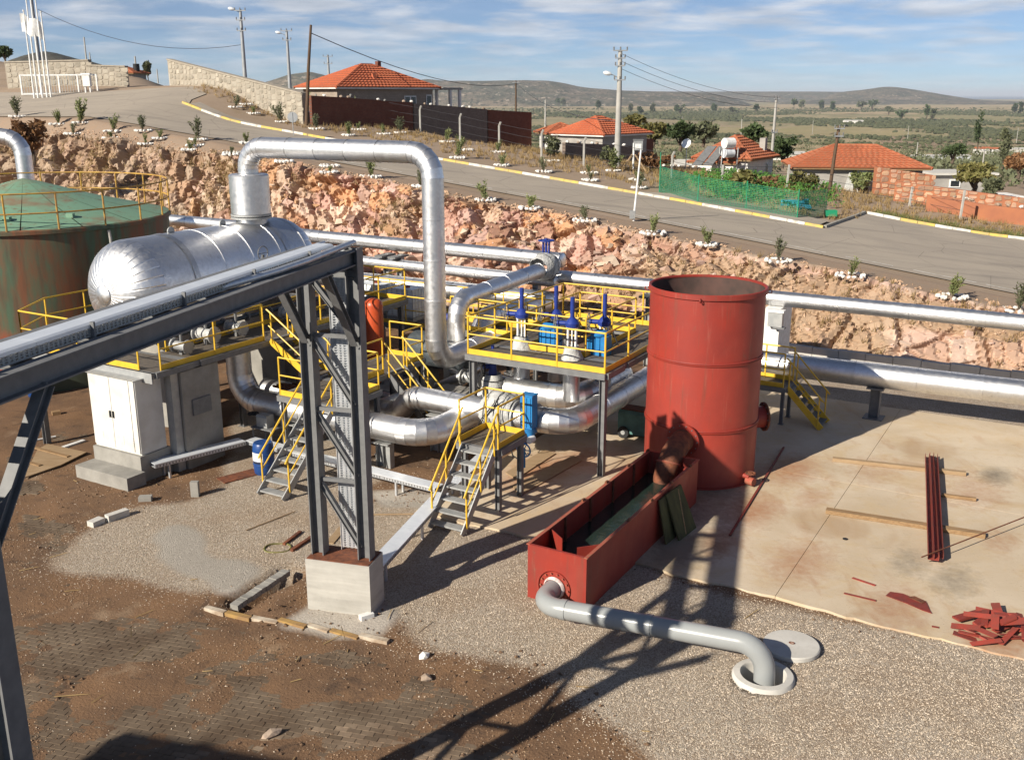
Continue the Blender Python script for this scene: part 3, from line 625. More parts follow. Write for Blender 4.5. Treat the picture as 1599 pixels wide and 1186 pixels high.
def rk(c, amp, k, tilt=1.0, st=1.0):
    u_, v_ = Ag / c + .15 * fbm(Ag * .9, Sg * 4, k + 50), Sg * 5.5 * hgt / c * st + .15 * fbm(Ag * .9 + 9, Sg * 4, k + 60)
    ix, iy, f1, f2, ox, oy = voro(u_, v_, k, True); h = hsh(ix, iy, k + 3)
    return amp * ((h - .5) * 1.6 + tilt * (ox * (hsh(ix, iy, k + 4) - .5) + oy * (hsh(ix, iy, k + 5) - .35)) * 1.6) - amp * .8 * (1 - sst(f2 - f1, 0, .10)), ix, iy
d1, i1, j1 = rk(2.8, .80, 101, 1.2); d2, i2, j2 = rk(1.05, .36, 131, 1.4); d3, i3, j3 = rk(.45, .12, 151, 1.5)
env = sst(Sg, -.02, .10) * (1 - sst(Sg, .97, 1.12)) * (.5 + .5 * hgt); rub = fbm(Ag * .25, Sg * 1.5, 71, 3); grs = sst(rub, .50, .62)
D_ = (d1 * (1 - .55 * grs) + d2 * (1 - .4 * grs) + d3) * env + (fbm(Ag * 4, Sg * 16, 77, 3) - .5) * .06 * np.clip(1.3 - Sg, 0, 1)
P3 = np.stack((Ag, Bg - D_ * .85, Zg + D_ * .42), -1).reshape(-1, 3)
Pw = np.column_stack((P3[:, 0] * .8660254 + P3[:, 1] * .5, -P3[:, 0] * .5 + P3[:, 1] * .8660254, P3[:, 2]))
pal = np.array([(.50, .33, .265), (.50, .30, .165), (.55, .43, .32), (.33, .20, .145), (.45, .26, .16), (.55, .40, .34), (.42, .30, .24), (.58, .47, .37)])
hh = (hsh(i1, j1, 9) * .5 + hsh(i2, j2, 10) * .5); ci = np.clip((hsh(i2, j2, 19) * 8).astype(int), 0, 7); C_ = pal[ci]
redd = sst(Ag, -46, -36) * (1 - sst(Ag, -20, -12)); C_ = C_ * (1 + (np.array([.0, -.10, -.10]) * redd[..., None])); pink = sst(Ag, -20, -12)[..., None]; C_ = C_ * (1 - .6 * pink) + np.array([.53, .37, .30]) * .6 * pink
lf = (1 - sst(Ag, -50, -44))[..., None]; C_ = C_ * (1 - .75 * lf) + np.array([.29, .21, .145]) * .75 * lf
C_ = C_ * (.75 + .5 * hh[..., None]); C_ = C_ * (1 - .75 * (grs * (1 - sst(Sg, .9, 1))))[..., None] + np.array([.33, .23, .14]) * (.75 * grs * (1 - sst(Sg, .9, 1)))[..., None]
soil = sst(Sg, .97, 1.10)[..., None]; C_ = C_ * (1 - soil) + np.array([.285, .215, .16]) * soil; foot = (1 - sst(Sg, 0, .07))[..., None]; C_ = C_ * (1 - foot) + np.array([.30, .225, .16]) * foot
me = fastmesh('rock_bank', Pw, grid_faces(len(aa), len(ss)), M['rock'], 4, {'col': C_.reshape(-1, 3)})
bank = link('rock_bank', me, kind='structure', label='cut bank of orange and pink rock below the road')
bk = P3.reshape(len(aa), len(ss), 3)
def bank_pt(a, s):
    i = int(np.clip(np.searchsorted(aa, a), 0, len(aa) - 1)); j = int(np.clip(np.searchsorted(ss, s), 0, len(ss) - 1)); p = bk[i, j]; return np.array(rotz(p, RP)), 0
rb = np.random.default_rng(9); bvar = []
CUBE = np.array([(-1, -1, -1), (1, -1, -1), (1, 1, -1), (-1, 1, -1), (-1, -1, 1), (1, -1, 1), (1, 1, 1), (-1, 1, 1)], float)
CUBF = np.array([(0, 2, 1), (0, 3, 2), (4, 5, 6), (4, 6, 7), (0, 1, 5), (0, 5, 4), (1, 2, 6), (1, 6, 5), (2, 3, 7), (2, 7, 6), (3, 0, 4), (3, 4, 7)])
for k in range(8):
    b = MB(); b.add(CUBE * .75 + rb.uniform(-.42, .42, (8, 3)), [tuple(f) for f in CUBF]); m_ = b.mesh('rock'); m_.materials.append(M['boulder']); bvar.append(m_)
def rsize(a_, q_): return (q_ ** 2.2) * np.interp(a_, [-66, -46, -38, -30, -14, -8, 6], [.16, .16, .24, .30, .34, .18, .12]) + .04
for k in range(90):
    a_ = rb.uniform(-62, -14); s_ = rb.uniform(.03, .97); p, _ = bank_pt(a_, s_); sz = float(rsize(a_, rb.uniform(.62, 1)))
    o = bpy.data.objects.new('rock', bvar[k % 8]); COL.objects.link(o); o.parent = bank; o.location = p + np.array((.25, .43, -.3)) * sz * .6; o.scale = (sz * rb.uniform(.7, 1.5), sz * rb.uniform(.6, 1.1), sz * rb.uniform(.6, 1.2)); o.rotation_euler = rb.uniform(-1, 1, 3) * (.9, .9, 3)
nc = 2300; ca = rb.uniform(-68, 8, nc); cs_ = rb.uniform(.0, 1.03, nc); q = fbm(ca * .25, cs_ * 1.5, 71, 3); kp = rb.random(nc) < (1 - .7 * sst(q, .5, .62)) * np.interp(ca, [-68, -48, -40, -14, -8, 8], [.45, .5, .75, .5, .22, .12]); ca, cs_ = ca[kp], cs_[kp]; nc = len(ca)
sz = rsize(ca, rb.uniform(.15, .9, nc)); V = CUBE[None] * .75 + rb.uniform(-.45, .45, (nc, 8, 3)); V = V * (sz[:, None, None] * rb.uniform(.7, 1.6, (nc, 1, 3)) * (1, 1, .55))
th = rb.uniform(0, 6.28, (nc, 2)); c1_, s1_ = np.cos(th[:, :1]), np.sin(th[:, :1]); c2_, s2_ = np.cos(th[:, 1:]), np.sin(th[:, 1:])
x_, y_, z_ = V[..., 0] * c1_ - V[..., 1] * s1_, V[..., 0] * s1_ + V[..., 1] * c1_, V[..., 2]; y_, z_ = y_ * c2_ - z_ * s2_, y_ * s2_ + z_ * c2_
pc_ = np.array([bank_pt(a_, s_)[0] for a_, s_ in zip(ca, cs_)]) + np.array((.25, .43, -.3)) * (sz * .55)[:, None]; V = np.stack((x_, y_, z_), -1) + pc_[:, None]
cc_ = pal[rb.integers(0, 8, nc)] * rb.uniform(.75, 1.2, (nc, 1)); w1 = np.interp(ca, [-50, -44], [.5, 0])[:, None]; cc_ = cc_ * (1 - w1) + np.array([.34, .25, .18]) * w1; w2 = np.interp(ca, [-18, -12], [0, .55])[:, None]; cc_ = cc_ * (1 - w2) + np.array([.53, .39, .33]) * w2
me = fastmesh('rock_shards', V.reshape(-1, 3), (CUBF[None] + (np.arange(nc) * 8)[:, None, None]).reshape(-1, 3), M['rock'], 3, {'col': np.repeat(cc_, 8, 0)}); link('rock_shards', me, bank, kind='stuff')
n = 15000; ra = rb.uniform(-66, 8, n); rs_ = np.clip(rb.beta(1.1, 1.1, n) * 1.18, 0, 1.2); q = fbm(ra * .25, rs_ * 1.5, 71, 3); kp = rb.random(n) < np.where(rs_ > .92, .8, .06 + .8 * sst(q, .47, .6)) * np.where(ra > -18, .35, 1); ra = ra[kp]; rs_ = rs_[kp]
pp = np.array([bank_pt(a_, s_)[0] for a_, s_ in zip(ra, rs_)]); scatter('rock_rubble', pp[:, :2], pp[:, 2] + .01, .025, .12, M['rubble'], 'loose rock rubble strewn down the cut bank', 'rubble', rb, .8)

# hillside that carries the road, then the land down to the plain
ha = np.arange(-125, 45, .6); hb = np.concatenate((np.arange(46.9, 60, .5), np.arange(60, 104, .8))); Ag, Bg = np.meshgrid(ha, hb, indexing='ij'); Zg = Hab(Ag, Bg)
Pw = np.stack((Ag * .8660254 + Bg * .5, -Ag * .5 + Bg * .8660254, Zg), -1).reshape(-1, 3)
me = fastmesh('hillside', Pw, grid_faces(len(ha), len(hb)), M['land'], 4, {'far': np.zeros(len(Pw))}); me.polygons.foreach_set('use_smooth', [True] * len(me.polygons))
link('hillside', me, kind='structure', label='sandy hillside beside and beyond the road')
yy = np.geomspace(48, 15500, 190); uu = np.linspace(-.85, .85, 300); Yg, Ug = np.meshgrid(yy, uu, indexing='ij'); Xg = Yg * Ug; bb = Xg * .5 + Yg * .8660254; Zg = HXY(Xg, Yg) - .35 * (bb < 101); Zg = np.where(bb < 48, -3, Zg)
me = fastmesh('plain', np.stack((Xg, Yg, Zg), -1).reshape(-1, 3), grid_faces(len(yy), len(uu))[:, ::-1], M['land'], 4, {'far': sst(np.hypot(Xg, Yg), 140, 420).ravel()}); me.polygons.foreach_set('use_smooth', [True] * len(me.polygons))
link('plain', me, kind='structure', label='wide farmed plain reaching towards the sea')
MB().add([(-90000, 9000, -66), (90000, 9000, -66), (90000, 110000, -66), (-90000, 110000, -66)], [(0, 1, 2, 3)]).build('sea', M['sea'], kind='structure', label='strip of blue sea on the horizon')
def hill(name, Y, depth, pts, m_, label, base=-60, rough=.08, k=0):
    xs = [((x - CXP) / FPX) * Y for x, _ in pts]; zs = [dp(x, y, Y)[2] for x, y in pts]; nx = 160; X_ = np.linspace(xs[0], xs[-1], nx); zt = np.interp(X_, xs, zs); V = []; ny = 16
    zt = base + (zt - base) * sst(np.minimum(np.arange(nx), nx - 1 - np.arange(nx)).astype(float), 0, 26); sm = np.convolve(np.pad(zt, 4, 'edge'), np.ones(9) / 9, 'valid'); zt = sm
    for jj in range(ny):
        f = jj / (ny - 1); e = math.sin(math.pi * min(1, f * .98 + .01)) ** .8; yv = Y + (f - .5) * depth
        zz_ = base + (zt - base) * e; zz_ = zz_ + (fbm(X_ * 14 / Y * 3, np.full(nx, jj * .5), 200 + k, 4) - .5) * rough * (zt.max() - base) * min(1, e * 1.2) * (1.0 if jj != ny // 2 else .4)
        V.append(np.column_stack((X_ * (yv / Y), np.full(nx, yv), zz_)))
    me = fastmesh(name, np.vstack(V), grid_faces(ny, nx)[:, ::-1], m_, 4); link(name, me, kind='structure', label=label)
hill('hill', 1500, 700, [(-150, 118), (20, 108), (60, 90), (105, 79), (150, 90), (200, 103), (262, 128), (330, 152), (480, 165)], M['hill_dk'], 'dark blue-grey hill behind the gate', -75, .04, 1)
hill('hill', 5000, 1100, [(380, 150), (430, 128), (470, 115), (500, 112), (530, 120), (600, 138), (640, 150)], M['hill_md'], 'low scrub hill behind the orange roofed house', -80, .05, 2)
hill('hill', 6800, 1900, [(560, 140), (640, 130), (668, 121), (690, 127), (760, 126), (815, 125), (870, 127), (900, 136), (960, 141), (1060, 144), (1200, 150)], M['hill_md'], 'flat topped scrub hill in the middle distance', -80, .05, 3)
hill('hill', 10500, 2500, [(900, 150), (980, 143), (1120, 143), (1250, 143), (1340, 144), (1400, 150), (1440, 157)], M['hill_md'], 'low pale ridge along the horizon', -80, .05, 4)
hill('hill', 8600, 2300, [(1230, 150), (1300, 143), (1335, 139), (1358, 135), (1378, 136), (1410, 141), (1450, 148), (1500, 156), (1640, 162)], M['hill_md'], 'rounded hill near the sea at the right', -80, .05, 5)
hill('hill', 7600, 1500, [(1150, 160), (1250, 156), (1330, 154), (1420, 156), (1500, 158), (1640, 160)], M['hill_md'], 'low broken slope below the right hill', -80, .08, 6)

# road, parking bay, kerbs, edge line
def nb(a): return np.interp(a, [-80, -70, -50], [46.9, 46.9, 48])
def sheet(name, al, b0, b1, nbk, off, m_, label=None, parent=None, kind='structure'):
    V = []
    for a_ in al:
        for k in range(nbk + 1):
            b_ = float(b0(a_) if callable(b0) else b0); c_ = float(b1(a_) if callable(b1) else b1); bb_ = b_ + (c_ - b_) * k / nbk; V.append((a_, bb_, float(Hab(a_, bb_)) + off))
    V = np.array(V); Pw = np.column_stack((V[:, 0] * .8660254 + V[:, 1] * .5, -V[:, 0] * .5 + V[:, 1] * .8660254, V[:, 2]))
    me = fastmesh(name, Pw, grid_faces(len(al), nbk + 1), m_, 4); me.polygons.foreach_set('use_smooth', [True] * len(me.polygons))
    return link(name, me, parent, kind=kind, label=label)
sheet('road', np.arange(-100, 30, 1.0), nb, lambda a: np.interp(a, [-100, -75, -66, -63, -61.5], [57, 58.5, 61.5, 60, 56.2]), 12, .05, M['asph'], 'worn grey asphalt road sloping down to the right')
sheet('parking_bay', np.arange(-12.6, 30, 1.0), 56.1, 65.1, 10, .055, M['asph'], 'asphalt parking bay beside the road')
sheet('pavement', np.arange(-61, -12.0, 1.0), 56.2, lambda a: np.interp(a, [-61, -50, -24, -22, -12], [57.4, 56.5, 56.5, 58.6, 58.8]), 3, .13, M['asph'], 'narrow pavement behind the painted kerb')
ke = thing('kerb', 'white and yellow painted kerb along the far road edge', None); ke['kind'] = 'structure'
def kerb_run(p0, p1, m1, m2, L=1.05):
    p0 = np.array(p0, float); p1 = np.array(p1, float); n = max(1, int(np.linalg.norm(p1 - p0) / L))
    for i in range(n):
        q = [p0 + (p1 - p0) * (i + e) / n for e in (.012, .988)]; w3 = []
        for x in q: z = float(Hab(x[0], x[1])); w3.append(np.array(rotz((x[0], x[1], z + .07), RP)))
        b = MB(); b.bar(w3[0], w3[1], .17, .24); b.build('kerb_stone', (m1, m2)[(i // 2) % 2] if m1 is not m2 else m1, ke)
kerb_run((-61.5, 56.1), (-12.7, 56.1), M['kerby'], M['kerbw'], .98)
kerb_run((-12.65, 56.3), (-12.3, 65.2), M['kerbc'], M['kerbc'], .9)
kerb_run((-12.2, 65.3), (14, 65.3), M['kerbw'], M['kerby'], .98)
for k, a_ in enumerate(np.arange(-44, 8, 3.1)):
    L_ = 2.2 if k % 3 else 2.7
    sheet('edge_line', np.arange(a_, a_ + L_ + .01, L_ / 4), 48.65, 48.76, 1, .058, M['kerbw'], 'thin white line along the near road edge')

# ploughed and stubble fields laid over the plain
def field(label, quad, m_):
    q = [np.array(hit(x, y)) for x, y in quad]; V = []; n1, n2 = 40, 10
    for i in range(n1 + 1):
        for j in range(n2 + 1):
            u_, v_ = i / n1, j / n2; p = (q[0] * (1 - u_) + q[1] * u_) * (1 - v_) + (q[3] * (1 - u_) + q[2] * u_) * v_; wob = (float(fbm(np.array(p[0] * .01), np.array(p[1] * .01), 5, 3)) - .5) * .02 * p[1]
            x_, y_ = p[0] + wob, p[1] + wob; V.append((x_, y_, float(HXY(x_, y_)) + .35))
    me = fastmesh('field', np.array(V), grid_faces(n1 + 1, n2 + 1), m_, 4); link('field', me, kind='structure', label=label)
M['f_tan'] = mat('stubble_field', (.42, .325, .20), (.34, .26, .155), .02, .95, world=True, spec=.1); M['f_olive'] = mat('olive_brown_field', (.27, .235, .115), (.33, .265, .15), .015, .95, world=True, spec=.1); M['f_brown'] = mat('bare_brown_field', (.33, .24, .165), (.26, .19, .13), .02, .95, world=True, spec=.1)
field('long tan stubble field below the far hills', [(700, 168), (1700, 171), (1700, 163), (700, 162)], M['f_tan'])
field('second tan field strip right of centre', [(1150, 177), (1700, 180), (1700, 174), (1150, 172)], M['f_tan'])
field('wide olive brown field behind the white house', [(985, 213), (1260, 216), (1330, 197), (1000, 199)], M['f_olive'])
field('olive green field above the long tiled roof', [(1220, 217), (1430, 213), (1400, 196), (1250, 195)], M['f_olive'])
field('bare brown field at the right edge', [(1390, 232), (1700, 236), (1700, 212), (1370, 214)], M['f_brown'])
field('tan field left of the concrete pole', [(690, 182), (960, 184), (950, 176), (700, 174)], M['f_tan'])
# ------------------------------------------------------------------ plant helpers
V3 = lambda *p: np.array(p, float)
def fillet(pts, rb):
    pts = [np.asarray(p, float) for p in pts]; segs = []; cur = pts[0]
    for i in range(1, len(pts) - 1):
        p = pts[i]; d0 = nrm(p - pts[i - 1]); d1 = nrm(pts[i + 1] - p); an = math.acos(max(-1, min(1, d0 @ d1)))
        if an < .02: continue
        t = min(rb * math.tan(an / 2), .49 * np.linalg.norm(p - pts[i - 1]) if i > 1 else np.linalg.norm(p - pts[i - 1]), .49 * np.linalg.norm(pts[i + 1] - p) if i < len(pts) - 2 else np.linalg.norm(pts[i + 1] - p))
        r = t / math.tan(an / 2); s0 = p - d0 * t; ax = nrm(np.cross(d0, d1)); nn = np.cross(ax, d0); c = s0 + nn * r
        segs.append(('s', cur, s0)); segs.append(('a', c, r, d0, nn, an)); cur = p + d1 * t
    segs.append(('s', cur, pts[-1])); return segs
def pipe(name, label, cat, pts, r, rb, sec=1.15, m='alu', rot=RP, group=None, n=26, gores=5, ends=True, root=None):
    if root is None:
        z0 = min(p[2] for p in pts) - r; root = thing(name, label, cat, (pts[0][0], pts[0][1], max(0, z0)), rot, group)
    for s in fillet(pts, rb):
        if s[0] == 's':
            p, q = s[1], s[2]; L = np.linalg.norm(q - p)
            if L < .03: continue
            k = max(1, int(round(L / sec))); d = (q - p) / L
            for i in range(k):
                l = L / k; b = MB(); lp = min(.05, l * .2); b.lathe([(r - .006, 0), (r - .001, .004), (r, l - lp), (r + .009, l - lp), (r + .009, l)], p + d * (l * i), n, d); b.build('cladding_section', M[m], root, smooth=35)
        else:
            _, c, R_, d0, nn, an = s; k = max(2, int(round(gores * an / 1.57)))
            for i in range(k):
                b = MB(); rr = []
                for e in (i / k, (i + 1) / k):
                    t = an * e; o_ = -nn * math.cos(t) + d0 * math.sin(t); tg = d0 * math.cos(t) + nn * math.sin(t); ax = np.cross(tg, o_); th = np.arange(n) * 2 * math.pi / n; rad = r + (.008 if e > i / k else 0)
                    rr.append(c + o_ * R_ + rad * (np.cos(th)[:, None] * o_ + np.sin(th)[:, None] * ax))
                b.add(np.vstack(rr), [(j, (j + 1) % n, n + (j + 1) % n, n + j) for j in range(n)]); b.build('elbow_segment', M[m], root, smooth=35)
    if ends:
        for p, q in ((pts[0], pts[1]), (pts[-1], pts[-2])):
            p = np.asarray(p, float); d = nrm(p - np.asarray(q, float)); b = MB(); b.lathe([(r, -.01), (r * .9, .02), (r * .3, .05), (0.001, .055)], p, n, d); b.build('end_cap', M[m], root, smooth=50)
    return root
def rail(root, pts, m='yellow', h=1.08, toe=True, sp=1.3, r=.026, mid=True, tm=None):
    pts = [np.asarray(p, float) for p in pts]
    for i in range(len(pts) - 1):
        p, q = pts[i], pts[i + 1]; L = np.linalg.norm(q - p); k = max(1, int(round(L / sp)))
        for j in range(k + (1 if i == len(pts) - 2 else 0)):
            x = p + (q - p) * j / k; MB().tube([x, x + V3(0, 0, h)], r, 6).build('post', M[m], root, smooth=50)
        MB().tube([p + V3(0, 0, h), q + V3(0, 0, h)], r, 6).build('top_rail', M[m], root, smooth=50)
        if mid: MB().tube([p + V3(0, 0, h * .53), q + V3(0, 0, h * .53)], r * .8, 6).build('mid_rail', M[m], root, smooth=50)
        if toe:
            MB().bar(p + V3(0, 0, .075), q + V3(0, 0, .075), .012, .15).build('toe_board', M[tm or m], root)
def deck(root, x0, x1, y0, y1, z, m='grating', edge='steel', th=.16, planks=0):
    n = max(1, int(round((y1 - y0) / .98))); n2 = max(1, int(round((x1 - x0) / 2.2)))
    for i in range(n):
        for j in range(n2):
            a0 = x0 + .06 + (x1 - x0 - .12) * j / n2; a1 = x0 + .06 + (x1 - x0 - .12) * (j + 1) / n2; b0 = y0 + .06 + (y1 - y0 - .12) * i / n; b1 = y0 + .06 + (y1 - y0 - .12) * (i + 1) / n
            MB().box(a0 + .004, a1 - .004, b0 + .004, b1 - .004, z - .035, z - .004).build('deck_panel', M[m], root)
    for p, q in (((x0, y0), (x1, y0)), ((x1, y0), (x1, y1)), ((x1, y1), (x0, y1)), ((x0, y1), (x0, y0))):
        d = nrm(V3(q[0] - p[0], q[1] - p[1], 0)) * .0601
        MB().bar(V3(*p, z - th / 2) + d * (1 if p[0] == q[0] else 0), V3(*q, z - th / 2) - d * (1 if p[0] == q[0] else 0), .12, th).build('edge_beam', M[edge], root)
def stair(name, label, p0, p1, wv, ns, m='steel_lt', rm='yellow', root=None, cat='stair', sm=None, rails=(1, 1), open_=True, rot=RP, group=None, h=.92):
    p0 = np.asarray(p0, float); p1 = np.asarray(p1, float); wv = np.asarray(wv, float); fl = V3(*(p1 - p0)[:2], 0); d = nrm(fl); W_ = np.linalg.norm(wv); sd_ = wv / W_
    if root is None: root = thing(name, label, cat, tuple(p0), rot, group)
    up = V3(0, 0, 1)
    for e in (0, 1):
        o_ = sd_ * W_ * e; MB().bar(p0 + o_ + up * .03, p1 + o_ + up * .0, .03, .2).build('stringer', M[sm or m], root)
    for i in range(ns):
        f = (i + .6) / ns; c = p0 + (p1 - p0) * f; rn = np.linalg.norm(fl) / ns
        MB().hexa([c - d * rn * .5 + sd_ * .016 - up * .02, c - d * rn * .5 + sd_ * (W_ - .016) - up * .02, c + d * rn * .6 + sd_ * (W_ - .016) - up * .02, c + d * rn * .6 + sd_ * .016 - up * .02,
                   c - d * rn * .5 + sd_ * .016 + up * .02, c - d * rn * .5 + sd_ * (W_ - .016) + up * .02, c + d * rn * .6 + sd_ * (W_ - .016) + up * .02, c + d * rn * .6 + sd_ * .016 + up * .02]).build('tread', M[m], root)
    for e in (0, 1):
        if not rails[e]: continue
        o_ = sd_ * (W_ * e + (.03 if e else -.03)); a_ = p0 + (p1 - p0) * .10 + o_; b_ = p1 + o_
        MB().tube([a_ - d * .1 + up * (h - .12), a_ + up * h, b_ + up * h, b_ + d * .05 + up * (h + .02)], .026, 6).build('handrail', M[rm], root, smooth=50)
        MB().tube([a_ + up * h * .5, b_ + up * h * .5], .02, 6).build('mid_rail', M[rm], root, smooth=50)
        k = 3 if np.linalg.norm(p1 - p0) > 2 else 2
        for j in range(k):
            x = a_ + (b_ - a_) * j / (k - 1 + 1e-9) * .93; MB().tube([x, x + up * h], .024, 6).build('post', M[rm], root, smooth=50)
    return root
def col(root, x, y, z0, z1, s=.16, m='steel', name='leg', plate=True):
    MB().hbeam((x, y, z0 + .02), (x, y, z1), s, s, .014, (1, 0, 0)).build(name, M[m], root)
    if plate: MB().box(x - s * .8, x + s * .8, y - s * .8, y + s * .8, z0, z0 + .02).build('base_plate', M[m], root)
def flange(root, p, d, r, t=.05, bolts=16, m='steel_lt', name='flange'):
    d = nrm(d); p = np.asarray(p, float); f = MB().cyl(p - d * t / 2, p + d * t / 2, r, n=28).build(name, M[m], root, smooth=40)
    b = MB(); _, s_, u_ = frame(d)
    for i in range(bolts):
        t_ = i * 2 * math.pi / bolts; c = p + (s_ * math.cos(t_) + u_ * math.sin(t_)) * r * .9; b.cyl(c - d * (t / 2 + .02), c + d * (t / 2 + .02), .016, n=6)
    b.build('bolts', M['steel'], f, kind='stuff'); return f

# ------------------------------------------------------------------ cable bridge and its tower
GA, GB = -8.5, -7.5            # the two main beams
T0, T1 = 16.8, 7.45             # tower, near tower
pl = thing('concrete_plinth', 'board marked concrete plinth under the steel lattice tower', 'plinth', (-7.995, 16.82, 0), RG)
bx = MB(); bx.box(-8.68, -7.31, 16.47, 17.17, -.3, 1.12); bx.build('block', M['conc'], pl)
MB().box(-8.66, -7.33, 16.49, 17.15, 1.12, 1.135).build('rust_stained_base_plate', M['rust'], pl)
pl2 = thing('concrete_plinth', 'concrete plinth under the near tower, at the left picture edge', 'plinth', (-7.995, T1, 0), RG)
MB().box(-8.68, -7.31, T1 - .35, T1 + .35, -.3, 1.12).build('block', M['conc'], pl2)
br = thing('cable_bridge', 'long grey steel cable bridge on two lattice towers', 'cable bridge', (-7.995, T0, 1.13), RG)
for a_ in (GA, GB):
    MB().hbeam((a_, 7.0, 7.155), (a_, T0 + .13, 7.155), .2, .27, .02).build('main_beam', M['steel'], br)
    for b_ in (T0, T1):
        z0 = 1.137 if b_ == T0 else 1.12
        MB().hbeam((a_, b_, z0), (a_, b_, 7.018 if a_ == GA else 7.33), .27, .26, .02, (1, 0, 0)).build('column', M['steel'], br)
        for s in ((-1,) if b_ == T0 else (-1, 1)):
            p, q = V3(a_, b_ + s * .1, 5.55), V3(a_, b_ + s * 1.2, 7.02); MB().hbeam(p, q, .14, .14, .014).build('knee_brace', M['steel'], br)
for b_ in (T0, T1):
    zs = [1.25, 2.75, 4.2, 5.65, 6.85]
    for i, z in enumerate(zs[1:-1]):
        MB().bar((GA + .12, b_ - .02, z), (GB - .12, b_ - .02, z), .08, .07).build('lacing_strut', M['steel'], br)
    for i in range(4):
        MB().hbeam((GA + .1, b_ - .02, zs[i + 1] - .08), (GB - .1, b_ - .02, zs[i] + .12), .1, .1, .012).build('lacing_diagonal', M['steel'], br)
    MB().hbeam((GA, b_ + .0, 6.84), (GB, b_ + .0, 6.84), .12, .14, .012).build('cross_beam', M['steel'], br)
for k, b_ in enumerate(np.arange(7.4, 16.6, 1.3)):
    MB().hbeam((GA + .1, b_, 7.2), (GB - .1, b_, 7.2), .1, .12, .012).build('cross_beam', M['steel'], br)
    if k % 2 == 0 and b_ < 15: MB().bar((GA + .1, b_ + .05, 7.16), (GB - .1, b_ + 1.15, 7.16), .07, .07).build('plan_bracing', M['steel'], br)
def perf(b, p, q, hgt, up, step=.06, t=.004):     # perforated sheet: rails and rungs with open slots
    p = np.asarray(p, float); q = np.asarray(q, float); d = nrm(q - p); up = np.asarray(up, float); L = np.linalg.norm(q - p)
    for e in (0, .36, .64, 1): b.bar(p + up * hgt * (e * .9 + .05), q + up * hgt * (e * .9 + .05), t, hgt * (.16 if e in (0, 1) else .1), up)
    n = int(L / step)
    for i in range(n):
        x = p + d * (i + .5) * step; b.bar(x + up * hgt * .06, x + up * hgt * .94, t * .9, step * .42, d)
    return b
ct = thing('cable_duct', 'pale lidded cable duct running along the top of the bridge', 'cable duct', (-8.1, 8, 7.27), RG)
for k in range(5):
    y0, y1 = 6.9 + k * 1.88, 6.9 + (k + 1) * 1.88 - .004; y1 = min(y1, 16.3)
    b = MB(); b.prof((-7.83, y0, 7.44), (-7.83, y1, 7.44), [(-.175, -.04), (-.168, -.04), (-.165, -.005), (.165, -.005), (.168, -.04), (.175, -.04), (.172, .0), (.13, .018), (-.13, .018), (-.172, .0)]); b.build('lid', M['tray'], ct)
    b = perf(MB(), (-7.665, y0, 7.30), (-7.665, y1, 7.30), .11, (0, 0, 1), .075); perf(b, (-7.995, y0, 7.30), (-7.995, y1, 7.30), .11, (0, 0, 1), .15); b.build('perforated_side', M['steel_lt'], ct)
    b = MB(); b.box(-7.995, -7.665, y0, y1, 7.293, 7.3); b.build('tray_bottom', M['galv'], ct)
    for yy_ in (y0 + .9,):
        MB().box(-8.02, -7.62, yy_ - .03, yy_ + .03, 7.268, 7.292).build('support', M['steel'], ct)
        MB().bar((-7.635, yy_, 7.295), (-7.635, yy_, 7.47), .03, .05).build('upright', M['steel'], ct)
MB().tube([(-8.1, 7.0, 7.36), (-8.1, 12, 7.36), (-8.12, 16.9, 7.38)], .035, 10).build('conduit_pipe', M['galv'], base=(-8.1, 8, 7.3), rot=RG, smooth=40, label='thin grey conduit beside the lidded duct on the bridge', cat='conduit')
MB().tube([(-7.72, 12.6, 7.335), (-7.56, 14, 7.35), (-7.5, 15, 7.37), (-7.55, 16.95, 7.40)], .055, 12).build('conduit_pipe', M['galv'], base=(-7.72, 8, 7.27), rot=RG, smooth=40, label='short steel conduit at the tower end of the bridge', cat='conduit')
vt = thing('cable_tray', 'perforated upright cable tray rising inside the lattice tower', 'cable tray', (-7.95, 17.05, 1.135), RG)
b = MB(); perf(b, (-8.12, 17.02, 1.2), (-8.12, 17.02, 7.3), .34, (1, 0, 0), .05); b.build('perforated_face', M['galv'], vt)
MB().box(-8.12, -7.78, 17.06, 17.07, 1.2, 7.3).build('back_sheet', M['tray'], vt)
for x in (-8.13, -7.77): MB().box(x - .006, x + .006, 17.0, 17.1, 1.15, 7.32).build('side_rail', M['galv'], vt)

# ------------------------------------------------------------------ cabinet block, main platform and big vessel
cb = thing('electrical_cabinet', 'white two-door electrical cabinet on a concrete base under the platform', 'cabinet', (-21.98, 17.2, .75), RP)
MB().box(-22.9, -21.08, 16.78, 17.62, .75, 2.82).build('body', M['white'], cb)
for i, (x0, x1) in enumerate(((-22.88, -22.06), (-22.04, -21.3))):
    d_ = MB().box(x0, x1, 16.74, 16.777, .82, 2.80).build('door', M['white'], cb)
    hx = -22.11 if i == 0 else -21.99
    MB().box(hx - .018, hx + .018, 16.70, 16.738, 1.68, 1.86).build('handle', M['black'], d_)
    for q in range(2):
        xx = x0 + (x1 - x0) * (.22 + .5 * q); b = MB()
        for k in range(5): b.box(xx, xx + .2, 16.73, 16.7385, .98 + k * .05, 1.005 + k * .05)
        b.build('vent_louvre', M['white'], d_)
MB().box(-21.28, -21.1, 16.745, 16.777, .80, 2.8).build('side_trim', M['white'], cb)
MB().box(-22.94, -21.02, 16.70, 17.66, 2.822, 2.832).build('top_plate', M['steel_lt'], cb)
pb = thing('cabinet_plinth', 'stepped concrete base under the white cabinet', 'plinth', (-21.98, 17, 0), RP)
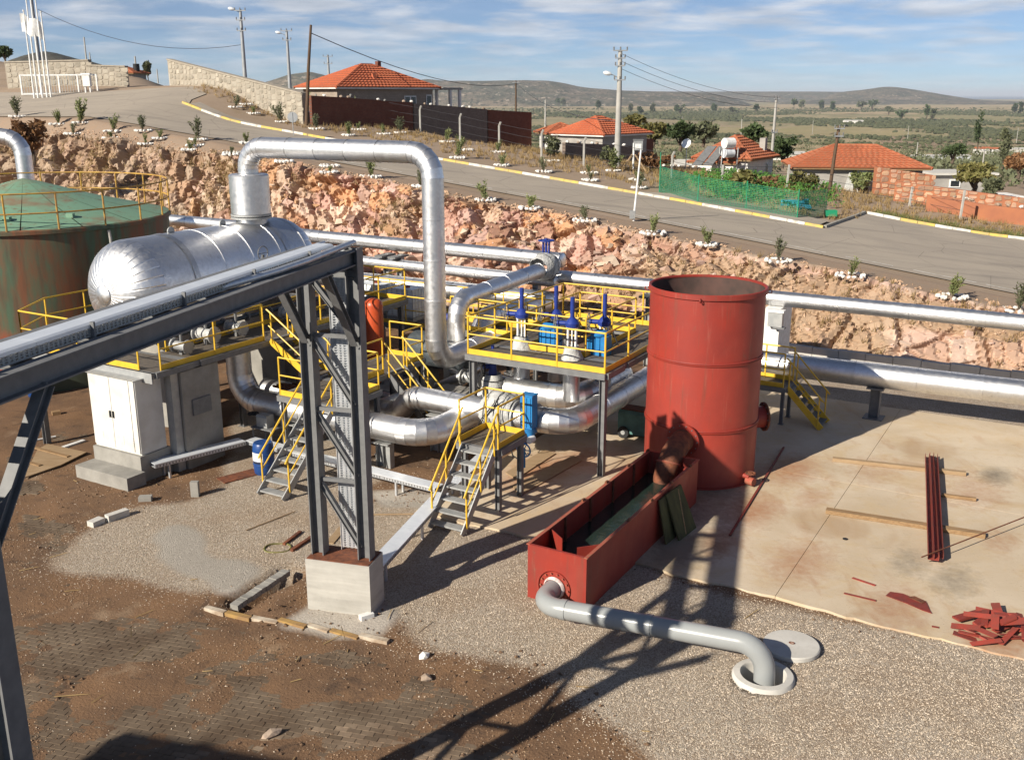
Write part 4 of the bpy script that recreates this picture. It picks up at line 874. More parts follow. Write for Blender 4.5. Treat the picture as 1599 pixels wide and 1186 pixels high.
MB().box(-22.92, -21.04, 16.68, 17.7, -.3, .745).build('plinth', M['conc2'], pb); MB().box(-22.95, -20.9, 16.08, 16.677, -.3, .36).build('step', M['conc2'], pb)
cw = thing('concrete_pillar', 'concrete pillar with steel edge right behind the white cabinet', 'pillar', (-20.85, 18.6, 0), RP)
MB().box(-21.2, -20.72, 18.0, 19.35, -.2, 2.8).build('wall', M['conc2'], cw); MB().box(-21.06, -20.8, 17.72, 17.97, -.2, 2.8).build('steel_post', M['steel_lt'], cw); MB().box(-20.715, -20.66, 18.3, 18.95, 1.5, 1.95).build('junction_box', M['steel'], cw)
mp = thing('vessel_platform', 'yellow railed steel platform around the large silver vessel', 'platform', (-23.5, 20, 3.0), RP)
deck(mp, -26.2, -20.7, 17.1, 18.5, 3.0); deck(mp, -22.3, -20.7, 18.62, 28.4, 3.0); deck(mp, -27.2, -25.7, 18.62, 28.4, 3.0)
MB().box(-26.2, -20.7, 17.03, 17.095, 2.72, 3.0).build('front_fascia', M['steel_lt'], mp)
rail(mp, [(-21.3, 17.15, 3), (-26.15, 17.15, 3)], sp=1.25); rail(mp, [(-26.15, 17.15, 3), (-27.15, 18.7, 3), (-27.15, 28.3, 3)], sp=1.4)
rail(mp, [(-20.75, 17.4, 3), (-20.75, 21.25, 3)], sp=1.9); rail(mp, [(-20.75, 22.3, 3), (-20.75, 28.35, 3), (-23.5, 28.35, 3)], sp=1.6)
rail(mp, [(-22.25, 18.9, 3), (-22.25, 26.5, 3)], sp=1.7, toe=True)
for x, y in ((-26.0, 17.4), (-27.1, 22), (-27.1, 28), (-20.85, 24.5), (-20.85, 28.2), (-22.2, 21.6), (-22.2, 28.2)): col(mp, x, y, 0, 2.84)
ve = thing('pressure_vessel', 'large horizontal silver insulated pressure vessel', 'vessel', (-24, 22.4, .0), RP)
R_, zc_ = 1.47, 4.53; b0_, b1_ = 19.4, 25.5
for i in range(5):
    y0 = b0_ + (b1_ - b0_) * i / 5; y1 = b0_ + (b1_ - b0_) * (i + 1) / 5
    MB().lathe([(R_, 0), (R_, y1 - y0 - .05), (R_ + .012, y1 - y0 - .05), (R_ + .012, y1 - y0)], (-24, y0, zc_), 56, (0, 1, 0)).build('shell_section', M['alu'], ve, smooth=35)
for yb, sgn in ((b0_, -1), (b1_, 1)):
    nseg = 34
    for k in range(nseg):
        b = MB(); T = np.linspace(0, 1.40, 10); V = []
        for t in T:
            for f in (0, .12, .5, .88, 1):
                ph = 2 * math.pi * (k + f) / nseg; w_ = (1 - abs(2 * f - 1)) ; rr_h = R_ * math.cos(t) - (.0 if f in (.12, .5, .88) else .009) * min(1, 3 * math.cos(t)); y_ = 1.02 * math.sin(t) - (0 if f not in (0, 1) else .007)
                V.append((-24 + rr_h * math.cos(ph) * sgn, yb + sgn * y_, zc_ + rr_h * math.sin(ph)))
        b.add(V, [(i * 5 + j, i * 5 + j + 1, (i + 1) * 5 + j + 1, (i + 1) * 5 + j) for i in range(9) for j in range(4)]); b.build('head_segment', M['alu'], ve, smooth=14)
    MB().lathe([(.30, .96), (.28, 1.04), (.2, 1.09), (.01, 1.10)], (-24, yb, zc_), 28, (0, sgn, 0)).build('head_boss', M['alu'], ve, smooth=40)
for y in (20.6, 24.6):
    MB().box(-25.1, -22.9, y - .25, y + .25, -.2, 3.35).build('saddle', M['conc2'], ve); MB().lathe([(R_ + .02, -.1), (R_ + .02, .1)], (-24, y, zc_), 30, (0, 1, 0)).build('strap', M['alu_old'], ve, smooth=35)
for y in (21.0, 23.1):
    b = MB(); b.cyl((-24.02, y, zc_ + R_ + .05), (-23.98, y, zc_ + R_ + .05), .13, n=16); b.box(-24.02, -23.98, y - .1, y + .1, zc_ + R_ - .05, zc_ + R_ + .05); b.build('lifting_lug', M['steel_lt'], ve)
b = MB(); b.tube([(-22.65, 23.0, 4.9), (-22.3, 23.0, 4.9), (-22.25, 23.0, 5.2)], .05, 8); b.tube([V3(-22.25, 23, 5.25) + .22 * V3(0, math.cos(t), math.sin(t)) for t in np.linspace(0, 6.28, 17)], .018, 5); b.tube([(-22.25, 22.78, 5.25), (-22.25, 23.22, 5.25)], .012, 5); b.build('side_valve', M['steel'], ve, smooth=40)
b = MB(); b.cyl((-24, 24.4, 5.7), (-24, 24.4, 6.12), .5, n=28); b.build('nozzle_neck', M['alu_old'], ve, smooth=40)
flange(ve, (-24, 24.4, 6.13), (0, 0, 1), .66, .06, 24, name='nozzle_flange'); flange(ve, (-24, 24.4, 6.22), (0, 0, 1), .66, .06, 24, name='nozzle_flange')
op = pipe('overhead_pipe', 'tall silver clad pipe arching from the vessel over to the right and down', 'pipe', [(-24, 24.4, 7.5), (-24, 24.4, 8.38), (-16.75, 24.4, 8.38), (-16.75, 24.4, 2.15), (-16.75, 27.6, 2.15)], .325, .70, 1.25, n=32)
MB().lathe([(.64, 6.26), (.64, 7.48), (.60, 7.52), (.36, 7.54)], (-24, 24.4, 0), 36).build('nozzle_jacket', M['alu'], op, smooth=35)
pipe('downcomer_pipe', 'silver pipe dropping from the vessel and turning right along the ground', 'pipe', [(-21.55, 20.95, 2.82), (-21.55, 20.95, 1.15), (-14.75, 20.95, 1.15), (-14.75, 24.6, 1.15)], .37, .82, 1.6, n=30, gores=6)
pipe('return_pipe', 'silver pipe behind the front pipe, stepping up towards the cloth wrapped valve', 'pipe', [(-22.3, 22.75, .92), (-17.05, 22.75, .92), (-16.45, 22.75, 1.52), (-13.95, 22.75, 1.52)], .335, .55, 1.5, n=28, ends=False)
for i, (x, y, z) in enumerate(((-16.2, 20.95, .74), (-19.6, 20.95, .74), (-15.6, 22.75, 1.13), (-18.6, 22.75, .55))):
    s_ = thing('pipe_support', ['short grey steel support under the right end of the front pipe', 'grey steel support under the front pipe near the stair', 'grey steel support under the raised back pipe', 'low grey support under the back pipe'][i], 'support', (x, y, 0), RP)
    MB().box(x - .28, x + .28, y - .22, y + .22, z - .03, z).build('top_plate', M['steel_lt'], s_); MB().hbeam((x - .08, y, 0), (x - .08, y, z - .03), .26, .26, .016, (1, 0, 0)).build('column', M['steel_lt'], s_); MB().box(x + .12, x + .26, y - .1, y + .1, 0, z - .031).build('brace_column', M['steel_lt'], s_)
# valve with blue actuator on the front line
def wrapped(name, label, p, d, r, L, seed):
    rg = np.random.default_rng(seed); n, m_ = 22, 9; d, s_, u_ = frame(d); V = []
    for j in range(m_):
        f = j / (m_ - 1); rr = r * (.78 + .32 * math.sin(math.pi * f))
        for i in range(n):
            t = 2 * math.pi * i / n; k = rr * (1 + rg.uniform(-.06, .06)); V.append(np.asarray(p) + d * (f - .5) * L + k * (math.cos(t) * s_ + math.sin(t) * u_))
    root = thing(name, label, 'valve', (p[0], p[1], 0), RP)
    b = MB(); b.add(V, [(j * n + i, j * n + (i + 1) % n, (j + 1) * n + (i + 1) % n, (j + 1) * n + i) for j in range(m_ - 1) for i in range(n)]); b.build('insulation_jacket', M['cloth'], root, smooth=60)
    for f in (-.25, .1, .33):
        b = MB(); b.lathe([(r * 1.1, -.012), (r * 1.12, 0), (r * 1.1, .012)], np.asarray(p) + d * f * L, 22, d); b.build('tie_strap', M['black'], root, smooth=40)
    return root
wv = wrapped('wrapped_valve', 'cloth wrapped valve body behind the small stair deck', (-13.5, 22.75, 1.55), (1, 0, 0), .52, .95, 3)
b = MB()
for k in range(4):
    pts = [V3(-13.7 + .12 * k, 22.3, 1.75 + .05 * k) + V3(.2 * math.sin(t * 2 + k), -.18 * math.sin(t), -.75 * t / 3 + .25 * math.sin(t * 1.5 + k)) for t in np.linspace(0, 3, 9)]; b.tube(pts, .014, 5)
b.build('hose', M['black'], wv, smooth=50)
ap = pipe('actuated_pipe', 'silver pipe from the blue actuator valve bending back behind the red cylinder', 'pipe', [(-12.35, 22.8, 1.5), (-11.4, 22.8, 1.5), (-11.25, 31.0, 1.5), (-9.3, 31.9, 1.45)], .35, .75, 1.2, n=28, gores=6)
av = thing('actuator_valve', 'valve with bright blue box actuator and handwheel on the front line', 'valve', (-12.7, 22.8, 0), RP)
MB().cyl((-13.05, 22.8, 1.5), (-12.36, 22.8, 1.5), .34, n=26).build('body', M['alu_old'], av, smooth=40); flange(av, (-13.0, 22.8, 1.5), (1, 0, 0), .43, .07, 12); flange(av, (-12.42, 22.8, 1.5), (1, 0, 0), .43, .07, 12)
MB().box(-12.52, -12.16, 22.12, 22.42, 1.42, 2.32).build('actuator_box', M['blue_lt'], av)
b = MB()
for k in range(3): b.box(-12.48 + k * .12, -12.44 + k * .12, 22.10, 22.118, 1.46, 2.28)
b.build('actuator_ribs', M['blue_lt'], av); MB().box(-12.54, -12.14, 22.10, 22.44, 2.322, 2.36).build('actuator_lid', M['blue_lt'], av)
b = MB(); b.cyl((-12.34, 22.27, 1.10), (-12.34, 22.27, 1.41), .16, .2, 14); b.box(-12.42, -12.26, 22.27, 22.6, 1.2, 1.36); b.build('gearbox', M['blue_lt'], av, smooth=40)
for x in (-12.46, -12.19): MB().cyl((x, 22.02, 1.14), (x, 22.24, 1.14), .095, n=14).build('gauge', M['whitep'], av, smooth=40)
def wheel(root, c, ax, r, m, name='handwheel', t=.022):
    d, s_, u_ = frame(ax); c = np.asarray(c, float); b = MB(); P = [c + r * (math.cos(t_) * s_ + math.sin(t_) * u_) for t_ in np.linspace(0, 2 * math.pi, 21)]; b.tube(P, t, 6)
    for k in range(3):
        v_ = math.cos(k * 1.047) * s_ + math.sin(k * 1.047) * u_; b.tube([c - v_ * r, c + v_ * r], t * .7, 5)
    b.cyl(c - d * .03, c + d * .03, t * 2.2, n=10); return b.build(name, m, root, smooth=50)
wheel(av, (-12.34, 22.0, .86), (0, 1, .1), .2, M['blue_lt']); MB().cyl((-12.34, 22.03, .35), (-12.34, 22.03, .8), .035, n=8).build('stem', M['blue_lt'], av, smooth=40)
MB().tube([(-12.59, 22.2, 1.3), (-12.84, 22.1, 1.0), (-12.74, 22.1, .6), (-12.54, 22.1, .5), (-12.44, 22.15, .7)], .02, 6).build('cable', M['black'], av, smooth=50)
pipe('looped_pipe', 'silver pipe curving back under the valve platform', 'pipe', [(-14.4, 24.3, 1.72), (-11.95, 24.3, 1.72), (-11.95, 27.5, 1.72)], .36, .78, .9, n=28, gores=6)
hv = wrapped('wrapped_valve', 'cloth wrapped valve with navy handwheel beside the platform leg', (-14.5, 24.0, 1.75), (0, 0, 1), .32, .9, 8)
MB().cyl((-14.5, 24.0, 2.15), (-14.5, 24.0, 2.5), .13, .10, 12).build('yoke', M['blue'], hv, smooth=40); MB().cyl((-14.5, 24.0, 2.5), (-14.5, 24.0, 3.05), .05, n=10).build('stem', M['blue'], hv, smooth=40); wheel(hv, (-14.72, 23.8, 2.42), (1, 1, 0), .27, M['black']); MB().cyl((-14.72, 23.8, 2.42), (-14.5, 24, 2.42), .07, n=10).build('gear', M['blue'], hv, smooth=40)

# ------------------------------------------------------------------ stairs and small decks
s1 = stair('steel_stair', 'front stair with grey treads beside the blue barrel', (-17.75, 17.6, 0), (-17.75, 19.75, 1.92), (.85, 0, 0), 9, 'steel_lt', sm=None)
ld = thing('crossing_platform', 'yellow railed crossing platform behind the lattice tower', 'platform', (-17.6, 21, 1.95), RP)
deck(ld, -19.0, -16.85, 19.85, 21.75, 1.95); deck(ld, -19.1, -17.75, 21.87, 25.2, 1.95)
rail(ld, [(-16.9, 19.9, 1.95), (-16.9, 21.7, 1.95), (-17.8, 21.7, 1.95), (-17.8, 23.1, 1.95)], sp=1.0); rail(ld, [(-17.8, 24.15, 1.95), (-17.8, 25.15, 1.95), (-19.05, 25.15, 1.95)], sp=1.1); rail(ld, [(-17.85, 19.9, 1.95), (-18.95, 19.9, 1.95)], sp=1.1)
for x, y in ((-16.95, 19.95), (-18.9, 19.95), (-16.95, 21.65), (-19.0, 25.1), (-17.85, 25.1), (-19.0, 21.9)): col(ld, x, y, 0, 1.79, .12)
stair('steel_stair', 'upper stair with yellow stringers from the crossing up to the vessel platform', (-19.0, 21.35, 1.95), (-20.6, 21.35, 3.0), (0, .85, 0), 5, 'grating', sm='yellow')
stair('steel_stair', 'back stair going down right from the crossing platform', (-15.9, 23.2, .1), (-17.75, 23.2, 1.95), (0, .85, 0), 9, 'grating', sm='steel')
stair('steel_stair', 'stair with open grey treads in front of the blue actuator', (-12.72, 18.1, .0), (-12.72, 19.62, 1.68), (.92, 0, 0), 7, 'steel_lt')
d2 = thing('valve_deck', 'small raised deck with yellow rails at the top of the actuator stair', 'platform', (-12.3, 20.3, 1.7), RP)
deck(d2, -12.92, -11.72, 19.66, 21.0, 1.7); rail(d2, [(-12.88, 19.7, 1.7), (-12.88, 20.96, 1.7), (-11.76, 20.96, 1.7), (-11.76, 19.7, 1.7)], sp=1.2)
for x, y in ((-12.8, 19.8), (-11.82, 19.8), (-12.8, 20.9), (-11.82, 20.9)): col(d2, x, y, 0, 1.54, .13)
vp_ = thing('valve_platform', 'large yellow railed platform carrying the blue stem valves', 'platform', (-12.7, 25, 2.95), RP)
deck(vp_, -14.85, -10.5, 23.1, 24.3, 2.95); deck(vp_, -14.85, -13.7, 24.42, 28.0, 2.95); deck(vp_, -11.7, -10.5, 24.42, 28.0, 2.95); deck(vp_, -14.85, -10.5, 28.12, 29.1, 2.95)
rail(vp_, [(-14.8, 29.05, 2.95), (-14.8, 23.15, 2.95), (-10.55, 23.15, 2.95), (-10.55, 26.2, 2.95), (-10.55, 29.05, 2.95), (-14.8, 29.05, 2.95)], sp=1.35)
rail(vp_, [(-13.65, 24.45, 2.95), (-11.75, 24.45, 2.95), (-11.75, 27.95, 2.95), (-13.65, 27.95, 2.95), (-13.65, 24.45, 2.95)], sp=1.5)
for x, y in ((-14.7, 23.25), (-10.6, 23.2), (-14.7, 29), (-10.6, 29), (-12.7, 29)): col(vp_, x, y, 0.0, 2.79, .17)
wk = thing('link_walkway', 'narrow yellow railed walkway left of the blue stem valves', 'platform', (-16.3, 27, 2.4), RP)
deck(wk, -18.4, -15.0, 27.6, 28.8, 2.4); rail(wk, [(-18.35, 27.65, 2.4), (-15.05, 27.65, 2.4)], sp=1.2); rail(wk, [(-15.05, 28.75, 2.4), (-18.35, 28.75, 2.4)], sp=1.2)
for x, y in ((-18.3, 27.7), (-15.1, 27.7), (-18.3, 28.7), (-15.1, 28.7)): col(wk, x, y, 0, 2.24, .12)
fp = thing('chemical_platform', 'yellow railed platform carrying two white caged tanks', 'platform', (-21, 30.5, 1.8), RP)
deck(fp, -26.0, -17.0, 29.3, 32.0, 1.8); rail(fp, [(-25.9, 29.35, 1.8), (-17.05, 29.35, 1.8), (-17.05, 31.95, 1.8)], sp=1.6); rail(fp, [(-17.05, 31.95, 1.8), (-25.9, 31.95, 1.8)], sp=1.8)
for x in (-24.5, -20.8, -17.1):
    for y in (29.4, 31.9): col(fp, x, y, 0, 1.64, .14)
def stem_valve(name, label, a_, b_, zb, ht, box=False, boxm='blue_lt', yoke='whitep'):
    r = thing(name, label, 'valve', (a_, b_, zb), RP)
    b = MB(); rg = np.random.default_rng(int(abs(a_ * 100))); V = []
    for j in range(6):
        f = j / 5
        for i in range(14):
            t = 2 * math.pi * i / 14; k = (.42 - .24 * f) * (1 + rg.uniform(-.12, .12)); V.append((a_ + k * math.cos(t), b_ + k * math.sin(t), zb + f * .62))
    b.add(V, [(j * 14 + i, j * 14 + (i + 1) % 14, (j + 1) * 14 + (i + 1) % 14, (j + 1) * 14 + i) for j in range(5) for i in range(14)]); b.build('cloth_jacket', M['cloth'], r, smooth=60)
    z = zb + .6; b = MB()
    for s in (-1, 1): b.box(a_ + s * .12 - .025, a_ + s * .12 + .025, b_ - .04, b_ + .04, z, z + .55)
    b.box(a_ - .15, a_ + .15, b_ - .06, b_ + .06, z + .5, z + .56); b.cyl((a_, b_, z), (a_, b_, z + .5), .025, n=8); b.build('yoke', M[yoke], r)
    z += .56; MB().lathe([(.19, 0), (.2, .1), (.13, .2), (.07, .26)], (a_, b_, z), 18).build('bonnet', M['blue'], r, smooth=40); MB().cyl((a_, b_, z + .2), (a_, b_, z + ht), .062, n=12).build('stem_cover', M['blue'], r, smooth=40)
    g = MB().cyl((a_ - .05, b_, z + .08), (a_ - .42, b_ - .1, z + .08), .07, n=10).build('gear', M['blue'], r, smooth=40); wheel(r, (a_ - .45, b_ - .11, z + .08), (1, .25, 0), .23, M['steel'], t=.015)
    if box:
        x0, y0 = a_ + .12, b_ - .75; MB().box(x0 - .3, x0 + .3, y0, y0 + .36, zb + .22, zb + 1.0).build('actuator_box', M[boxm], r); MB().lathe([(.26, 0), (.27, .06), (.2, .12), (.1, .15)], (x0, y0 + .18, zb + 1.0), 16).build('actuator_cap', M[boxm], r, smooth=40)
        b = MB()
        for k in range(4): b.box(x0 - .24 + k * .15, x0 - .2 + k * .15, y0 - .03, y0 - .002, zb + .26, zb + .96)
        b.build('cooling_fins', M[boxm], r); MB().tube([(x0 + .3, y0 + .2, zb + .6), (x0 + .5, y0 + .3, zb + .8), (a_ + .2, b_, z)], .018, 6).build('cable', M['black'], r, smooth=50)
def at_ab(x, y, z): return ab(gp(x, y, z))[:2]
for (x, y, h_, bx_, lb) in ((815, 556, .85, False, 'leftmost blue stem valve on the platform, without box'), (868, 545, .95, True, 'second stem valve from the left, above a blue actuator box'), (893, 573, .82, False, 'front middle blue stem valve with a cloth wrapped foot'), (943, 558, .9, True, 'rightmost stem valve beside a blue actuator box near the red cylinder')):
    a_, b_ = at_ab(x, y, 2.7); stem_valve('stem_valve', lb, a_, b_, 2.7 if b_ < 24.6 else 2.5, h_, bx_)
    zb = 2.5
    MB().cyl((a_, b_, 1.75), (a_, b_, 2.55), .24, n=18).build('valve_riser', M['alu_old'], base=(a_, b_, 1.75), rot=RP, smooth=40, label='weathered riser pipe under the ' + lb.split(',')[0].split(' with')[0].split(' beside')[0], cat='pipe')

# ------------------------------------------------------------------ long lines behind
pipe('transfer_pipe', 'long upper silver pipe along the rock bank, left run to the handwheel valve', 'pipe', [(-46, 36.6, 3.72), (-36, 36.4, 3.72), (-31, 35.4, 3.72), (-17.9, 35.0, 3.72)], .29, 6, 1.9, n=26, gores=4)
pipe('transfer_pipe', 'long upper silver pipe running right past the white pier', 'pipe', [(-18.6, 34.75, 3.1), (9, 34.6, 3.1)], .265, 1, 2.3, n=26)
pipe('transfer_pipe', 'shaded middle pipe below the upper pipe', 'pipe', [(-40, 35.0, 2.95), (-17.8, 34.3, 2.98)], .23, 1, 1.9, n=22)
pipe('transfer_pipe', 'thick lower pipe turning forward beside the stem valves', 'pipe', [(-38, 34.0, 2.15), (-17.45, 33.6, 2.35), (-17.45, 28.2, 2.75), (-17.45, 27.9, 1.2)], .37, .75, 1.9, n=28)
pipe('branch_pipe', 'silver branch pipe sloping up to the handwheel valve on the upper line', 'pipe', [(-17.55, 26.75, 1.2), (-17.55, 26.75, 3.55), (-18.0, 33.2, 3.55)], .29, .65, 1.3, n=26)
jv = wrapped('junction_valve', 'cloth wrapped valve with blue handwheel where the branch meets the upper pipe', (-18.05, 33.8, 3.62), (0, 1, 0), .5, 1.1, 12)
MB().cyl((-18.05, 33.9, 4.05), (-18.05, 33.9, 4.7), .05, n=10).build('stem', M['blue'], jv, smooth=40); wheel(jv, (-18.05, 33.9, 4.62), (0, 0, 1), .3, M['blue']); b = MB(); b.box(-18.2, -18.15, 33.85, 33.95, 4.05, 4.6); b.box(-17.95, -17.9, 33.85, 33.95, 4.05, 4.6); b.build('yoke', M['blue'], jv)
lp = pipe('transfer_pipe', 'wide low silver pipe running right over the gravel on short supports', 'pipe', [(-9.6, 31.95, 1.45), (-1.1, 32.45, 1.45), (9, 33.0, 1.45)], .385, 3, 1.9, n=30)
for i, (a_, b_) in enumerate(((-5.2, 32.2), (4.5, 32.75))):
    s_ = thing('pipe_support', ['grey steel pedestal under the wide low pipe on the slab', 'grey steel pedestal under the wide low pipe beyond the right edge'][i], 'support', (a_, b_, .055), RP)
    MB().box(a_ - .3, a_ + .3, b_ - .3, b_ + .3, .055, .085).build('base_plate', M['steel'], s_); MB().hbeam((a_, b_, .085), (a_, b_, 1.04), .3, .3, .02, (1, 0, 0)).build('column', M['steel'], s_); MB().box(a_ - .26, a_ + .26, b_ - .3, b_ + .3, 1.04, 1.085).build('cradle', M['steel'], s_)
wp = thing('white_pier', 'white pier carrying the upper pipe beside the red cylinder', 'pier', (-9.2, 35, 0), RP)
MB().box(-9.5, -8.95, 34.15, 35.75, -.2, 2.83).build('shaft', M['whitep'], wp); b = MB(); b.box(-9.3, -8.8, 33.9, 34.145, 2.25, 2.75); b.build('bracket_box', M['steel_lt'], wp); MB().box(-9.35, -8.75, 33.86, 34.14, 2.76, 2.84).build('bracket_plate', M['whitep'], wp); MB().box(-9.1, -8.7, 33.88, 34.14, 2.19, 2.245).build('bracket_shelf', M['steel'], wp)
for i, (a_, b_, zt) in enumerate(((-26.4, 34.9, 3.36), (-25.7, 34.9, 3.36), (-18.7, 34.4, 3.3), (-34, 35.2, 3.36), (0, 34.65, 2.84), (-14, 34.7, 2.84))):
    s_ = thing('pipe_column', ['left of the twin grey columns carrying the upper pipes', 'right of the twin grey columns carrying the upper pipes', 'grey column by the handwheel valve junction', 'grey pipe column far left behind the silver vessel', 'pipe column right of the white pier', 'pipe column hidden behind the valve platform'][i], 'column', (a_, b_, 0), RP)
    MB().hbeam((a_, b_ - .05, 0), (a_, b_ - .05, zt), .26, .26, .018, (1, 0, 0)).build('shaft', M['steel_lt'], s_); MB().box(a_ - .2, a_ + .2, b_ - .7, b_ + .3, zt - .1, zt - .02).build('arm', M['steel'], s_)
rs = stair('steel_stair', 'short yellow stair going down right behind the red cylinder', (-6.35, 30.05, .06), (-7.5, 30.05, 1.25), (0, .85, 0), 6, 'steel', sm='yellow')
rd = thing('crossing_platform', 'small yellow railed platform behind the red cylinder', 'platform', (-8.3, 30.5, 1.25), RP)
deck(rd, -9.4, -7.5, 29.95, 31.0, 1.25, th=.14); rail(rd, [(-9.35, 30.95, 1.25), (-7.55, 30.95, 1.25)], sp=.9); rail(rd, [(-7.6, 30.0, 1.25), (-9.35, 30.0, 1.25)], sp=1.2)
for x, y in ((-7.6, 30.05), (-9.3, 30.05), (-7.6, 30.9), (-9.3, 30.9)): col(rd, x, y, .055, 1.11, .1)
kw = thing('low_kerb_wall', 'low pale block wall at the foot of the rock bank', 'wall', (0, 39.5, 0), RP)
for i in range(26):
    x = -13 + i * 1.02; MB().box(x, x + 1.0, 39.35, 39.6, -.1, .34 + .02 * math.sin(i * 3)).build('block', M['conc_w'], kw)
# equipment under and behind the platforms
ot = thing('orange_vessel', 'orange upright vessel behind the lattice tower', 'vessel', (-20.5, 26.2, 0), RP)
MB().lathe([(.32, .9), (.32, 3.2), (.29, 3.33), (.2, 3.41), (.1, 3.44), (.01, 3.45)], (-20.5, 26.2, 0), 28).build('shell', M['orange'], ot, smooth=40); MB().lathe([(.01, .5), (.25, .56), (.32, .75), (.32, .9)], (-20.5, 26.2, 0), 28).build('bottom_head', M['orange'], ot, smooth=40)
for k in range(3): MB().box(-20.5 + .27 * math.cos(k * 2.09) - .04, -20.5 + .27 * math.cos(k * 2.09) + .04, 26.2 + .27 * math.sin(k * 2.09) - .04, 26.2 + .27 * math.sin(k * 2.09) + .04, 0, .75).build('leg', M['steel'], ot)
gv = thing('dark_drum', 'dark jacketed horizontal drum behind the arching pipe', 'vessel', (-18.4, 27.4, 0), RP)
b = MB(); b.lathe([(.01, -.28), (.3, -.24), (.52, -.1), (.6, 0), (.6, 2.0), (.52, 2.1), (.3, 2.24), (.01, 2.28)], (-19.3, 26.9, 1.75), 26, (1, .0, 0)); b.build('jacket', M['darkclad'], gv, smooth=40)
for f in (.5, 1.5): MB().box(-19.3 + f - .12, -19.3 + f + .12, 26.5, 27.3, 0, 1.3).build('saddle', M['conc2'], gv)
MB().cyl((-18.1, 26.9, 2.3), (-18.1, 26.9, 2.75), .22, .15, 14).build('valve_body', M['darkclad'], gv, smooth=40); MB().cyl((-18.1, 26.9, 2.75), (-18.1, 26.9, 3.65), .06, n=10).build('valve_stem', M['blue'], gv, smooth=40); MB().cyl((-18.3, 26.9, 2.95), (-17.9, 26.9, 2.95), .12, n=12).build('valve_gear', M['blue'], gv, smooth=40)
vd = thing('upright_drum', 'large grey upright drum under the vessel platform', 'vessel', (-21.0, 24.2, 0), RP)
MB().lathe([(.72, 0), (.72, 2.5), (.65, 2.6), (.01, 2.62)], (-21.3, 24.3, 0), 30).build('jacket', M['alu_old'], vd, smooth=40)
pipe('drain_pipe', 'short weathered elbow lying under the vessel platform', 'pipe', [(-20.0, 23.7, .5), (-18.6, 23.7, .5), (-18.6, 24.8, .5)], .28, .5, .8, 'alu_old', n=20)
for i, (x, y) in enumerate(((-23.75, 30.6), (-22.15, 30.4))):
    ib = thing('caged_tank', ['left white plastic tank in a wire cage on the far platform', 'right white plastic tank in a wire cage on the far platform'][i], 'tank', (x, y, 1.8), RP)
    MB().box(x - .62, x + .62, y - .52, y + .52, 1.8, 1.93).build('pallet', M['steel_lt'], ib); bb = MB(); bb.box(x - .57, x + .57, y - .47, y + .47, 1.94, 2.98); bb.build('bottle', M['ibc'], ib); MB().cyl((x, y, 2.98), (x, y, 3.03), .12, n=16).build('cap', M['redscrap'], ib, smooth=40)
    cg = MB()
    for f in np.linspace(-1, 1, 6):
        for s in (-1, 1):
            cg.box(x + f * .6 - .009, x + f * .6 + .009, y + s * .5 - .009, y + s * .5 + .009, 1.93, 3.0); cg.box(x + s * .6 - .009, x + s * .6 + .009, y + f * .5 - .009, y + f * .5 + .009, 1.93, 3.0)
    for z in np.linspace(2.0, 3.0, 5):
        for s in (-1, 1): cg.box(x - .6, x + .6, y + s * .5 - .008, y + s * .5 + .008, z - .009, z + .009); cg.box(x + s * .6 - .008, x + s * .6 + .008, y - .5, y + .5, z - .009, z + .009)
    cg.build('cage', M['galv'], ib)
for i, (x0, x1, y0, y1, z1) in enumerate(((-17.6, -16.0, 25.2, 26.2, .9), (-15.5, -14.9, 25.5, 27.2, .7), (-20.6, -19.4, 25.6, 27.9, .5), (-18.4, -17.9, 25.3, 25.9, 1.1))):
    MB().box(x0, x1, y0, y1, -.2, z1).build('foundation_block', M['conc2'], base=((x0 + x1) / 2, (y0 + y1) / 2, 0), rot=RP, label=['wide dark concrete block behind the crossing stair', 'low concrete block under the valve platform edge', 'long low concrete block below the orange vessel', 'tall narrow concrete block by the dark drum'][i], cat='concrete block')
rr_ = thing('rusty_bar_bundle', 'bundle of rusty steel bars lying under the vessel platform', 'steel bars', (-19.6, 22, 1.5), RP)
for k in range(7): MB().bar((-20.8 + .1 * k, 21.55 + .06 * k, 1.52 + .035 * (k % 3)), (-18.9 + .05 * k, 21.35 + .13 * k, 1.5 + .035 * (k % 3)), .06, .06).build('bar', M['rust'], rr_)
# trays on the ground
def ground_tray(name, label, p, q, w=.34, lid=True, zleg=True):
    p = V3(*p); q = V3(*q); r = thing(name, label, 'cable tray', (p[0], p[1], 0), RP); L = np.linalg.norm(q - p); n = max(1, int(L / 1.5)); d = (q - p) / L; s_ = np.cross(d, V3(0, 0, 1))
    for i in range(n):
        x0 = p + d * L * i / n; x1 = p + d * (L * (i + 1) / n - .006); b = MB(); b.prof(x0, x1, [(-w / 2, -.09), (w / 2, -.09), (w / 2, .0), (w / 2 - .02, .0), (w / 2 - .02, -.07), (-w / 2 + .02, -.07), (-w / 2 + .02, 0), (-w / 2, 0)]); b.build('tray_section', M['galv'], r)
        if lid: MB().bar(x0 + V3(0, 0, .012), x1 + V3(0, 0, .012), w + .01, .02).build('lid', M['tray'], r)
        b = MB()
        for k in range(int(np.linalg.norm(x1 - x0) / .09)):
            c = x0 + d * (.05 + k * .09) + s_ * (w / 2 + .003); b.bar(c - V3(0, 0, .075), c - V3(0, 0, .02), .004, .03, d)
        b.build('side_slots', M['steel'], r, kind='stuff')
        m_ = x0 + d * .4
        for s in (-1, 1): MB().bar(m_ + s_ * s * (w / 2 - .04) - V3(0, 0, .09), V3(*(m_ + s_ * s * (w / 2 - .04))[:2], -.05), .05, .05).build('leg', M['galv'], r)
    return r
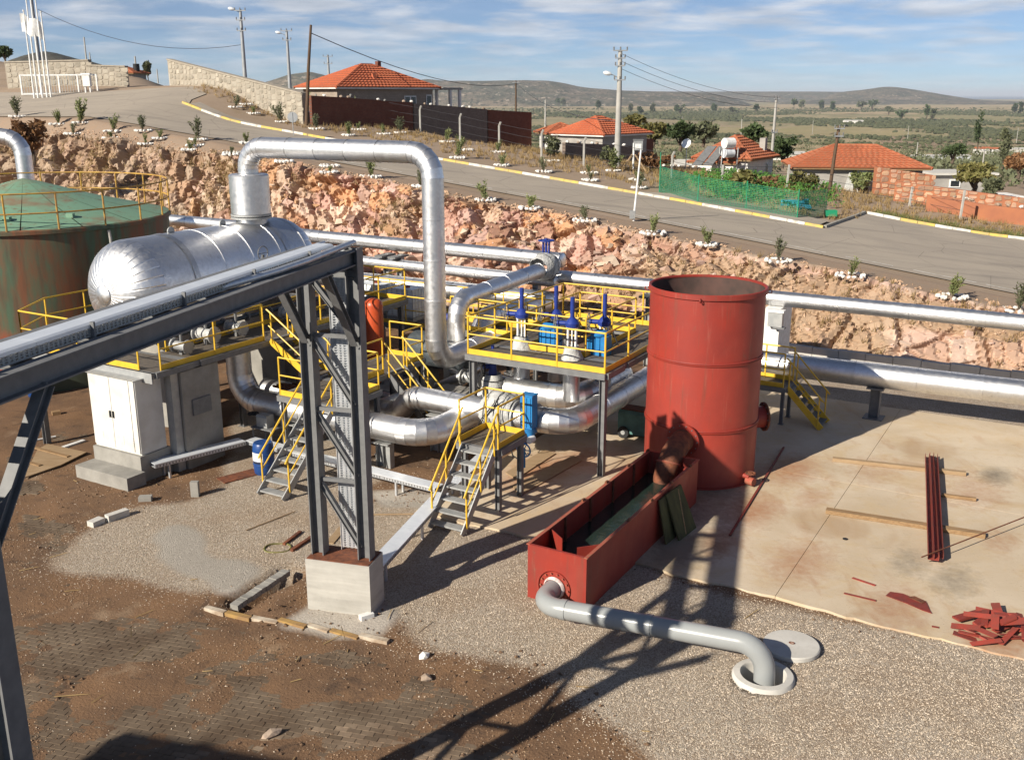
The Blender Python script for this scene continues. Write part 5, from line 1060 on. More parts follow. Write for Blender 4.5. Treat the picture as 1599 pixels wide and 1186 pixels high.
ground_tray('cable_tray', 'white cable tray leaving the cabinet towards the stair', (-20.95, 16.95, .5), (-20.2, 19.55, .5), .42)
ground_tray('cable_tray', 'white cable tray running right below the front pipe', (-20.1, 19.75, .48), (-13.35, 19.45, .48), .36)
ground_tray('cable_tray', 'white cable tray running from the tower plinth back towards the actuator', (-12.05, 15.0, .46), (-13.1, 19.2, .46), .36)
ground_tray('cable_tray', 'white cable tray continuing back past the actuator stair', (-13.2, 19.75, .46), (-13.75, 22.6, .46), .32, True)

# clutter on and under the platforms
def small_valve(label, a_, b_, z, m='steel_lt', s=1.0):
    r = thing('small_valve', label, 'valve', (a_, b_, z), RP); MB().cyl((a_ - .22 * s, b_, z + .2 * s), (a_ + .22 * s, b_, z + .2 * s), .11 * s, n=14).build('body', M[m], r, smooth=40); flange(r, (a_ - .22 * s, b_, z + .2 * s), (1, 0, 0), .17 * s, .04, 8); flange(r, (a_ + .22 * s, b_, z + .2 * s), (1, 0, 0), .17 * s, .04, 8)
    MB().cyl((a_, b_, z + .25 * s), (a_, b_, z + .62 * s), .035 * s, n=8).build('stem', M['steel'], r, smooth=40); wheel(r, (a_, b_, z + .62 * s), (0, 0, 1), .17 * s, M['steel'], t=.014); MB().box(a_ - .06, a_ + .06, b_ - .06, b_ + .06, z, z + .1 * s).build('foot', M['steel'], r)
for i, (a_, b_, z, s) in enumerate(((-21.6, 18.9, 3.0, 1.2), (-21.9, 20.1, 3.0, 1.5), (-21.9, 21.3, 3.0, 1.3), (-21.8, 23.6, 3.0, 1.4), (-21.5, 25.4, 3.0, 1.2), (-16.6, 26.2, .9, 1.6), (-15.2, 26.3, .7, 1.4), (-20.0, 27.2, .5, 1.5))):
    small_valve(['small valve at the front corner of the vessel walkway', 'flanged valve on the walkway, second from the front', 'flanged valve on the walkway beside the stair opening', 'flanged valve on the walkway behind the stair opening', 'rear flanged valve on the vessel walkway', 'large flanged valve on the dark concrete block', 'flanged valve on the low block under the valve platform', 'flanged valve below the orange vessel'][i], a_, b_, z, 'cloth' if i in (1, 3) else 'steel_lt', s)
mf = thing('manifold_pipe', 'thin dark manifold pipe along the inner edge of the walkway', 'pipe', (-22.45, 19, 3.3), RP); MB().tube([(-22.42, 18.8, 3.35), (-22.42, 26.0, 3.35)], .07, 10).build('run', M['darkclad'], mf, smooth=40)
for k in range(7): flange(mf, (-22.42, 19.3 + k, 3.35), (0, 1, 0), .13, .05, 8, 'steel')
for i, pts in enumerate((((-19.6, 25.4, .4), (-17.2, 25.0, .4), (-15.4, 25.0, 1.2), (-15.4, 26.9, 1.2)), ((-20.4, 24.6, .3), (-18.9, 26.2, .3), (-16.9, 26.4, 1.3), (-16.9, 28.2, 1.3)), ((-13.9, 24.9, .35), (-12.6, 25.6, .35), (-12.4, 27.8, .35)))):
    pipe('process_pipe', ['thin weathered pipe weaving behind the crossing stair', 'second thin weathered pipe behind the dark drum', 'low thin weathered pipe under the valve platform'][i], 'pipe', pts, .13, .35, 1.2, 'alu_old', n=14)
# ------------------------------------------------------------------ red cylinder, red trough, outlet pipe
CA, CB = -8.49, 25.0
cy = thing('red_cylinder', 'tall open topped red steel cylinder on the slab', 'silencer', (CA, CB, .055), RP)
R0 = 1.5
for i, (z0, z1) in enumerate(((.06, 1.58), (1.66, 3.38), (3.46, 5.18))):
    MB().lathe([(R0, z0), (R0, z1)], (CA, CB, 0), 72).build('shell_ring', M['red_pale'] if i < 2 else M['red'], cy, smooth=35)
MB().lathe([(R0 - .02, 5.18), (R0 - .02, .5)], (CA, CB, 0), 64).build('inner_wall', M['inner_dk'], cy, smooth=35); MB().lathe([(R0 - .02, .5), (.01, .5)], (CA, CB, 0), 48).build('inner_floor', M['inner_dk'], cy)
for z in (1.62, 3.42):
    MB().lathe([(R0 - .005, z - .045), (R0 + .03, z - .045), (R0 + .035, z - .012), (R0 + .012, z - .008), (R0 + .012, z + .008), (R0 + .035, z + .012), (R0 + .03, z + .045), (R0 - .005, z + .045)], (CA, CB, 0), 72).build('stiffener_ring', M['red'], cy, smooth=35)
MB().lathe([(R0 - .005, 5.06), (R0 + .05, 5.08), (R0 + .05, 5.2), (R0 + .02, 5.22), (R0 - .03, 5.2), (R0 - .03, 5.16)], (CA, CB, 0), 72).build('rim', M['red'], cy, smooth=35)
MB().lathe([(R0 + .004, .055), (R0 + .06, .055), (R0 + .06, .09), (R0 + .004, .1)], (CA, CB, 0), 72).build('base_ring', M['red'], cy, smooth=35)
for t in (-1.35, 1.7, 3.5, .35):
    c = V3(CA + (R0 + .09) * math.cos(t), CB + (R0 + .09) * math.sin(t), 5.08); b = MB(); b.tube([c + .05 * V3(math.cos(t) * math.cos(q), math.sin(t) * math.cos(q), math.sin(q)) for q in np.linspace(0, 6.28, 11)], .014, 5); b.build('lifting_eye', M['red'], cy, smooth=50)
b = MB(); q = math.radians(38); dx, dy = math.cos(q), math.sin(q); b.cyl((CA + dx * 1.42, CB + dy * 1.42, 1.5), (CA + dx * 1.78, CB + dy * 1.78, 1.5), .30, n=24); b.build('side_nozzle', M['red'], cy, smooth=40); flange(cy, (CA + dx * 1.8, CB + dy * 1.8, 1.5), (dx, dy, 0), .40, .05, 12, 'rust', 'nozzle_flange')
b = MB(); q = math.radians(-18); dx, dy = math.cos(q), math.sin(q); b.cyl((CA + dx * 1.45, CB + dy * 1.45, .3), (CA + dx * 1.68, CB + dy * 1.68, .3), .07, n=12); b.build('drain_stub', M['red'], cy, smooth=40); wheel(cy, (CA + dx * 1.7, CB + dy * 1.7, .42), (0, 0, 1), .12, M['rust'], 'drain_wheel'); MB().cyl((CA + dx * 1.6, CB + dy * 1.6, .2), (CA + dx * 1.82, CB + dy * 1.82, .2), .11, n=12).build('drain_flange', M['rustlip'], cy, smooth=40)
t0, t1, u0, u1, H_ = -9.05, -7.72, 16.32, 22.72, 1.2
tk = thing('red_trough', 'long open red steel trough holding dark water', 'trough', (-8.4, 19.5, 0), RP)
for nm, x0, x1, y0, y1 in (('front_wall', t0, t1, u0, u0 + .014), ('back_wall', t0, t1, u1 - .014, u1), ('left_wall', t0, t0 + .014, u0 + .015, u1 - .015), ('right_wall', t1 - .014, t1, u0 + .015, u1 - .015)):
    MB().box(x0, x1, y0, y1, .0, H_).build(nm, M['red'], tk)
MB().box(t0 + .015, t1 - .015, u0 + .015, u1 - .015, .02, .05).build('floor', M['inner_dk'], tk)
for x0, x1, y0, y1 in ((t0 - .025, t0 + .05, u0 - .02, u1 + .02), (t1 - .05, t1 + .025, u0 - .02, u1 + .02)): MB().box(x0, x1, y0, y1, H_ + .001, H_ + .02).build('rim_strip', M['rustlip'], tk)
for y0, y1 in ((u0 - .022, u0 + .04), (u1 - .04, u1 + .022)): MB().box(t0 + .052, t1 - .052, y0, y1, H_ + .001, H_ + .018).build('rim_strip', M['red'], tk)
for k in range(4):
    y = u0 + 1.6 + k * 1.25; MB().box(t0 + .0145, t0 + .06, y, y + .05, .06, H_ - .02).build('rib', M['rust'], tk); MB().box(t1 - .06, t1 - .0145, y, y + .05, .06, H_ - .02).build('rib', M['rust'], tk)
    b = MB(); b.prof((t1 + .0, y + .4, H_ + .02), (t1 + .0, y + .52, H_ + .02), [(-.03, 0), (.03, 0), (.02, .05), (-.02, .05)]); b.build('rim_clip', M['rust'], tk); b = MB(); b.prof((t0, y + .9, H_ + .02), (t0, y + 1.02, H_ + .02), [(-.03, 0), (.03, 0), (.02, .05), (-.02, .05)]); b.build('rim_clip', M['rust'], tk)
MB().hexa([(t0 + .02, u0 + .95, .45), (t0 + .46, u0 + .62, .45), (t0 + .47, u0 + .63, .45), (t0 + .02, u0 + .97, .45), (t0 + .02, u0 + .95, 1.18), (t0 + .46, u0 + .62, 1.18), (t0 + .47, u0 + .63, 1.18), (t0 + .02, u0 + .97, 1.18)]).build('baffle', M['red'], tk)
MB().hexa([(t1 - .46, u0 + .5, .4), (t1 - .02, u0 + 1.0, .4), (t1 - .02, u0 + 1.02, .4), (t1 - .47, u0 + .52, .4), (t1 - .46, u0 + .5, 1.12), (t1 - .02, u0 + 1.0, 1.12), (t1 - .02, u0 + 1.02, 1.12), (t1 - .47, u0 + .52, 1.12)]).build('baffle', M['red'], tk)
b = MB(); xs = np.linspace(t0 + .016, t1 - .016, 10); ys = np.linspace(u0 + .016, u1 - .016, 40); XX, YY = np.meshgrid(xs, ys, indexing='ij'); b.add(np.stack((XX, YY, .62 + .006 * np.sin(YY * 9 + XX * 4)), -1).reshape(-1, 3), [tuple(f) for f in grid_faces(10, 40)])
b.build('water', M['water'], tk, smooth=60)
b = MB(); b.lathe([(.36, 0), (.36, .035), (.20, .035)], (-8.42, u0 - .036, .40), 30, (0, 1, 0)); b.build('outlet_flange', M['red'], tk, smooth=40)
b = MB()
for k in range(14): t = k * .4488; c = V3(-8.42 + .31 * math.cos(t), u0 - .05, .40 + .31 * math.sin(t)); b.cyl(c, c + V3(0, .03, 0), .018, n=6)
b.build('flange_bolts', M['rustlip'], tk, kind='stuff')
b = MB(); b.lathe([(.24, -.03), (.215, -.09), (.205, -.1)], (-8.42, u0 - .0, .40), 24, (0, 1, 0)); b.build('sealant_collar', M['sealant'], tk, smooth=40)
b = MB(); segs = fillet([(-8.42, u0 - .03, .40), (-8.40, u0 - .82, .40), (-3.98, u0 - .46, .62), (-3.90, u0 - .52, -.75)], .46); pts = []
for s in segs:
    if s[0] == 's': pts += [s[1], s[2]] if np.linalg.norm(s[2] - s[1]) > .02 else []
    else:
        _, c, rr, d0, nn, an = s
        for t in np.linspace(0.05, an - .05, 9): pts.append(c - nn * math.cos(t) * rr + d0 * math.sin(t) * rr)
b.tube(pts, .19, 30); ob = thing('outlet_pipe', 'smooth grey plastic pipe from the trough down into the manhole', 'pipe', (-6, 15.7, .2), RP); b.build('tube', M['pvc'], ob, smooth=40)
for f in (.03, .52): p = pts[11] + (pts[12] - pts[11]) * f; d = nrm(pts[12] - pts[11]); MB().lathe([(.19, -.06), (.203, -.06), (.203, .06), (.19, .06)], p, 30, d).build('socket_ring', M['pvc'], ob, smooth=40)
xp = thing('inlet_elbow', 'rusty red pipe dropping from the cylinder into the trough', 'pipe', (-8.4, 22.6, .6), RP)
b = MB(); P_ = [(-8.40, 23.6, 1.42), (-8.40, 23.15, 1.38), (-8.42, 22.75, 1.22), (-8.46, 22.5, .95), (-8.48, 22.35, .6), (-8.48, 22.3, .3)]; b.tube(P_, [.30, .30, .30, .29, .28, .28], 24); b.build('bend', M['rust'], xp, smooth=40)
flange(xp, (-8.40, 23.42, 1.41), (0, 1, .08), .44, .06, 14, 'red', 'flange'); MB().lathe([(.30, -.03), (.33, 0), (.30, .03)], (-8.45, 22.56, 1.03), 24, (0, -.5, -1)).build('weld_band', M['rustlip'], xp, smooth=40)
lb_ = thing('leaning_panel', 'mossy panel leaning against the right side of the trough', 'panel', (-7.3, 20.6, .055), RP); MB().hexa([(-7.30, 20.35, .06), (-7.22, 21.25, .06), (-7.18, 21.25, .06), (-7.26, 20.35, .06), (-7.68, 20.35, 1.12), (-7.62, 21.15, 1.12), (-7.58, 21.15, 1.12), (-7.64, 20.35, 1.12)]).build('sheet', M['board_green'], lb_); MB().bar((-7.24, 20.7, .1), (-7.58, 20.95, 1.08), .03, .02).build('batten', M['wood'], lb_)
MB().hexa([(-7.48, 20.0, .06), (-7.44, 20.55, .06), (-7.41, 20.55, .06), (-7.45, 20.0, .06), (-7.70, 20.0, 1.1), (-7.69, 20.5, 1.1), (-7.66, 20.5, 1.1), (-7.67, 20.0, 1.1)]).build('leaning_panel', M['board_green'], base=(-7.5, 20.3, .055), rot=RP, label='narrow dark panel behind the mossy one against the trough', cat='panel')
mh = ab(gp(1192, 1058)); m_ = thing('manhole_ring', 'round concrete manhole ring receiving the grey pipe', 'manhole', (mh[0], mh[1], 0), RP)
MB().lathe([(.56, -.1), (.55, .05), (.52, .09), (.41, .10), (.39, .07), (.39, -1.0)], (mh[0], mh[1], 0), 40).build('ring', M['conc_w'], m_, smooth=40); MB().lathe([(.39, -.98), (.01, -.98)], (mh[0], mh[1], 0), 30).build('bottom', M['dark'], m_)
cv = ab(gp(1236, 1013)); m_ = thing('manhole_cover', 'round grey concrete cover lying on the gravel', 'cover', (cv[0], cv[1], 0), RP)
MB().lathe([(.50, .01), (.52, .03), (.52, .10), (.50, .12), (.01, .125)], (cv[0], cv[1], 0), 44).build('disc', M['conc_w'], m_, smooth=40); MB().tube([V3(cv[0], cv[1], .13) + V3(.05 * math.cos(t), .03 * math.sin(t), .005) for t in np.linspace(0, 6.28, 13)], .009, 5).build('lifting_loop', M['rust'], m_, smooth=50)
# green rusty tank
gt_c = (-18.3, 38.0); gt = thing('storage_tank', 'large rusted green storage tank with red lower band', 'tank', (gt_c[0], gt_c[1], 0))
RT = 5.05; MB().lathe([(RT, 0), (RT, 5.5)], (*gt_c, 0), 96).build('shell', M['tank'], gt, smooth=30); MB().lathe([(RT, 5.48), (RT + .09, 5.5), (RT + .09, 5.62), (RT + .02, 5.66)], (*gt_c, 0), 96).build('rim', M['tank'], gt, smooth=30)
for k in range(16): MB().lathe([(RT + .03, 5.64), (RT * .5, 6.27), (.55, 6.88), (.01, 7.0)], (*gt_c, 0), 5, (0, 0, 1), 2 * math.pi * k / 16 + .004, 2 * math.pi * (k + 1) / 16 - .004).build('roof_sheet', M['tank_roof'], gt, smooth=12)
MB().lathe([(RT + .0, 5.56), (RT * .5, 6.17), (.55, 6.76)], (*gt_c, 0), 60).build('roof_lining', M['rust'], gt)
nP = 20
for k in range(nP):
    t = 2 * math.pi * k / nP; p = V3(gt_c[0] + (RT + .05) * math.cos(t), gt_c[1] + (RT + .05) * math.sin(t), 5.6); MB().tube([p, p + V3(0, 0, 1.25)], .032, 6).build('rail_post', M['yellow_old'], gt, smooth=50)
for z in (6.2, 6.85): MB().tube([V3(gt_c[0] + (RT + .05) * math.cos(t), gt_c[1] + (RT + .05) * math.sin(t), z) for t in np.linspace(0, 2 * math.pi, 61)], .03, 6, False).build('ring_rail', M['yellow_old'], gt, smooth=50)
for t in (4.0, 5.0, 5.5): p = V3(gt_c[0] + RT * .8 * math.cos(t), gt_c[1] + RT * .8 * math.sin(t), 5.92); MB().box(p[0] - .12, p[0] + .12, p[1] - .1, p[1] + .1, p[2] - .05, p[2] + .1).build('roof_hatch', M['tank_roof'], gt)
q = -.62; p = V3(gt_c[0] + (RT + .12) * math.cos(q), gt_c[1] + (RT + .12) * math.sin(q), 0)
MB().tube([p + V3(0, 0, 5.45), p + V3(.05, -.05, 5.2), p + V3(.06, -.06, 0)], .06, 8).build('overflow_pipe', M['pole_c'], gt, smooth=50)
pipe('riser_pipe', 'silver elbowed pipe rising behind the green tank at the left edge', 'pipe', [(-31, 46, 8.2), (-22.0, 46, 8.2), (-22.0, 46, 0.5)], .36, .8, 1.3, rot=0.0, n=26)
# smaller things in the yard
def W(x, y, z=0.0): return gp(x, y, z)
def barrel(name, label, x, y, m):
    p = W(x, y); r = thing(name, label, 'barrel', (p[0], p[1], 0)); MB().lathe([(.24, .0), (.27, .03), (.285, .2), (.29, .45), (.285, .7), (.27, .86), (.24, .9), (.01, .9)], (p[0], p[1], 0), 28).build('body', M[m], r, smooth=40)
    for z in (.3, .6): MB().lathe([(.287, -.015), (.30, 0), (.287, .015)], (p[0], p[1], z), 28).build('hoop', M[m], r, smooth=50)
    return r, p
r, p = barrel('blue_barrel', 'blue plastic barrel with white label beside the front stair', 414, 738, 'barrel')
MB().lathe([(.296, .42), (.296, .66)], (p[0], p[1], 0), 8, (0, 0, 1), math.radians(170), math.radians(245)).build('label_upper', M['label'], r, smooth=50); MB().lathe([(.297, .36), (.297, .40)], (p[0], p[1], 0), 8, (0, 0, 1), math.radians(180), math.radians(235)).build('label_marks', M['black'], r, smooth=50)
barrel('blue_barrel', 'dark blue barrel half hidden behind the cable bridge at left', 58, 618, 'barrel')
gc = thing('compressor_cart', 'faded green wheeled compressor box beside the red cylinder', 'cart', (-11.0, 27.0, .055), RP)
b = MB(); b.prof((-11.55, 26.75, .2), (-10.2, 26.75, .2), [(-.36, 0), (.36, 0), (.36, .62), (.28, .7), (-.28, .7), (-.36, .62)]); b.build('body', M['teal'], gc, smooth=20); MB().box(-11.5, -10.3, 26.5, 27.0, .905, .93).build('lid', M['rust'], gc)
for x in (-11.35, -10.45):
    for y in (26.36, 27.14):
        w_ = MB().cyl((x, y - .04, .235), (x, y + .04, .235), .18, n=20).build('wheel', M['black'], gc, smooth=40); MB().cyl((x, y - .045, .235), (x, y + .045, .235), .07, n=12).build('hub', M['steel_lt'], w_, smooth=40)
MB().box(-11.75, -11.5, 26.6, 26.9, .94, 1.02).build('rag', M['cloth'], base=(-11.4, 26.75, .93), rot=RP, label='white rag on top of the green cart', cat='rag') if False else None
bx_ = thing('control_box_stand', 'small grey box on a steel table under the vessel platform', 'box', (-20.05, 20.2, 0), RP)
MB().box(-20.4, -19.6, 20.1, 20.7, .68, .71).build('table_top', M['steel'], bx_); MB().box(-20.25, -19.85, 20.2, 20.5, .712, 1.02).build('box', M['steel_lt'], bx_); MB().prof((-20.25, 20.35, 1.02), (-19.85, 20.35, 1.02), [(-.17, 0), (.17, 0), (.13, .06), (-.13, .06)]).build('box_lid', M['steel_lt'], bx_); wheel(bx_, (-20.45, 20.3, 1.05), (0, 0, 1), .15, M['black'])
for x in (-20.35, -19.65):
    for y in (20.15, 20.65): MB().box(x - .02, x + .02, y - .02, y + .02, -.05, .68).build('leg', M['steel_lt'], bx_)
def loose(name, label, cat, p, q, w, h, m, z=0.0, group=None):
    p = W(*p); q = W(*q); zz0 = z; c = ((p[0] + q[0]) / 2, (p[1] + q[1]) / 2, zz0); b = MB(); b.bar((p[0], p[1], zz0 + h / 2), (q[0], q[1], zz0 + h / 2), w, h)
    return b.build(name, M[m], base=c, label=label, cat=cat, group=group)
# on the slab
ZS = .062
ch = [((1447, 722), (1452, 884)), ((1454, 720), (1461, 885)), ((1460, 722), (1468, 882))]
for i, (p, q) in enumerate(ch):
    P0, Q0 = W(*p), W(*q); c = ((P0[0] + Q0[0]) / 2, (P0[1] + Q0[1]) / 2, .19); b = MB(); b.prof((P0[0], P0[1], .16), (Q0[0], Q0[1], .16), [(-.055, 0), (.055, 0), (.055, .12), (.045, .12), (.045, .012), (-.045, .012), (-.045, .12), (-.055, .12)])
    b.build('steel_channel', M['redscrap'], base=c, label=['left of three long red steel channels on the timbers', 'middle of three long red steel channels on the timbers', 'right of three long red steel channels on the timbers'][i], cat='steel channel')
loose('timber', 'long weathered timber under the near end of the red channels', 'timber', (1290, 803), (1538, 842), .20, .10, 'wood', ZS)
loose('timber', 'long pale plank under the far end of the red channels', 'timber', (1300, 722), (1508, 745), .14, .10, 'wood2', ZS)
loose('timber', 'short timber offcut right of the red channels', 'timber', (1470, 778), (1524, 785), .09, .08, 'wood', ZS)
loose('steel_rod', 'thin rusty rod crossing the near ends of the channels', 'rod', (1437, 889), (1640, 808), .022, .02, 'rust', .29)
loose('steel_rod', 'thin red angle bar beside the red cylinder', 'rod', (1140, 840), (1224, 702), .05, .035, 'redscrap', ZS)
loose('steel_offcut', 'upper of two thin red strips on the slab', 'offcut', (1331, 906), (1367, 918), .07, .012, 'redscrap', ZS)
loose('steel_offcut', 'lower of two thin red strips on the slab', 'offcut', (1318, 930), (1368, 942), .06, .012, 'redscrap', ZS)
loose('steel_offcut', 'tiny red offcut near the slab edge', 'offcut', (1455, 982), (1466, 984), .05, .012, 'redscrap', ZS)
def plate(name, label, pts, m, z, t=.012, cat='plate'):
    P = [W(*p)[:2] for p in pts]
    ar = sum(P[i][0] * P[(i + 1) % len(P)][1] - P[(i + 1) % len(P)][0] * P[i][1] for i in range(len(P)))
    if ar < 0: P = P[::-1]
    c = (sum(p[0] for p in P) / len(P), sum(p[1] for p in P) / len(P), z); return MB().slab(P, z, z + t).build(name, M[m], base=c, label=label, cat=cat)
plate('steel_plate', 'jagged red sheet metal scrap on the slab', [(1383, 934), (1390, 928), (1410, 931), (1432, 940), (1447, 945), (1452, 957), (1455, 962), (1440, 957), (1415, 946)], 'redscrap', ZS)
plate('steel_plate', 'small dark plate lying on the jagged red scrap', [(1418, 937), (1428, 936), (1446, 944), (1440, 947)], 'rust', ZS + .014)
ps = np.random.default_rng(21); pc = W(1572, 990)
for k in range(38):
    L, w_ = ps.uniform(.25, .75), ps.uniform(.08, .2); an = ps.normal(-.25 if k % 3 else .9, .5); x = pc[0] + ps.normal(0, .38); y = pc[1] + ps.normal(0, .33); z = ZS + .02 + max(0, .26 - .30 * math.hypot(x - pc[0], y - pc[1])) * ps.random()
    b = MB(); c_, s_ = math.cos(an) * L / 2, math.sin(an) * L / 2; tl = ps.uniform(-.08, .12); b.bar((x - c_, y - s_, z + .02), (x + c_, y + s_, z + .02 + tl), w_, .012 + .03 * (k % 4 == 0), (ps.uniform(-.3, .3), ps.uniform(-.3, .3), 1))
    b.build('steel_offcut', M['redscrap'], base=(x, y, z), label='piece in the heap of red steel offcuts at the right edge', cat='offcut', group='heap of red steel offcuts')
p = W(1320, 845); MB().cyl((p[0], p[1], ZS), (p[0], p[1], ZS + .012), .06, n=16).build('floor_plug', M['dark'], base=(p[0], p[1], ZS), label='small dark round plug in the slab', cat='floor plug')
plate('rust_plate', 'flat yellowish plate on the slab left of the trough, larger one', [(790, 742), (850, 706), (868, 712), (806, 752)], 'wood2', ZS, .03); plate('rust_plate', 'flat yellowish plate on the slab left of the trough, nearer one', [(800, 762), (895, 715), (910, 722), (812, 778)], 'wood2', ZS, .025)
# left yard
plate('plywood_sheet', 'plywood sheet with two battens lying behind the near tower', [(38, 750), (60, 705), (76, 697), (136, 710), (96, 730)], 'wood2', .06, .03, 'plywood'); loose('batten', 'upper pale batten on the plywood sheet', 'batten', (42, 700), (108, 718), .10, .03, 'wood', .092); loose('batten', 'lower pale batten on the plywood sheet', 'batten', (26, 721), (64, 732), .10, .03, 'wood', .092)
loose('plank', 'short white plank beside the plywood sheet', 'plank', (94, 703), (132, 690), .14, .05, 'whitep', .03); loose('wood_block', 'small wooden block left of the white cabinet', 'block', (82, 648), (95, 646), .2, .12, 'wood', .0); loose('wood_scrap', 'thin white strip near the plywood sheet', 'plank', (50, 690), (88, 683), .06, .03, 'whitep', .03)
loose('concrete_block', 'pale concrete block, left of a pair lying in the mud', 'block', (142, 823), (160, 815), .22, .16, 'conc_w', -.02); loose('concrete_block', 'pale concrete block, right of a pair lying in the mud', 'block', (168, 815), (200, 804), .18, .18, 'conc_w', .0); loose('concrete_block', 'grey block in front of the cabinet step', 'block', (218, 782), (238, 781), .2, .13, 'conc2', .0)
p = W(306, 775); MB().box(p[0] - .1, p[0] + .1, p[1] - .07, p[1] + .07, 0, .42).build('marker_stone', M['conc2'], base=(p[0], p[1], 0), label='upright grey marker stone near the cable tray', cat='stone')
loose('concrete_pipe_stub', 'white plastic fitting lying at the tower plinth', 'fitting', (563, 970), (583, 964), .13, .13, 'whitep', .0)
for i, (x, y, lb) in enumerate(((663, 1027, 'white round stone on the mud in front of the plinth'), (666, 1060, 'brown stone on the mud nearer the camera'), (425, 1148, 'flat tan stone on the dark paving'))):
    p = W(x, y); MB().stone((p[0], p[1], .04), .11 if i < 2 else .2, .1, .07, np.random.default_rng(i), .5).build('stone', M['rimstone' if i == 0 else 'stone'], base=(p[0], p[1], 0), label=lb, cat='stone')
kb = [((322, 951), (352, 959), 'kerbw2'), ((354, 958), (392, 967), 'kerby2'), ((394, 965), (434, 973), 'kerbw2'), ((437, 970), (478, 981), 'kerby2'), ((481, 977), (514, 987), 'kerbw2'), ((517, 985), (560, 997), 'kerby2'), ((563, 994), (607, 1004), 'kerbw2')]
for i, (p, q, m_) in enumerate(kb): loose('kerb_stone', ['first white', 'first yellow', 'second white', 'second yellow', 'third white', 'third yellow', 'fourth white'][i] + ' kerb stone from the left before the plinth', 'kerb stone', p, q, .12, .09 - .012 * (i % 3), m_, -.02)
loose('rusty_channel', 'rusty channel bar on the gravel left of the plinth, upper', 'steel bar', (444, 852), (470, 832), .07, .05, 'rust', .02); loose('rusty_channel', 'rusty channel bar on the gravel left of the plinth, lower', 'steel bar', (456, 862), (492, 838), .08, .06, 'rust', .02); loose('plank', 'flat grey board behind the tower columns', 'plank', (515, 850), (545, 815), .2, .03, 'wood2', .02)
loose('stick', 'long thin pale rod on the gravel left of the tower', 'stick', (385, 830), (462, 800), .02, .02, 'wood2', .03); loose('stick', 'long pale batten on the gravel right of the tower', 'stick', (545, 806), (690, 804), .03, .03, 'wood2', .03); loose('rust_sheet', 'rusty sheet lying beside the blue barrel', 'plate', (345, 752), (402, 737), .5, .02, 'rust', .02)
p = W(434, 857); MB().tube([V3(p[0] + .3 * math.cos(t), p[1] + .25 * math.sin(t), .03 + .01 * math.sin(3 * t)) for t in np.linspace(0, 6.2, 22)], .02, 6).build('hose_ring', M['leaf_yg'], base=(p[0], p[1], .02), smooth=50, label='loop of pale hose on the gravel', cat='hose')
bs = thing('brick_step', 'broken paved edge beside the trench left of the plinth', 'paving edge'); 
for k in range(11):
    x, y = 366 + k * 7.5, 948 - k * 5.0; p = W(x, y); q = W(x + 6.8, y - 4.5); MB().bar((p[0], p[1], .0 + .01 * (k % 3)), (q[0], q[1], .01), .2, .12).build('brick', M['conc2'], bs)
# unseen building, put in and shaped to throw the dark shadow at the bottom edge
hb_ = thing('unseen_building', 'flat roofed pump house outside the picture at lower left', 'building', (-13.7, -4, 0), RG)
MB().box(-17.25, -10.2, -8, .05, 0, 7.65).build('wall', M['plaster_g'], hb_); MB().box(-17.4, -10.05, -8.2, .2, 7.652, 7.9).build('roof', M['conc2'], hb_); MB().cyl((-16.4, -.9, 7.9), (-16.4, -.9, 8.35), .5, n=20).build('roof_vent', M['galv'], hb_, smooth=40)

# straw, sticks and clods lying about on the mud
sr = np.random.default_rng(31); n = 170; Px = np.column_stack((sr.uniform(-12, 9, n), sr.uniform(13.2, 26, n))); i_, j_ = zlook(Px); kp = (np.abs(Px[:, 0]) < Px[:, 1] * .55) & (GRs[i_, j_] < .9) & (Z[i_, j_] > -.06); Px = Px[kp]; i_, j_ = zlook(Px); n = len(Px)
an = sr.uniform(0, 6.28, n); L_ = sr.uniform(.05, .32, n)[:, None] * np.column_stack((np.cos(an), np.sin(an))); q_ = np.column_stack((-np.sin(an), np.cos(an))) * .008; z_ = Z[i_, j_] + .014
V = np.stack((np.column_stack((Px - L_ - q_, z_)), np.column_stack((Px + L_ - q_, z_ + .02)), np.column_stack((Px + L_ * .6 + q_, z_ + .025)), np.column_stack((Px - L_ + q_, z_ + .008))), 1).reshape(-1, 3)
link('straw_litter', fastmesh('straw_litter', V, np.arange(n * 4).reshape(n, 4), M['grass'], 4), kind='stuff', label='bits of straw and sticks scattered over the mud', cat='straw')
Px = np.column_stack((sr.uniform(-12, 10, 2600), sr.uniform(13, 26, 2600))); i_, j_ = zlook(Px); kp = (np.abs(Px[:, 0]) < Px[:, 1] * .55) & (GRs[i_, j_] < .8) & (Z[i_, j_] > -.06) & (sr.random(2600) < sst(fbm(Px[:, 0] * .5, Px[:, 1] * .5, 88, 3), .48, .62)); Px = Px[kp]; i_, j_ = zlook(Px)
M['clod'] = mk_peb('mud_clods', [(.0, (.07, .045, .03)), (.5, (.14, .085, .052)), (1, (.25, .165, .10))]); scatter('mud_clods', Px[:500], Z[i_, j_][:500] + .01, .015, .05, M['clod'], 'brown clods of mud lying on the paving', 'mud clods', sr, .7)
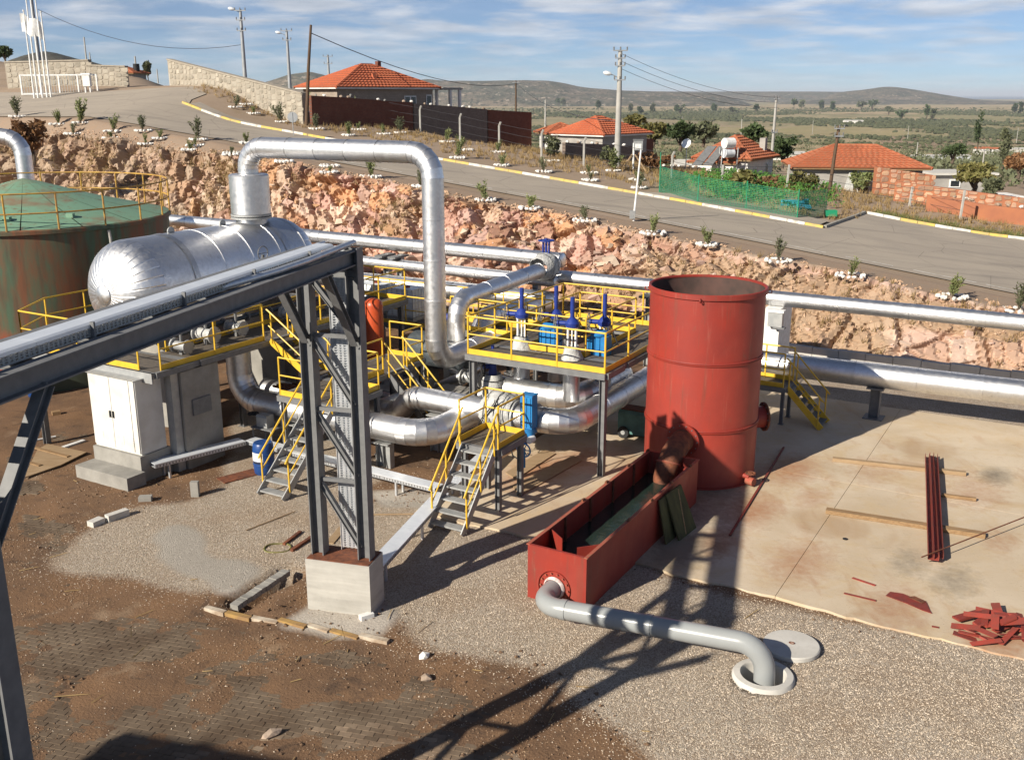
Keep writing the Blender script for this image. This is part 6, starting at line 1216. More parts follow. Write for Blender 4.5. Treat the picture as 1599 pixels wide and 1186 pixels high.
# ------------------------------------------------------------------ vegetation helpers
def leaf_quads(C, s, rng, elong=2.2, up=.4):
    n = len(C); d = rng.normal(size=(n, 3)); d[:, 2] = np.abs(d[:, 2]) * (.5 + up) + up * .6; d /= np.linalg.norm(d, axis=1)[:, None]
    q = np.cross(d, rng.normal(size=(n, 3))); q /= np.linalg.norm(q, axis=1)[:, None] + 1e-9; sz = s * rng.uniform(.6, 1.3, (n, 1))
    V = np.stack((C - q * sz / elong * .5, C + d * sz * .5 - q * sz / elong * .1, C + d * sz, C + d * sz * .45 + q * sz / elong), 1); return V.reshape(-1, 3), np.arange(n * 4).reshape(n, 4)
def crown_pts(n, rx, rz, rng, clumps=9, cz=1.0):
    cc = rng.normal(size=(clumps, 3)); cc /= np.linalg.norm(cc, axis=1)[:, None]; cc *= rng.uniform(.3, .75, (clumps, 1)); k = rng.integers(0, clumps, n); p = rng.normal(size=(n, 3)); p /= np.linalg.norm(p, axis=1)[:, None]
    p = cc[k] + p * (rng.uniform(0, 1, (n, 1)) ** .5) * rng.uniform(.28, .45, (clumps, 1))[k]; return p * (rx, rx, rz) + (0, 0, rz * cz)
def mesh_leaves(name, V, Fc, m): return fastmesh(name, V, Fc, m, 4)
def put(name, me, parent=None, loc=(0, 0, 0), rz=0, sc=1.0, **kw):
    o = bpy.data.objects.new(name, me); COL.objects.link(o); o.parent = parent; o.location = loc; o.rotation_euler = (0, 0, rz); o.scale = sc if isinstance(sc, tuple) else (sc,) * 3; return props(o, **kw)
def empty(name, loc, label, cat, group=None, rz=0):
    o = bpy.data.objects.new(name, None); COL.objects.link(o); o.location = loc; o.rotation_euler = (0, 0, rz); o.empty_display_size = .3; BASE[o.name] = ((0, 0, 0), 0); return props(o, label, cat, group)
VR = np.random.default_rng(77)
def shrub_var(k, m):
    rng = np.random.default_rng(300 + k); ns = 6 + k % 3; b = MB(); C = []
    for i in range(ns):
        t = rng.uniform(0, 6.28); r = rng.uniform(.08, .34); h = rng.uniform(.6, 1.0); e = V3(r * math.cos(t), r * math.sin(t), h); m_ = e * .5 + V3(rng.normal(0, .03), rng.normal(0, .03), .06); b.tube([(0, 0, 0), m_, e], [.018, .012, .006], 5)
        for f in np.linspace(.18, 1.0, 22): C += [(m_ * 2 * f if f < .5 else m_ + (e - m_) * (f - .5) * 2) + rng.normal(0, .035, 3) for _ in range(2)]
    V, Fc = leaf_quads(np.array(C), .17, rng, 3.4, .55); st = b.mesh('stem'); st.materials.append(M['bark']); return mesh_leaves('foliage', V, Fc, M[m]), st
SHV = [shrub_var(k, 'leaf_sh' if k % 3 else 'leaf_ol') for k in range(6)]
rsm = []
for k in range(5):
    b = MB(); b.stone((0, 0, 0), .12, .10, .09, np.random.default_rng(k + 50), 0); me = b.mesh('stone'); me.materials.append(M['rimstone']); rsm.append(me)
ORD = ['first', 'second', 'third', 'fourth', 'fifth', 'sixth', 'seventh', 'eighth', 'ninth', 'tenth', 'eleventh', 'twelfth', 'thirteenth', 'fourteenth', 'fifteenth', 'sixteenth', 'seventeenth', 'eighteenth', 'nineteenth', 'twentieth', 'twenty-first', 'twenty-second', 'twenty-third', 'twenty-fourth', 'twenty-fifth', 'twenty-sixth', 'twenty-seventh', 'twenty-eighth', 'twenty-ninth', 'thirtieth']
def verge_hit(x, y):
    d = ray(x, y); t = 44.3 / (d[0] * .5 + d[1] * .8660254)
    for _ in range(200):
        P = d * t
        q = ab((P[0], P[1], 0)); zz_ = float(Hv(q[0], q[1])) + .03
        if CAMH + P[2] <= zz_: break
        t += .05
    return (P[0], P[1], zz_)
def planted(row, pix, grp, fixb=None):
    for i, (x, y, h) in enumerate(pix):
        if fixb is not None:
            P = verge_hit(x, y)
        else: P = hit(x, y)
        dep = P[1] * CP + (CAMH - P[2]) * SP; hm = h / FPX * dep * VR.uniform(.9, 1.3); k = i % 6
        rr = .42 + .12 * VR.random()
        if h > 11:
            o = empty('shrub', P, '%s young leafy shrub %s' % (ORD[i], row), 'shrub', grp, VR.uniform(0, 6)); f, st = SHV[k]
            put('foliage', f, o, sc=(hm * VR.uniform(.7, 1.25), hm * VR.uniform(.7, 1.25), hm)); o.rotation_euler = (VR.normal(0, .1), VR.normal(0, .1), VR.uniform(0, 6)); put('stem', st, o, sc=(hm, hm, hm))
        g = empty('stone_ring', P, 'white stone ring at the %s shrub %s' % (ORD[i], row), 'stone ring', 'stone rings of ' + grp)
        for j in range(13):
            t = 2 * math.pi * j / 13 + VR.uniform(-.12, .12); q = rr * VR.uniform(.9, 1.12); put('stone', rsm[j % 5], g, (q * math.cos(t), q * math.sin(t), .05), VR.uniform(0, 6), (VR.uniform(.8, 1.2), VR.uniform(.8, 1.2), VR.uniform(.8, 1.3)))
planted('from the right on the near verge', [(1590, 487, 38), (1487, 466, 35), (1328, 434, 30), (1215, 408, 35), (1105, 383, 30), (1020, 365, 28), (915, 345, 22), (828, 326, 24), (760, 313, 24), (657, 292, 28), (580, 277, 28), (515, 270, 12), (515, 260, 10), (445, 253, 10)], 'near verge shrubs', 46.2)
planted('from the left on the verge above the tank', [(28, 183, 26), (92, 195, 20), (126, 193, 30), (115, 210, 16), (178, 206, 20), (175, 217, 12), (224, 205, 26), (250, 217, 16), (228, 226, 14), (310, 219, 30), (297, 235, 16), (305, 228, 14), (362, 248, 14), (362, 240, 12), (385, 224, 16)], 'left verge shrubs', 45.6)
planted('from the left beyond the painted kerb', [(368, 168, 16), (397, 178, 14), (385, 164, 10), (440, 191, 22), (456, 182, 10), (478, 176, 24), (495, 202, 24), (510, 192, 10), (545, 212, 20), (553, 193, 30), (560, 203, 13), (600, 210, 14), (626, 208, 26), (698, 222, 26), (715, 247, 25), (728, 235, 10), (778, 238, 18), (785, 259, 18), (850, 269, 20), (862, 252, 10), (920, 271, 14), (922, 282, 14), (957, 267, 32), (995, 281, 12), (998, 294, 24)], 'shrubs beyond the kerb')
def bush(name, label, cat, P, w, h, n, ls, m, trunk=.25, seed=1, clumps=9, group=None):
    rng = np.random.default_rng(seed); o = empty(name, P, label, cat, group); C = crown_pts(n, w / 2, h * (1 - trunk) / 2, rng, clumps) + (0, 0, h * trunk); V, Fc = leaf_quads(C, ls, rng, 1.7, .15); put('crown', mesh_leaves('crown', V, Fc, M[m]), o)
    b = MB(); b.tube([(0, 0, -.3), (.05 * w, 0, h * trunk), (.0, .03 * w, h * .65)], [.05 * w + .03, .035 * w + .02, .01 * w], 7)
    for t in range(4): b.tube([(0, 0, h * trunk * .8), (.22 * w * math.cos(t * 1.6), .22 * w * math.sin(t * 1.6), h * .7)], [.025 * w + .01, .006 * w], 5)
    put('trunk', b.mesh('trunk'), o).data.materials.append(M['bark']); return o
def pix_bush(name, label, cat, x, y, wpx, hpx, n, ls, m, trunk=.1, seed=1, Y=None, clumps=9):
    P = hit(x, y) if Y is None else dp(x, y, Y)
    if Y is not None: P = (P[0], P[1], min(P[2], float(HXY(P[0], P[1]))) if False else P[2])
    dep = P[1] * CP + (CAMH - P[2]) * SP; return bush(name, label, cat, P, wpx / FPX * dep, hpx / FPX * dep, n, ls, m, trunk, seed, clumps)
# ------------------------------------------------------------------ road side walls, gate, flagpoles, fence
def T(x, y): return V3(x, y, float(HXY(x, y)))
def stone_wall(name, label, p, q, h0, h1, th, cs, seed, m='wallstone', cap=True, mort='mortar'):
    p = V3(*p); q = V3(*q); L = np.linalg.norm((q - p)[:2]); d = V3(*(q - p)[:2], 0) / L; nrm_ = V3(d[1], -d[0], 0); ang = math.atan2(d[1], d[0]); base = rotz(tuple(p), -ang)
    r = thing(name, label, 'wall', base, ang); n = 8; X0, Y0 = base[0], base[1]; rng = np.random.default_rng(seed)
    zg = lambda f: float(HXY(*(p + (q - p) * f)[:2])); ztop = lambda f: (zg(0) + h0) * (1 - f) + (zg(1) + h1) * f; b = MB(); pr_ = []
    for i in range(n + 1):
        f = i / n; zb = zg(f) - .4; zt = ztop(f); pr_.append((X0 + L * f, zb, zt))
    for i in range(n):
        a0, b0, t0_ = pr_[i]; a1, b1, t1_ = pr_[i + 1]; b.hexa([(a0, Y0, b0), (a1, Y0, b1), (a1, Y0 + th, b1), (a0, Y0 + th, b0), (a0, Y0, t0_), (a1, Y0, t1_), (a1, Y0 + th, t1_), (a0, Y0 + th, t0_)])
        if cap: MB().hexa([(a0, Y0 - .08, t0_ + .002), (a1 - .005, Y0 - .08, t1_ + .002), (a1 - .005, Y0 + th + .08, t1_ + .002), (a0, Y0 + th + .08, t0_ + .002), (a0, Y0 - .08, t0_ + .12), (a1 - .005, Y0 - .08, t1_ + .12), (a1 - .005, Y0 + th + .08, t1_ + .12), (a0, Y0 + th + .08, t0_ + .12)]).build('coping', M[mort], r)
    b.build('core', M[mort], r); x = X0 + .1; k = 0
    while x < X0 + L - .15 and k < 290:
        f = (x - X0) / L; zb, zt = zg(f), ztop(f); wst = cs * rng.uniform(.7, 1.35); z = zb + .05
        while z < zt - .08:
            hs = cs * rng.uniform(.55, .95); hs = min(hs, zt - z - .02)
            if hs > .1:
                ww = wst * rng.uniform(.85, 1.05); cx_, cz_ = x + wst / 2 + rng.uniform(-.06, .06), z + hs / 2; P_ = []
                m_ = 7; off = rng.uniform(0, 6)
                for j in range(m_):
                    t = off + 2 * math.pi * j / m_; P_.append((cx_ + ww * .53 * max(-.86, min(.86, 1.15 * math.cos(t))) * rng.uniform(.9, 1.05), cz_ + hs * .53 * max(-.86, min(.86, 1.15 * math.sin(t))) * rng.uniform(.9, 1.05)))
                dpt = rng.uniform(.015, .05); bb = MB(); V = [(a_, Y0 - .002, c_) for a_, c_ in P_] + [(cx_ + (a_ - cx_) * .86, Y0 - dpt, cz_ + (c_ - cz_) * .84) for a_, c_ in P_]
                bb.add(V, [(j, (j + 1) % m_, m_ + (j + 1) % m_, m_ + j) for j in range(m_)] + [tuple(range(m_, 2 * m_))]); bb.build('stone', M[m], r); k += 1
            z += hs + .03
        x += wst
    return r
stone_wall('stone_wall', 'long rubble stone wall right of the gate opening', T(-29.6, 90), T(-16.3, 80.5), 2.1, 2.25, .45, .52, 1)
stone_wall('stone_wall', 'rubble stone wall behind the sliding gate at left', T(-47, 97), T(-38.6, 95.5), 2.3, 2.2, .45, .62, 2)
stone_wall('stone_wall', 'lower rubble wall with coping behind the flagpoles', T(-38.4, 94.4), T(-34.6, 93.6), 1.75, 1.7, .4, .55, 3)
gt_ = thing('sliding_gate', 'white framed sliding gate panel beside the flagpoles', 'gate', tuple(T(-39, 90.6)))
def gate(root, p, q, h, nv, infill=True):
    p, q = V3(*p), V3(*q); up = V3(0, 0, h)
    for z in (.12, 1): MB().bar(p + up * z, q + up * z, .1, .12).build('frame_rail', M['whitep'], root)
    for i in range(nv + 1): c = p + (q - p) * i / nv; MB().bar(c + up * .08, c + up * 1.02, .12, .12).build('frame_post', M['whitep'], root)
    n = int(np.linalg.norm(q - p) / .22)
    if infill:
        for i in range(1, n): c = p + (q - p) * i / n; MB().bar(c + up * .14, c + up * .98, .03, .03).build('picket', M['steel_lt'], root)
gate(gt_, dp(36, 151, 89), dp(154, 150, 89.5), 1.75, 4)
g2_ = thing('gate_leaf', 'small white gate leaf at the left end of the long wall', 'gate', tuple(T(-29.9, 89.6))); gate(g2_, dp(269, 151, 90), dp(289, 150, 90), 1.95, 1)
mb_ = thing('meter_box', 'white meter box on posts beside the sliding gate', 'meter box', dp(139, 151, 88)); p = V3(*dp(139, 151, 88)); MB().box(p[0] - .3, p[0] + .3, p[1] - .2, p[1] + .2, p[2] + .85, p[2] + 1.75).build('box', M['whitep'], mb_); MB().box(p[0] - .38, p[0] + .38, p[1] - .25, p[1] + .25, p[2] + 1.76, p[2] + 1.9).build('hood', M['whitep'], mb_)
for s in (-.2, .2): MB().box(p[0] + s - .05, p[0] + s + .05, p[1] - .05, p[1] + .05, p[2] - .3, p[2] + .84).build('post', M['whitep'], mb_)
for i, (x0, y0, x1, y1) in enumerate(((54, 151, 40, 18), (60, 151, 46, -30), (67, 151, 52, -30), (74, 150, 58, -30), (80, 150, 65, 20))):
    p = V3(*dp(x0, y0, 86.5)); hgt_ = dp(x1, y1, 86.5)[2] - p[2]; f = thing('flagpole', ORD[i] + ' white flagpole from the left beside the gate', 'flagpole', tuple(p), 0, 'white flagpoles by the gate'); MB().tube([p + V3(0, 0, -.2), p + V3(0, 0, hgt_)], [.075, .045], 10).build('pole', M['whitep'], f, smooth=40); MB().cyl(p + V3(0, 0, hgt_), p + V3(0, 0, hgt_ + .12), .07, n=10).build('finial', M['whitep'], f, smooth=40)
    if i == 0:
        b = MB(); V = []
        for a_ in range(9):
            for c_ in range(6): V.append(p + V3(-.02 + a_ * .21 - .35, .12 * math.sin(a_ * .9 + c_ * .3), hgt_ - .15 - c_ * .28 - .16 * a_ * .5 + .1 * math.sin(a_ * 1.3)))
        b.add(V, [(a_ * 6 + c_, a_ * 6 + c_ + 1, (a_ + 1) * 6 + c_ + 1, (a_ + 1) * 6 + c_) for a_ in range(8) for c_ in range(5)]); b.build('flag', M['whitep'], f, smooth=60)
def brick_wall(name, label, pts, h, th, m, stones=False):
    r = thing(name, label, 'wall', tuple(T(*pts[0])))
    for i in range(len(pts) - 1):
        p, q = V3(*pts[i], 0), V3(*pts[i + 1], 0); n = max(1, int(np.linalg.norm(q - p) / 3)); d = nrm(q - p); s_ = np.cross(d, V3(0, 0, 1))
        for k in range(n):
            a_ = p + (q - p) * k / n; c_ = p + (q - p) * (k + 1) / n; za, zc2 = float(HXY(*a_[:2])), float(HXY(*c_[:2])); o_ = s_ * th / 2
            MB().hexa([(*(a_ - o_)[:2], za - .5), (*(c_ - o_)[:2], zc2 - .5), (*(c_ + o_)[:2], zc2 - .5), (*(a_ + o_)[:2], za - .5), (*(a_ - o_)[:2], za + h), (*(c_ - o_)[:2], zc2 + h), (*(c_ + o_)[:2], zc2 + h), (*(a_ + o_)[:2], za + h)]).build('bay', M[m], r)
            if stones:
                rg = np.random.default_rng(k + i * 50)
                for j in range(6): c = a_ + (c_ - a_) * rg.random(); MB().stone((c[0], c[1], float(HXY(*c[:2])) + h + .08), .16, .13, .11, rg).build('top_stone', M['rimstone' if j % 3 == 0 else 'stone'], r)
    return r
def shade_wall(name, label, p, q, zt0, zt1, h, m, stones):
    p, q = V3(*p, 0), V3(*q, 0); r = thing(name, label, 'wall', (p[0], p[1], zt0 - h)); L = np.linalg.norm(q - p); n = max(1, int(L / 3.2)); d = (q - p) / L; s_ = np.cross(d, V3(0, 0, 1)) * .15; rg = np.random.default_rng(int(abs(p[0] * 10)))
    for k in range(n):
        a_ = p + (q - p) * k / n; c_ = p + (q - p) * (k + 1) / n; z0, z1 = zt0 + (zt1 - zt0) * k / n + rg.uniform(-.03, .03), zt0 + (zt1 - zt0) * (k + 1) / n + rg.uniform(-.03, .03); g = [(a_ - s_), (c_ - s_), (c_ + s_), (a_ + s_)]
        MB().hexa([(*g[0][:2], z0 - h - 1), (*g[1][:2], z1 - h - 1), (*g[2][:2], z1 - h - 1), (*g[3][:2], z0 - h - 1), (*g[0][:2], z0), (*g[1][:2], z1), (*g[2][:2], z1), (*g[3][:2], z0)]).build('bay', M[m], r)
        for jj in range(stones): f = rg.random(); c = a_ + (c_ - a_) * f; MB().stone((c[0], c[1], z0 + (z1 - z0) * f + .07), .17, .14, .12, rg).build('top_stone', M['rimstone' if jj % 2 == 0 else 'stone'], r)
shade_wall('brick_wall', 'dark brown brick wall below the orange roofed house, left part', (-15.7, 80.7), (-8.6, 88.7), 9.95, 9.35, 2.6, 'brick', 2)
shade_wall('block_wall', 'dark grey block wall with loose stones on top', (-8.5, 88.8), (-2.4, 95.7), 9.3, 8.72, 2.7, 'brick_gr', 3); shade_wall('brick_wall', 'dark red brick wall end left of the tall concrete pole', (-2.3, 95.8), (1.8, 100.4), 8.65, 8.35, 2.8, 'brick', 0)
shade_wall('rubble_wall', 'dark low stone wall left of the concrete pole', (3.9, 77.2), (10.3, 84.4), 6.55, 5.9, 1.6, 'brick_gr', 3); shade_wall('rubble_wall', 'brown low stone wall right of the concrete pole', (10.2, 76.5), (15.6, 82.6), 4.9, 4.3, 1.5, 'block', 4)
brick_wall_ = brick_wall
FP = [(500, 178, 148), (548, 191, 149), (601, 198, 157), (657, 208, 167), (719, 221, 179), (780, 232, 192), (846, 247, 204), (912, 259, 216), (1049, 280, 238), (1126, 287, 258), (1228, 298, 258), (1420, 322, 292), (1499, 345, 298)]
fpts = []
for i, (x, y0, y1) in enumerate(FP):
    P = hit(x, y0); dep = P[1] * CP + (CAMH - P[2]) * SP; h = (y0 - y1) / FPX * dep; p = V3(*P); b = MB(); b.tube([p + V3(0, 0, -.3), p + V3(0, 0, h * .85), p + V3(.12, -.12, h)] if 0 < i < 9 else [p + V3(0, 0, -.3), p + V3(-.3 if i == 0 else .1, 0, h)], .085, 5); fpts.append((p, h))
    b.build('fence_post', M['pole_c'], base=tuple(p), label=('leaning concrete fence post at the stone wall end' if i == 0 else ORD[i] + ' pale concrete fence post from the left along the verge'), cat='fence post', group='concrete fence posts')
for lv in (.35, .65, .93):
    b = MB()
    for i in range(1, len(fpts) - 1): b.tube([fpts[i][0] + V3(0, 0, fpts[i][1] * lv), (fpts[i][0] + fpts[i + 1][0]) / 2 + V3(0, 0, (fpts[i][1] + fpts[i + 1][1]) / 2 * lv - .04), fpts[i + 1][0] + V3(0, 0, fpts[i + 1][1] * lv)], .012, 4)
    b.build('fence_wire', M['wire'], label={.35: 'lowest', .65: 'middle', .93: 'top'}[lv] + ' wire strung along the concrete fence posts', cat='wire')
# ------------------------------------------------------------------ poles and wires
def upole(name, label, x0, y0, x1, y1, Y, r0, r1, m, arms=(), lamp=None, wood=False, lean=False):
    P = V3(*dp(x0, y0, Y)); P2 = V3(*dp(x1, y1, Y)); top = P2 if lean else V3(P[0], P[1], P2[2]); root = thing(name, label, 'utility pole', tuple(P)); MB().tube([P + V3(0, 0, -1.0), (P + top) / 2, top], [r0, (r0 + r1) / 2, r1], 10).build('shaft', M[m], root, smooth=40)
    for z, wd in arms:
        c = top - V3(0, 0, z); MB().bar(c - V3(wd / 2, .14, 0), c + V3(wd / 2, -.14, 0), .08, .08).build('crossarm', M['pole_m'], root)
        for s in (-.46, 0, .46): MB().lathe([(.03, 0), (.06, .05), (.04, .12), (.06, .16), (.02, .22)], c + V3(s * wd, -.14, .04), 8).build('insulator', M['steel'], root, smooth=40)
    if lamp:
        c = top - V3(0, 0, lamp[0]); e = c + V3(lamp[1], -.1, .35); MB().tube([c, (c + e) / 2 + V3(0, 0, .05), e], .035, 6).build('lamp_arm', M['pole_m'], root, smooth=40); b = MB(); b.lathe([(.02, -.35), (.13, -.2), (.15, .1), (.06, .25), (.01, .27)], e, 12, (-1 if lamp[1] < 0 else 1, 0, .2)); b.build('lamp_head', M['lamp'], root, smooth=40)
    return top
upole('utility_pole', 'tall concrete pole with lamp and insulators in front of the village', 964, 262, 966, 78, 73, .26, .14, 'pole_c', ((.05, 1.0), (.55, .7), (1.05, .7), (2.0, .8)), (1.9, -.9))
upole('utility_pole', 'grey pole with lamp above the long stone wall', 383, 121, 371, 15, 95, .2, .12, 'pole_m', ((.1, 1.0), (.9, .8), (1.8, .8)), (.3, -.8)); upole('utility_pole', 'grey pole with lamp left of the orange roofed house', 453, 133, 450, 47, 110, .2, .12, 'pole_m', ((.1, 1.2), (1.0, .9)), (.6, -.9))
wt = upole('utility_pole', 'leaning dark wooden pole at the end of the stone wall', 478, 178, 486, 39, 80, .15, .09, 'woodp', (), None, lean=True)
upole('utility_pole', 'thin grey pole behind the orange roof', 514, 120, 513, 86, 150, .2, .14, 'pole_m', ((.2, 1.4), (1.2, 1.2))); upole('utility_pole', 'grey steel pole between the white flagpoles', 63, 110, 55, -30, 100, .22, .14, 'pole_m')
b810 = upole('utility_pole', 'wooden pole right of the flat topped hill', 806, 178, 811, 126, 170, .18, .12, 'woodp', ((.3, 1.2),)); upole('utility_pole', 'short pale pole beside the red brick wall end', 852, 190, 853, 156, 160, .16, .12, 'pole_c')
upole('utility_pole', 'tall pale pole right of the white house', 1204, 262, 1213, 152, 92, .15, .10, 'pole_c', ((.1, .5), (3.0, .5)), None, lean=True); upole('utility_pole', 'brown leaning pole in front of the long tiled house', 1294, 304, 1311, 196, 70, .13, .1, 'woodp', ((.2, .7), (.7, .6)), None, lean=True)
for i, (x, y0, y1, Y) in enumerate(((1157, 222, 186, 330), (1065, 198, 182, 600), (1269, 207, 188, 700), (1418, 214, 196, 600), (1534, 265, 233, 210), (1562, 240, 228, 400), (1588, 220, 200, 520), (1432, 240, 222, 300), (137, 108, 58, 200), (143, 108, 82, 230), (215, 128, 88, 170), (247, 124, 108, 260))):
    upole('far_pole', ['thin pale pole behind the white house', 'far thin pole above the middle field', 'far thin pole above the green field', 'far thin pole right of the green field', 'pole with crossarms near the right leafy bush', 'far pole by the white sheds at right', 'far thin pole at the right edge', 'thin pole right of the long tiled roof', 'tall thin pole behind the stone wall at left', 'shorter thin pole beside the tall thin one at left', 'thin pole beside the far red roofed house', 'small far pole right of the far house'][i], x, y0, x, y1, Y, .16, .12, 'pole_c', ((.3, 1.6),) if i in (4,) else ())
def wirec(label, p, q, sag, r=.03):
    p, q = V3(*p), V3(*q); MB().tube([p + (q - p) * t - V3(0, 0, sag * 4 * t * (1 - t)) for t in np.linspace(0, 1, 13)], r, 4).build('power_cable', M['wire'], base=tuple(p), label=label, cat='cable')
wirec('black cable sagging from the leaning wooden pole to the right', wt - V3(0, 0, .6), b810 - V3(0, 0, .5), 1.6, .035); wirec('thin cable from the pole right of the hill towards the concrete pole', b810 - V3(0, 0, .3), dp(965, 190, 76), 1.2, .03)
for k in range(3): wirec(['upper', 'middle', 'lower'][k] + ' thin wire running right from the concrete pole', dp(967, 82 + k * 12, 73), dp(1216, 152 + k * 8, 92), .7, .014)
wirec('thin cable crossing the sky from the flagpoles to the lamp pole', dp(60, 15, 100), dp(378, 70, 95), 1.5, .022)
# sign, camera post, white post by the road
sg = thing('road_sign', 'grey back of a road sign beside the kerb', 'road sign', hit(459, 213)); p = V3(*hit(459, 213)); MB().tube([p, p + V3(0, 0, 1.6)], .03, 6).build('post', M['pole_m'], sg, smooth=40); MB().cyl(p + V3(-.0, 0, 1.3), p + V3(.0, .03, 1.3), .36, n=20).build('plate', M['pole_m'], sg, smooth=40)
def onb(x, y, b_):
    d = ray(x, y); t = b_ / (d[0] * .5 + d[1] * .8660254); P = d * t; return V3(P[0], P[1], CAMH + P[2])
p = onb(988, 355, 47.2); ls = thing('signal_post', 'slim white post with box beside the near road edge', 'post', tuple(p)); MB().tube([p + V3(0, 0, -.3), p + V3(.3, 0, 3.85)], [.06, .04], 8).build('shaft', M['whitep'], ls, smooth=40); MB().box(p[0] - .16, p[0] + .1, p[1] - .14, p[1] + .06, p[2] + .45, p[2] + .85).build('box', M['steel_lt'], ls)
p = V3(*hit(989, 266)); cs = thing('meter_cabinet', 'white glazed meter box on a white post by the fence', 'meter box', tuple(p)); MB().tube([p, p + V3(0, 0, 1.9)], .07, 8).build('post', M['whitep'], cs, smooth=40); MB().box(p[0] - .02, p[0] + .62, p[1] - .15, p[1] + .15, p[2] + 1.4, p[2] + 2.1).build('box', M['steel_lt'], cs); MB().box(p[0] + .08, p[0] + .52, p[1] - .17, p[1] - .152, p[2] + 1.5, p[2] + 1.85).build('pane', M['whitep'], cs); MB().box(p[0] - .06, p[0] + .66, p[1] - .2, p[1] + .2, p[2] + 2.1, p[2] + 2.16).build('hood', M['steel'], cs)
for s in (-1, 1): MB().bar(p + V3(s * .9, -.3, -.05), p + V3(s * .1, -.05, 1.1), .1, .1).build('strut', M['wood2'], cs)
# ------------------------------------------------------------------ houses
def house(name, label, P, ang, L1, L2, zb, ze, rise, wall1, tile, ov=.45, ridge=None, courses=9, wall2=None, cat='house'):
    base = rotz((P[0], P[1], zb), -ang); X0, Y0 = base[0], base[1]; r = thing(name, label, cat, base, ang)
    for nm, x0, x1, y0, y1, m in (('wall', 0, L1, 0, .25, wall1), ('wall', 0, .25, .25, L2 - .25, wall2 or wall1), ('wall', L1 - .25, L1, .25, L2 - .25, wall1), ('wall', 0, L1, L2 - .25, L2, wall1)): MB().box(X0 + x0, X0 + x1, Y0 + y0, Y0 + y1, zb - 1, ze).build(nm, M[m], r)
    MB().box(X0 - ov, X0 + L1 + ov, Y0 - ov, Y0 + L2 + ov, ze + .002, ze + .14).build('eave', M['plaster'] if tile == 'tile' else M['wood'], r)
    if ridge is None: ridge = (L2 / 2, L1 - L2 / 2) if L1 >= L2 else (L1 / 2, L1 / 2)
    e = ov + .08; A_ = [V3(X0 - e, Y0 - e, ze + .14), V3(X0 + L1 + e, Y0 - e, ze + .14), V3(X0 + L1 + e, Y0 + L2 + e, ze + .14), V3(X0 - e, Y0 + L2 + e, ze + .14)]
    Rg = [V3(X0 + ridge[0], Y0 + L2 / 2, ze + .14 + rise), V3(X0 + ridge[1], Y0 + L2 / 2, ze + .14 + rise)]; rf = None; lining = MB(); lining.poly([A_[0], A_[1], Rg[1], Rg[0]]); lining.poly([A_[2], A_[3], Rg[0], Rg[1]]); lining.poly([A_[1], A_[2], Rg[1]]); lining.poly([A_[3], A_[0], Rg[0]])
    rf = lining.build('roof', M[tile], r)
    for (p, q, s, t) in ((A_[0], A_[1], Rg[0], Rg[1]), (A_[1], A_[2], Rg[1], Rg[1]), (A_[2], A_[3], Rg[1], Rg[0]), (A_[3], A_[0], Rg[0], Rg[0])):
        n_ = nrm(np.cross(q - p, s - p + (t - q) + 1e-6))
        for k in range(courses):
            f0, f1 = k / courses, (k + 1.05) / courses; f1 = min(f1, 1); a0, b0 = p + (s - p) * f0, q + (t - q) * f0; a1, b1 = p + (s - p) * f1, q + (t - q) * f1; W_ = np.linalg.norm(b0 - a0); m_ = max(2, int(W_ / .42)); V = []; up_ = n_ * .10
            for j in range(2 * m_ + 1):
                g = j / (2 * m_); w_ = n_ * (.045 if j % 2 else 0.0); V += [a0 + (b0 - a0) * g, a0 + (b0 - a0) * g + up_ + w_, a1 + (b1 - a1) * g + n_ * .02 + w_]
            b = MB(); b.add(V, [(3 * j, 3 * j + 3, 3 * j + 4, 3 * j + 1) for j in range(2 * m_)] + [(3 * j + 1, 3 * j + 4, 3 * j + 5, 3 * j + 2) for j in range(2 * m_)]); b.build('tile_course', M[tile], rf)
        MB().tube([p, s], .11, 6).build('hip_tiles', M[tile], rf, smooth=50)
    if ridge[1] > ridge[0]: MB().tube(Rg, .12, 6).build('ridge_tiles', M[tile], rf, smooth=50)
    return r, X0, Y0, rf
def opening(r, x0, x1, y0, y1, z0, z1, glass='glass', frame_='whitep', nm='window', mull=1):
    f = MB().box(x0, x1, y0, y1, z0, z1).build(nm, M[frame_], r); dx, dy = x1 - x0, y1 - y0; ax = dx > dy; k = mull + 1
    for i in range(k):
        t0_, t1_ = (i + .12) / k, (i + .88) / k
        if ax: MB().box(x0 + dx * t0_, x0 + dx * t1_, y0 - .015, y0 + .01, z0 + .1, z1 - .1).build('pane', M[glass], f)
        else: MB().box(x0 - .015, x0 + .01, y0 + dy * t0_, y0 + dy * t1_, z0 + .1, z1 - .1).build('pane', M[glass], f)
A50 = math.radians(48)
h1, X0, Y0, rf = house('tiled_house', 'stone house with bright orange hipped roof behind the dark wall', (-15.4, 91.5), A50, 11.6, 4.9, 7.0, 10.5, 2.05, 'block', 'tile', .5, (4.9, 6.2), 10)
opening(h1, X0 + 7.9, X0 + 9.4, Y0 - .05, Y0 + .02, 8.2, 9.9); opening(h1, X0 + 10.7, X0 + 11.4, Y0 - .05, Y0 + .02, 7.6, 10.0, nm='door', mull=0)
MB().box(X0 + 12.5, X0 + 15.2, Y0 - .5, Y0 + 3.2, 10.46, 10.66).build('porch_roof', M['plaster_g'], h1)
for x, y in ((14.9, -.35), (14.9, 2.9), (13.6, -.35)): MB().box(X0 + x - .12, X0 + x + .12, Y0 + y - .12, Y0 + y + .12, 6.6, 10.46).build('porch_post', M['plaster'], h1)
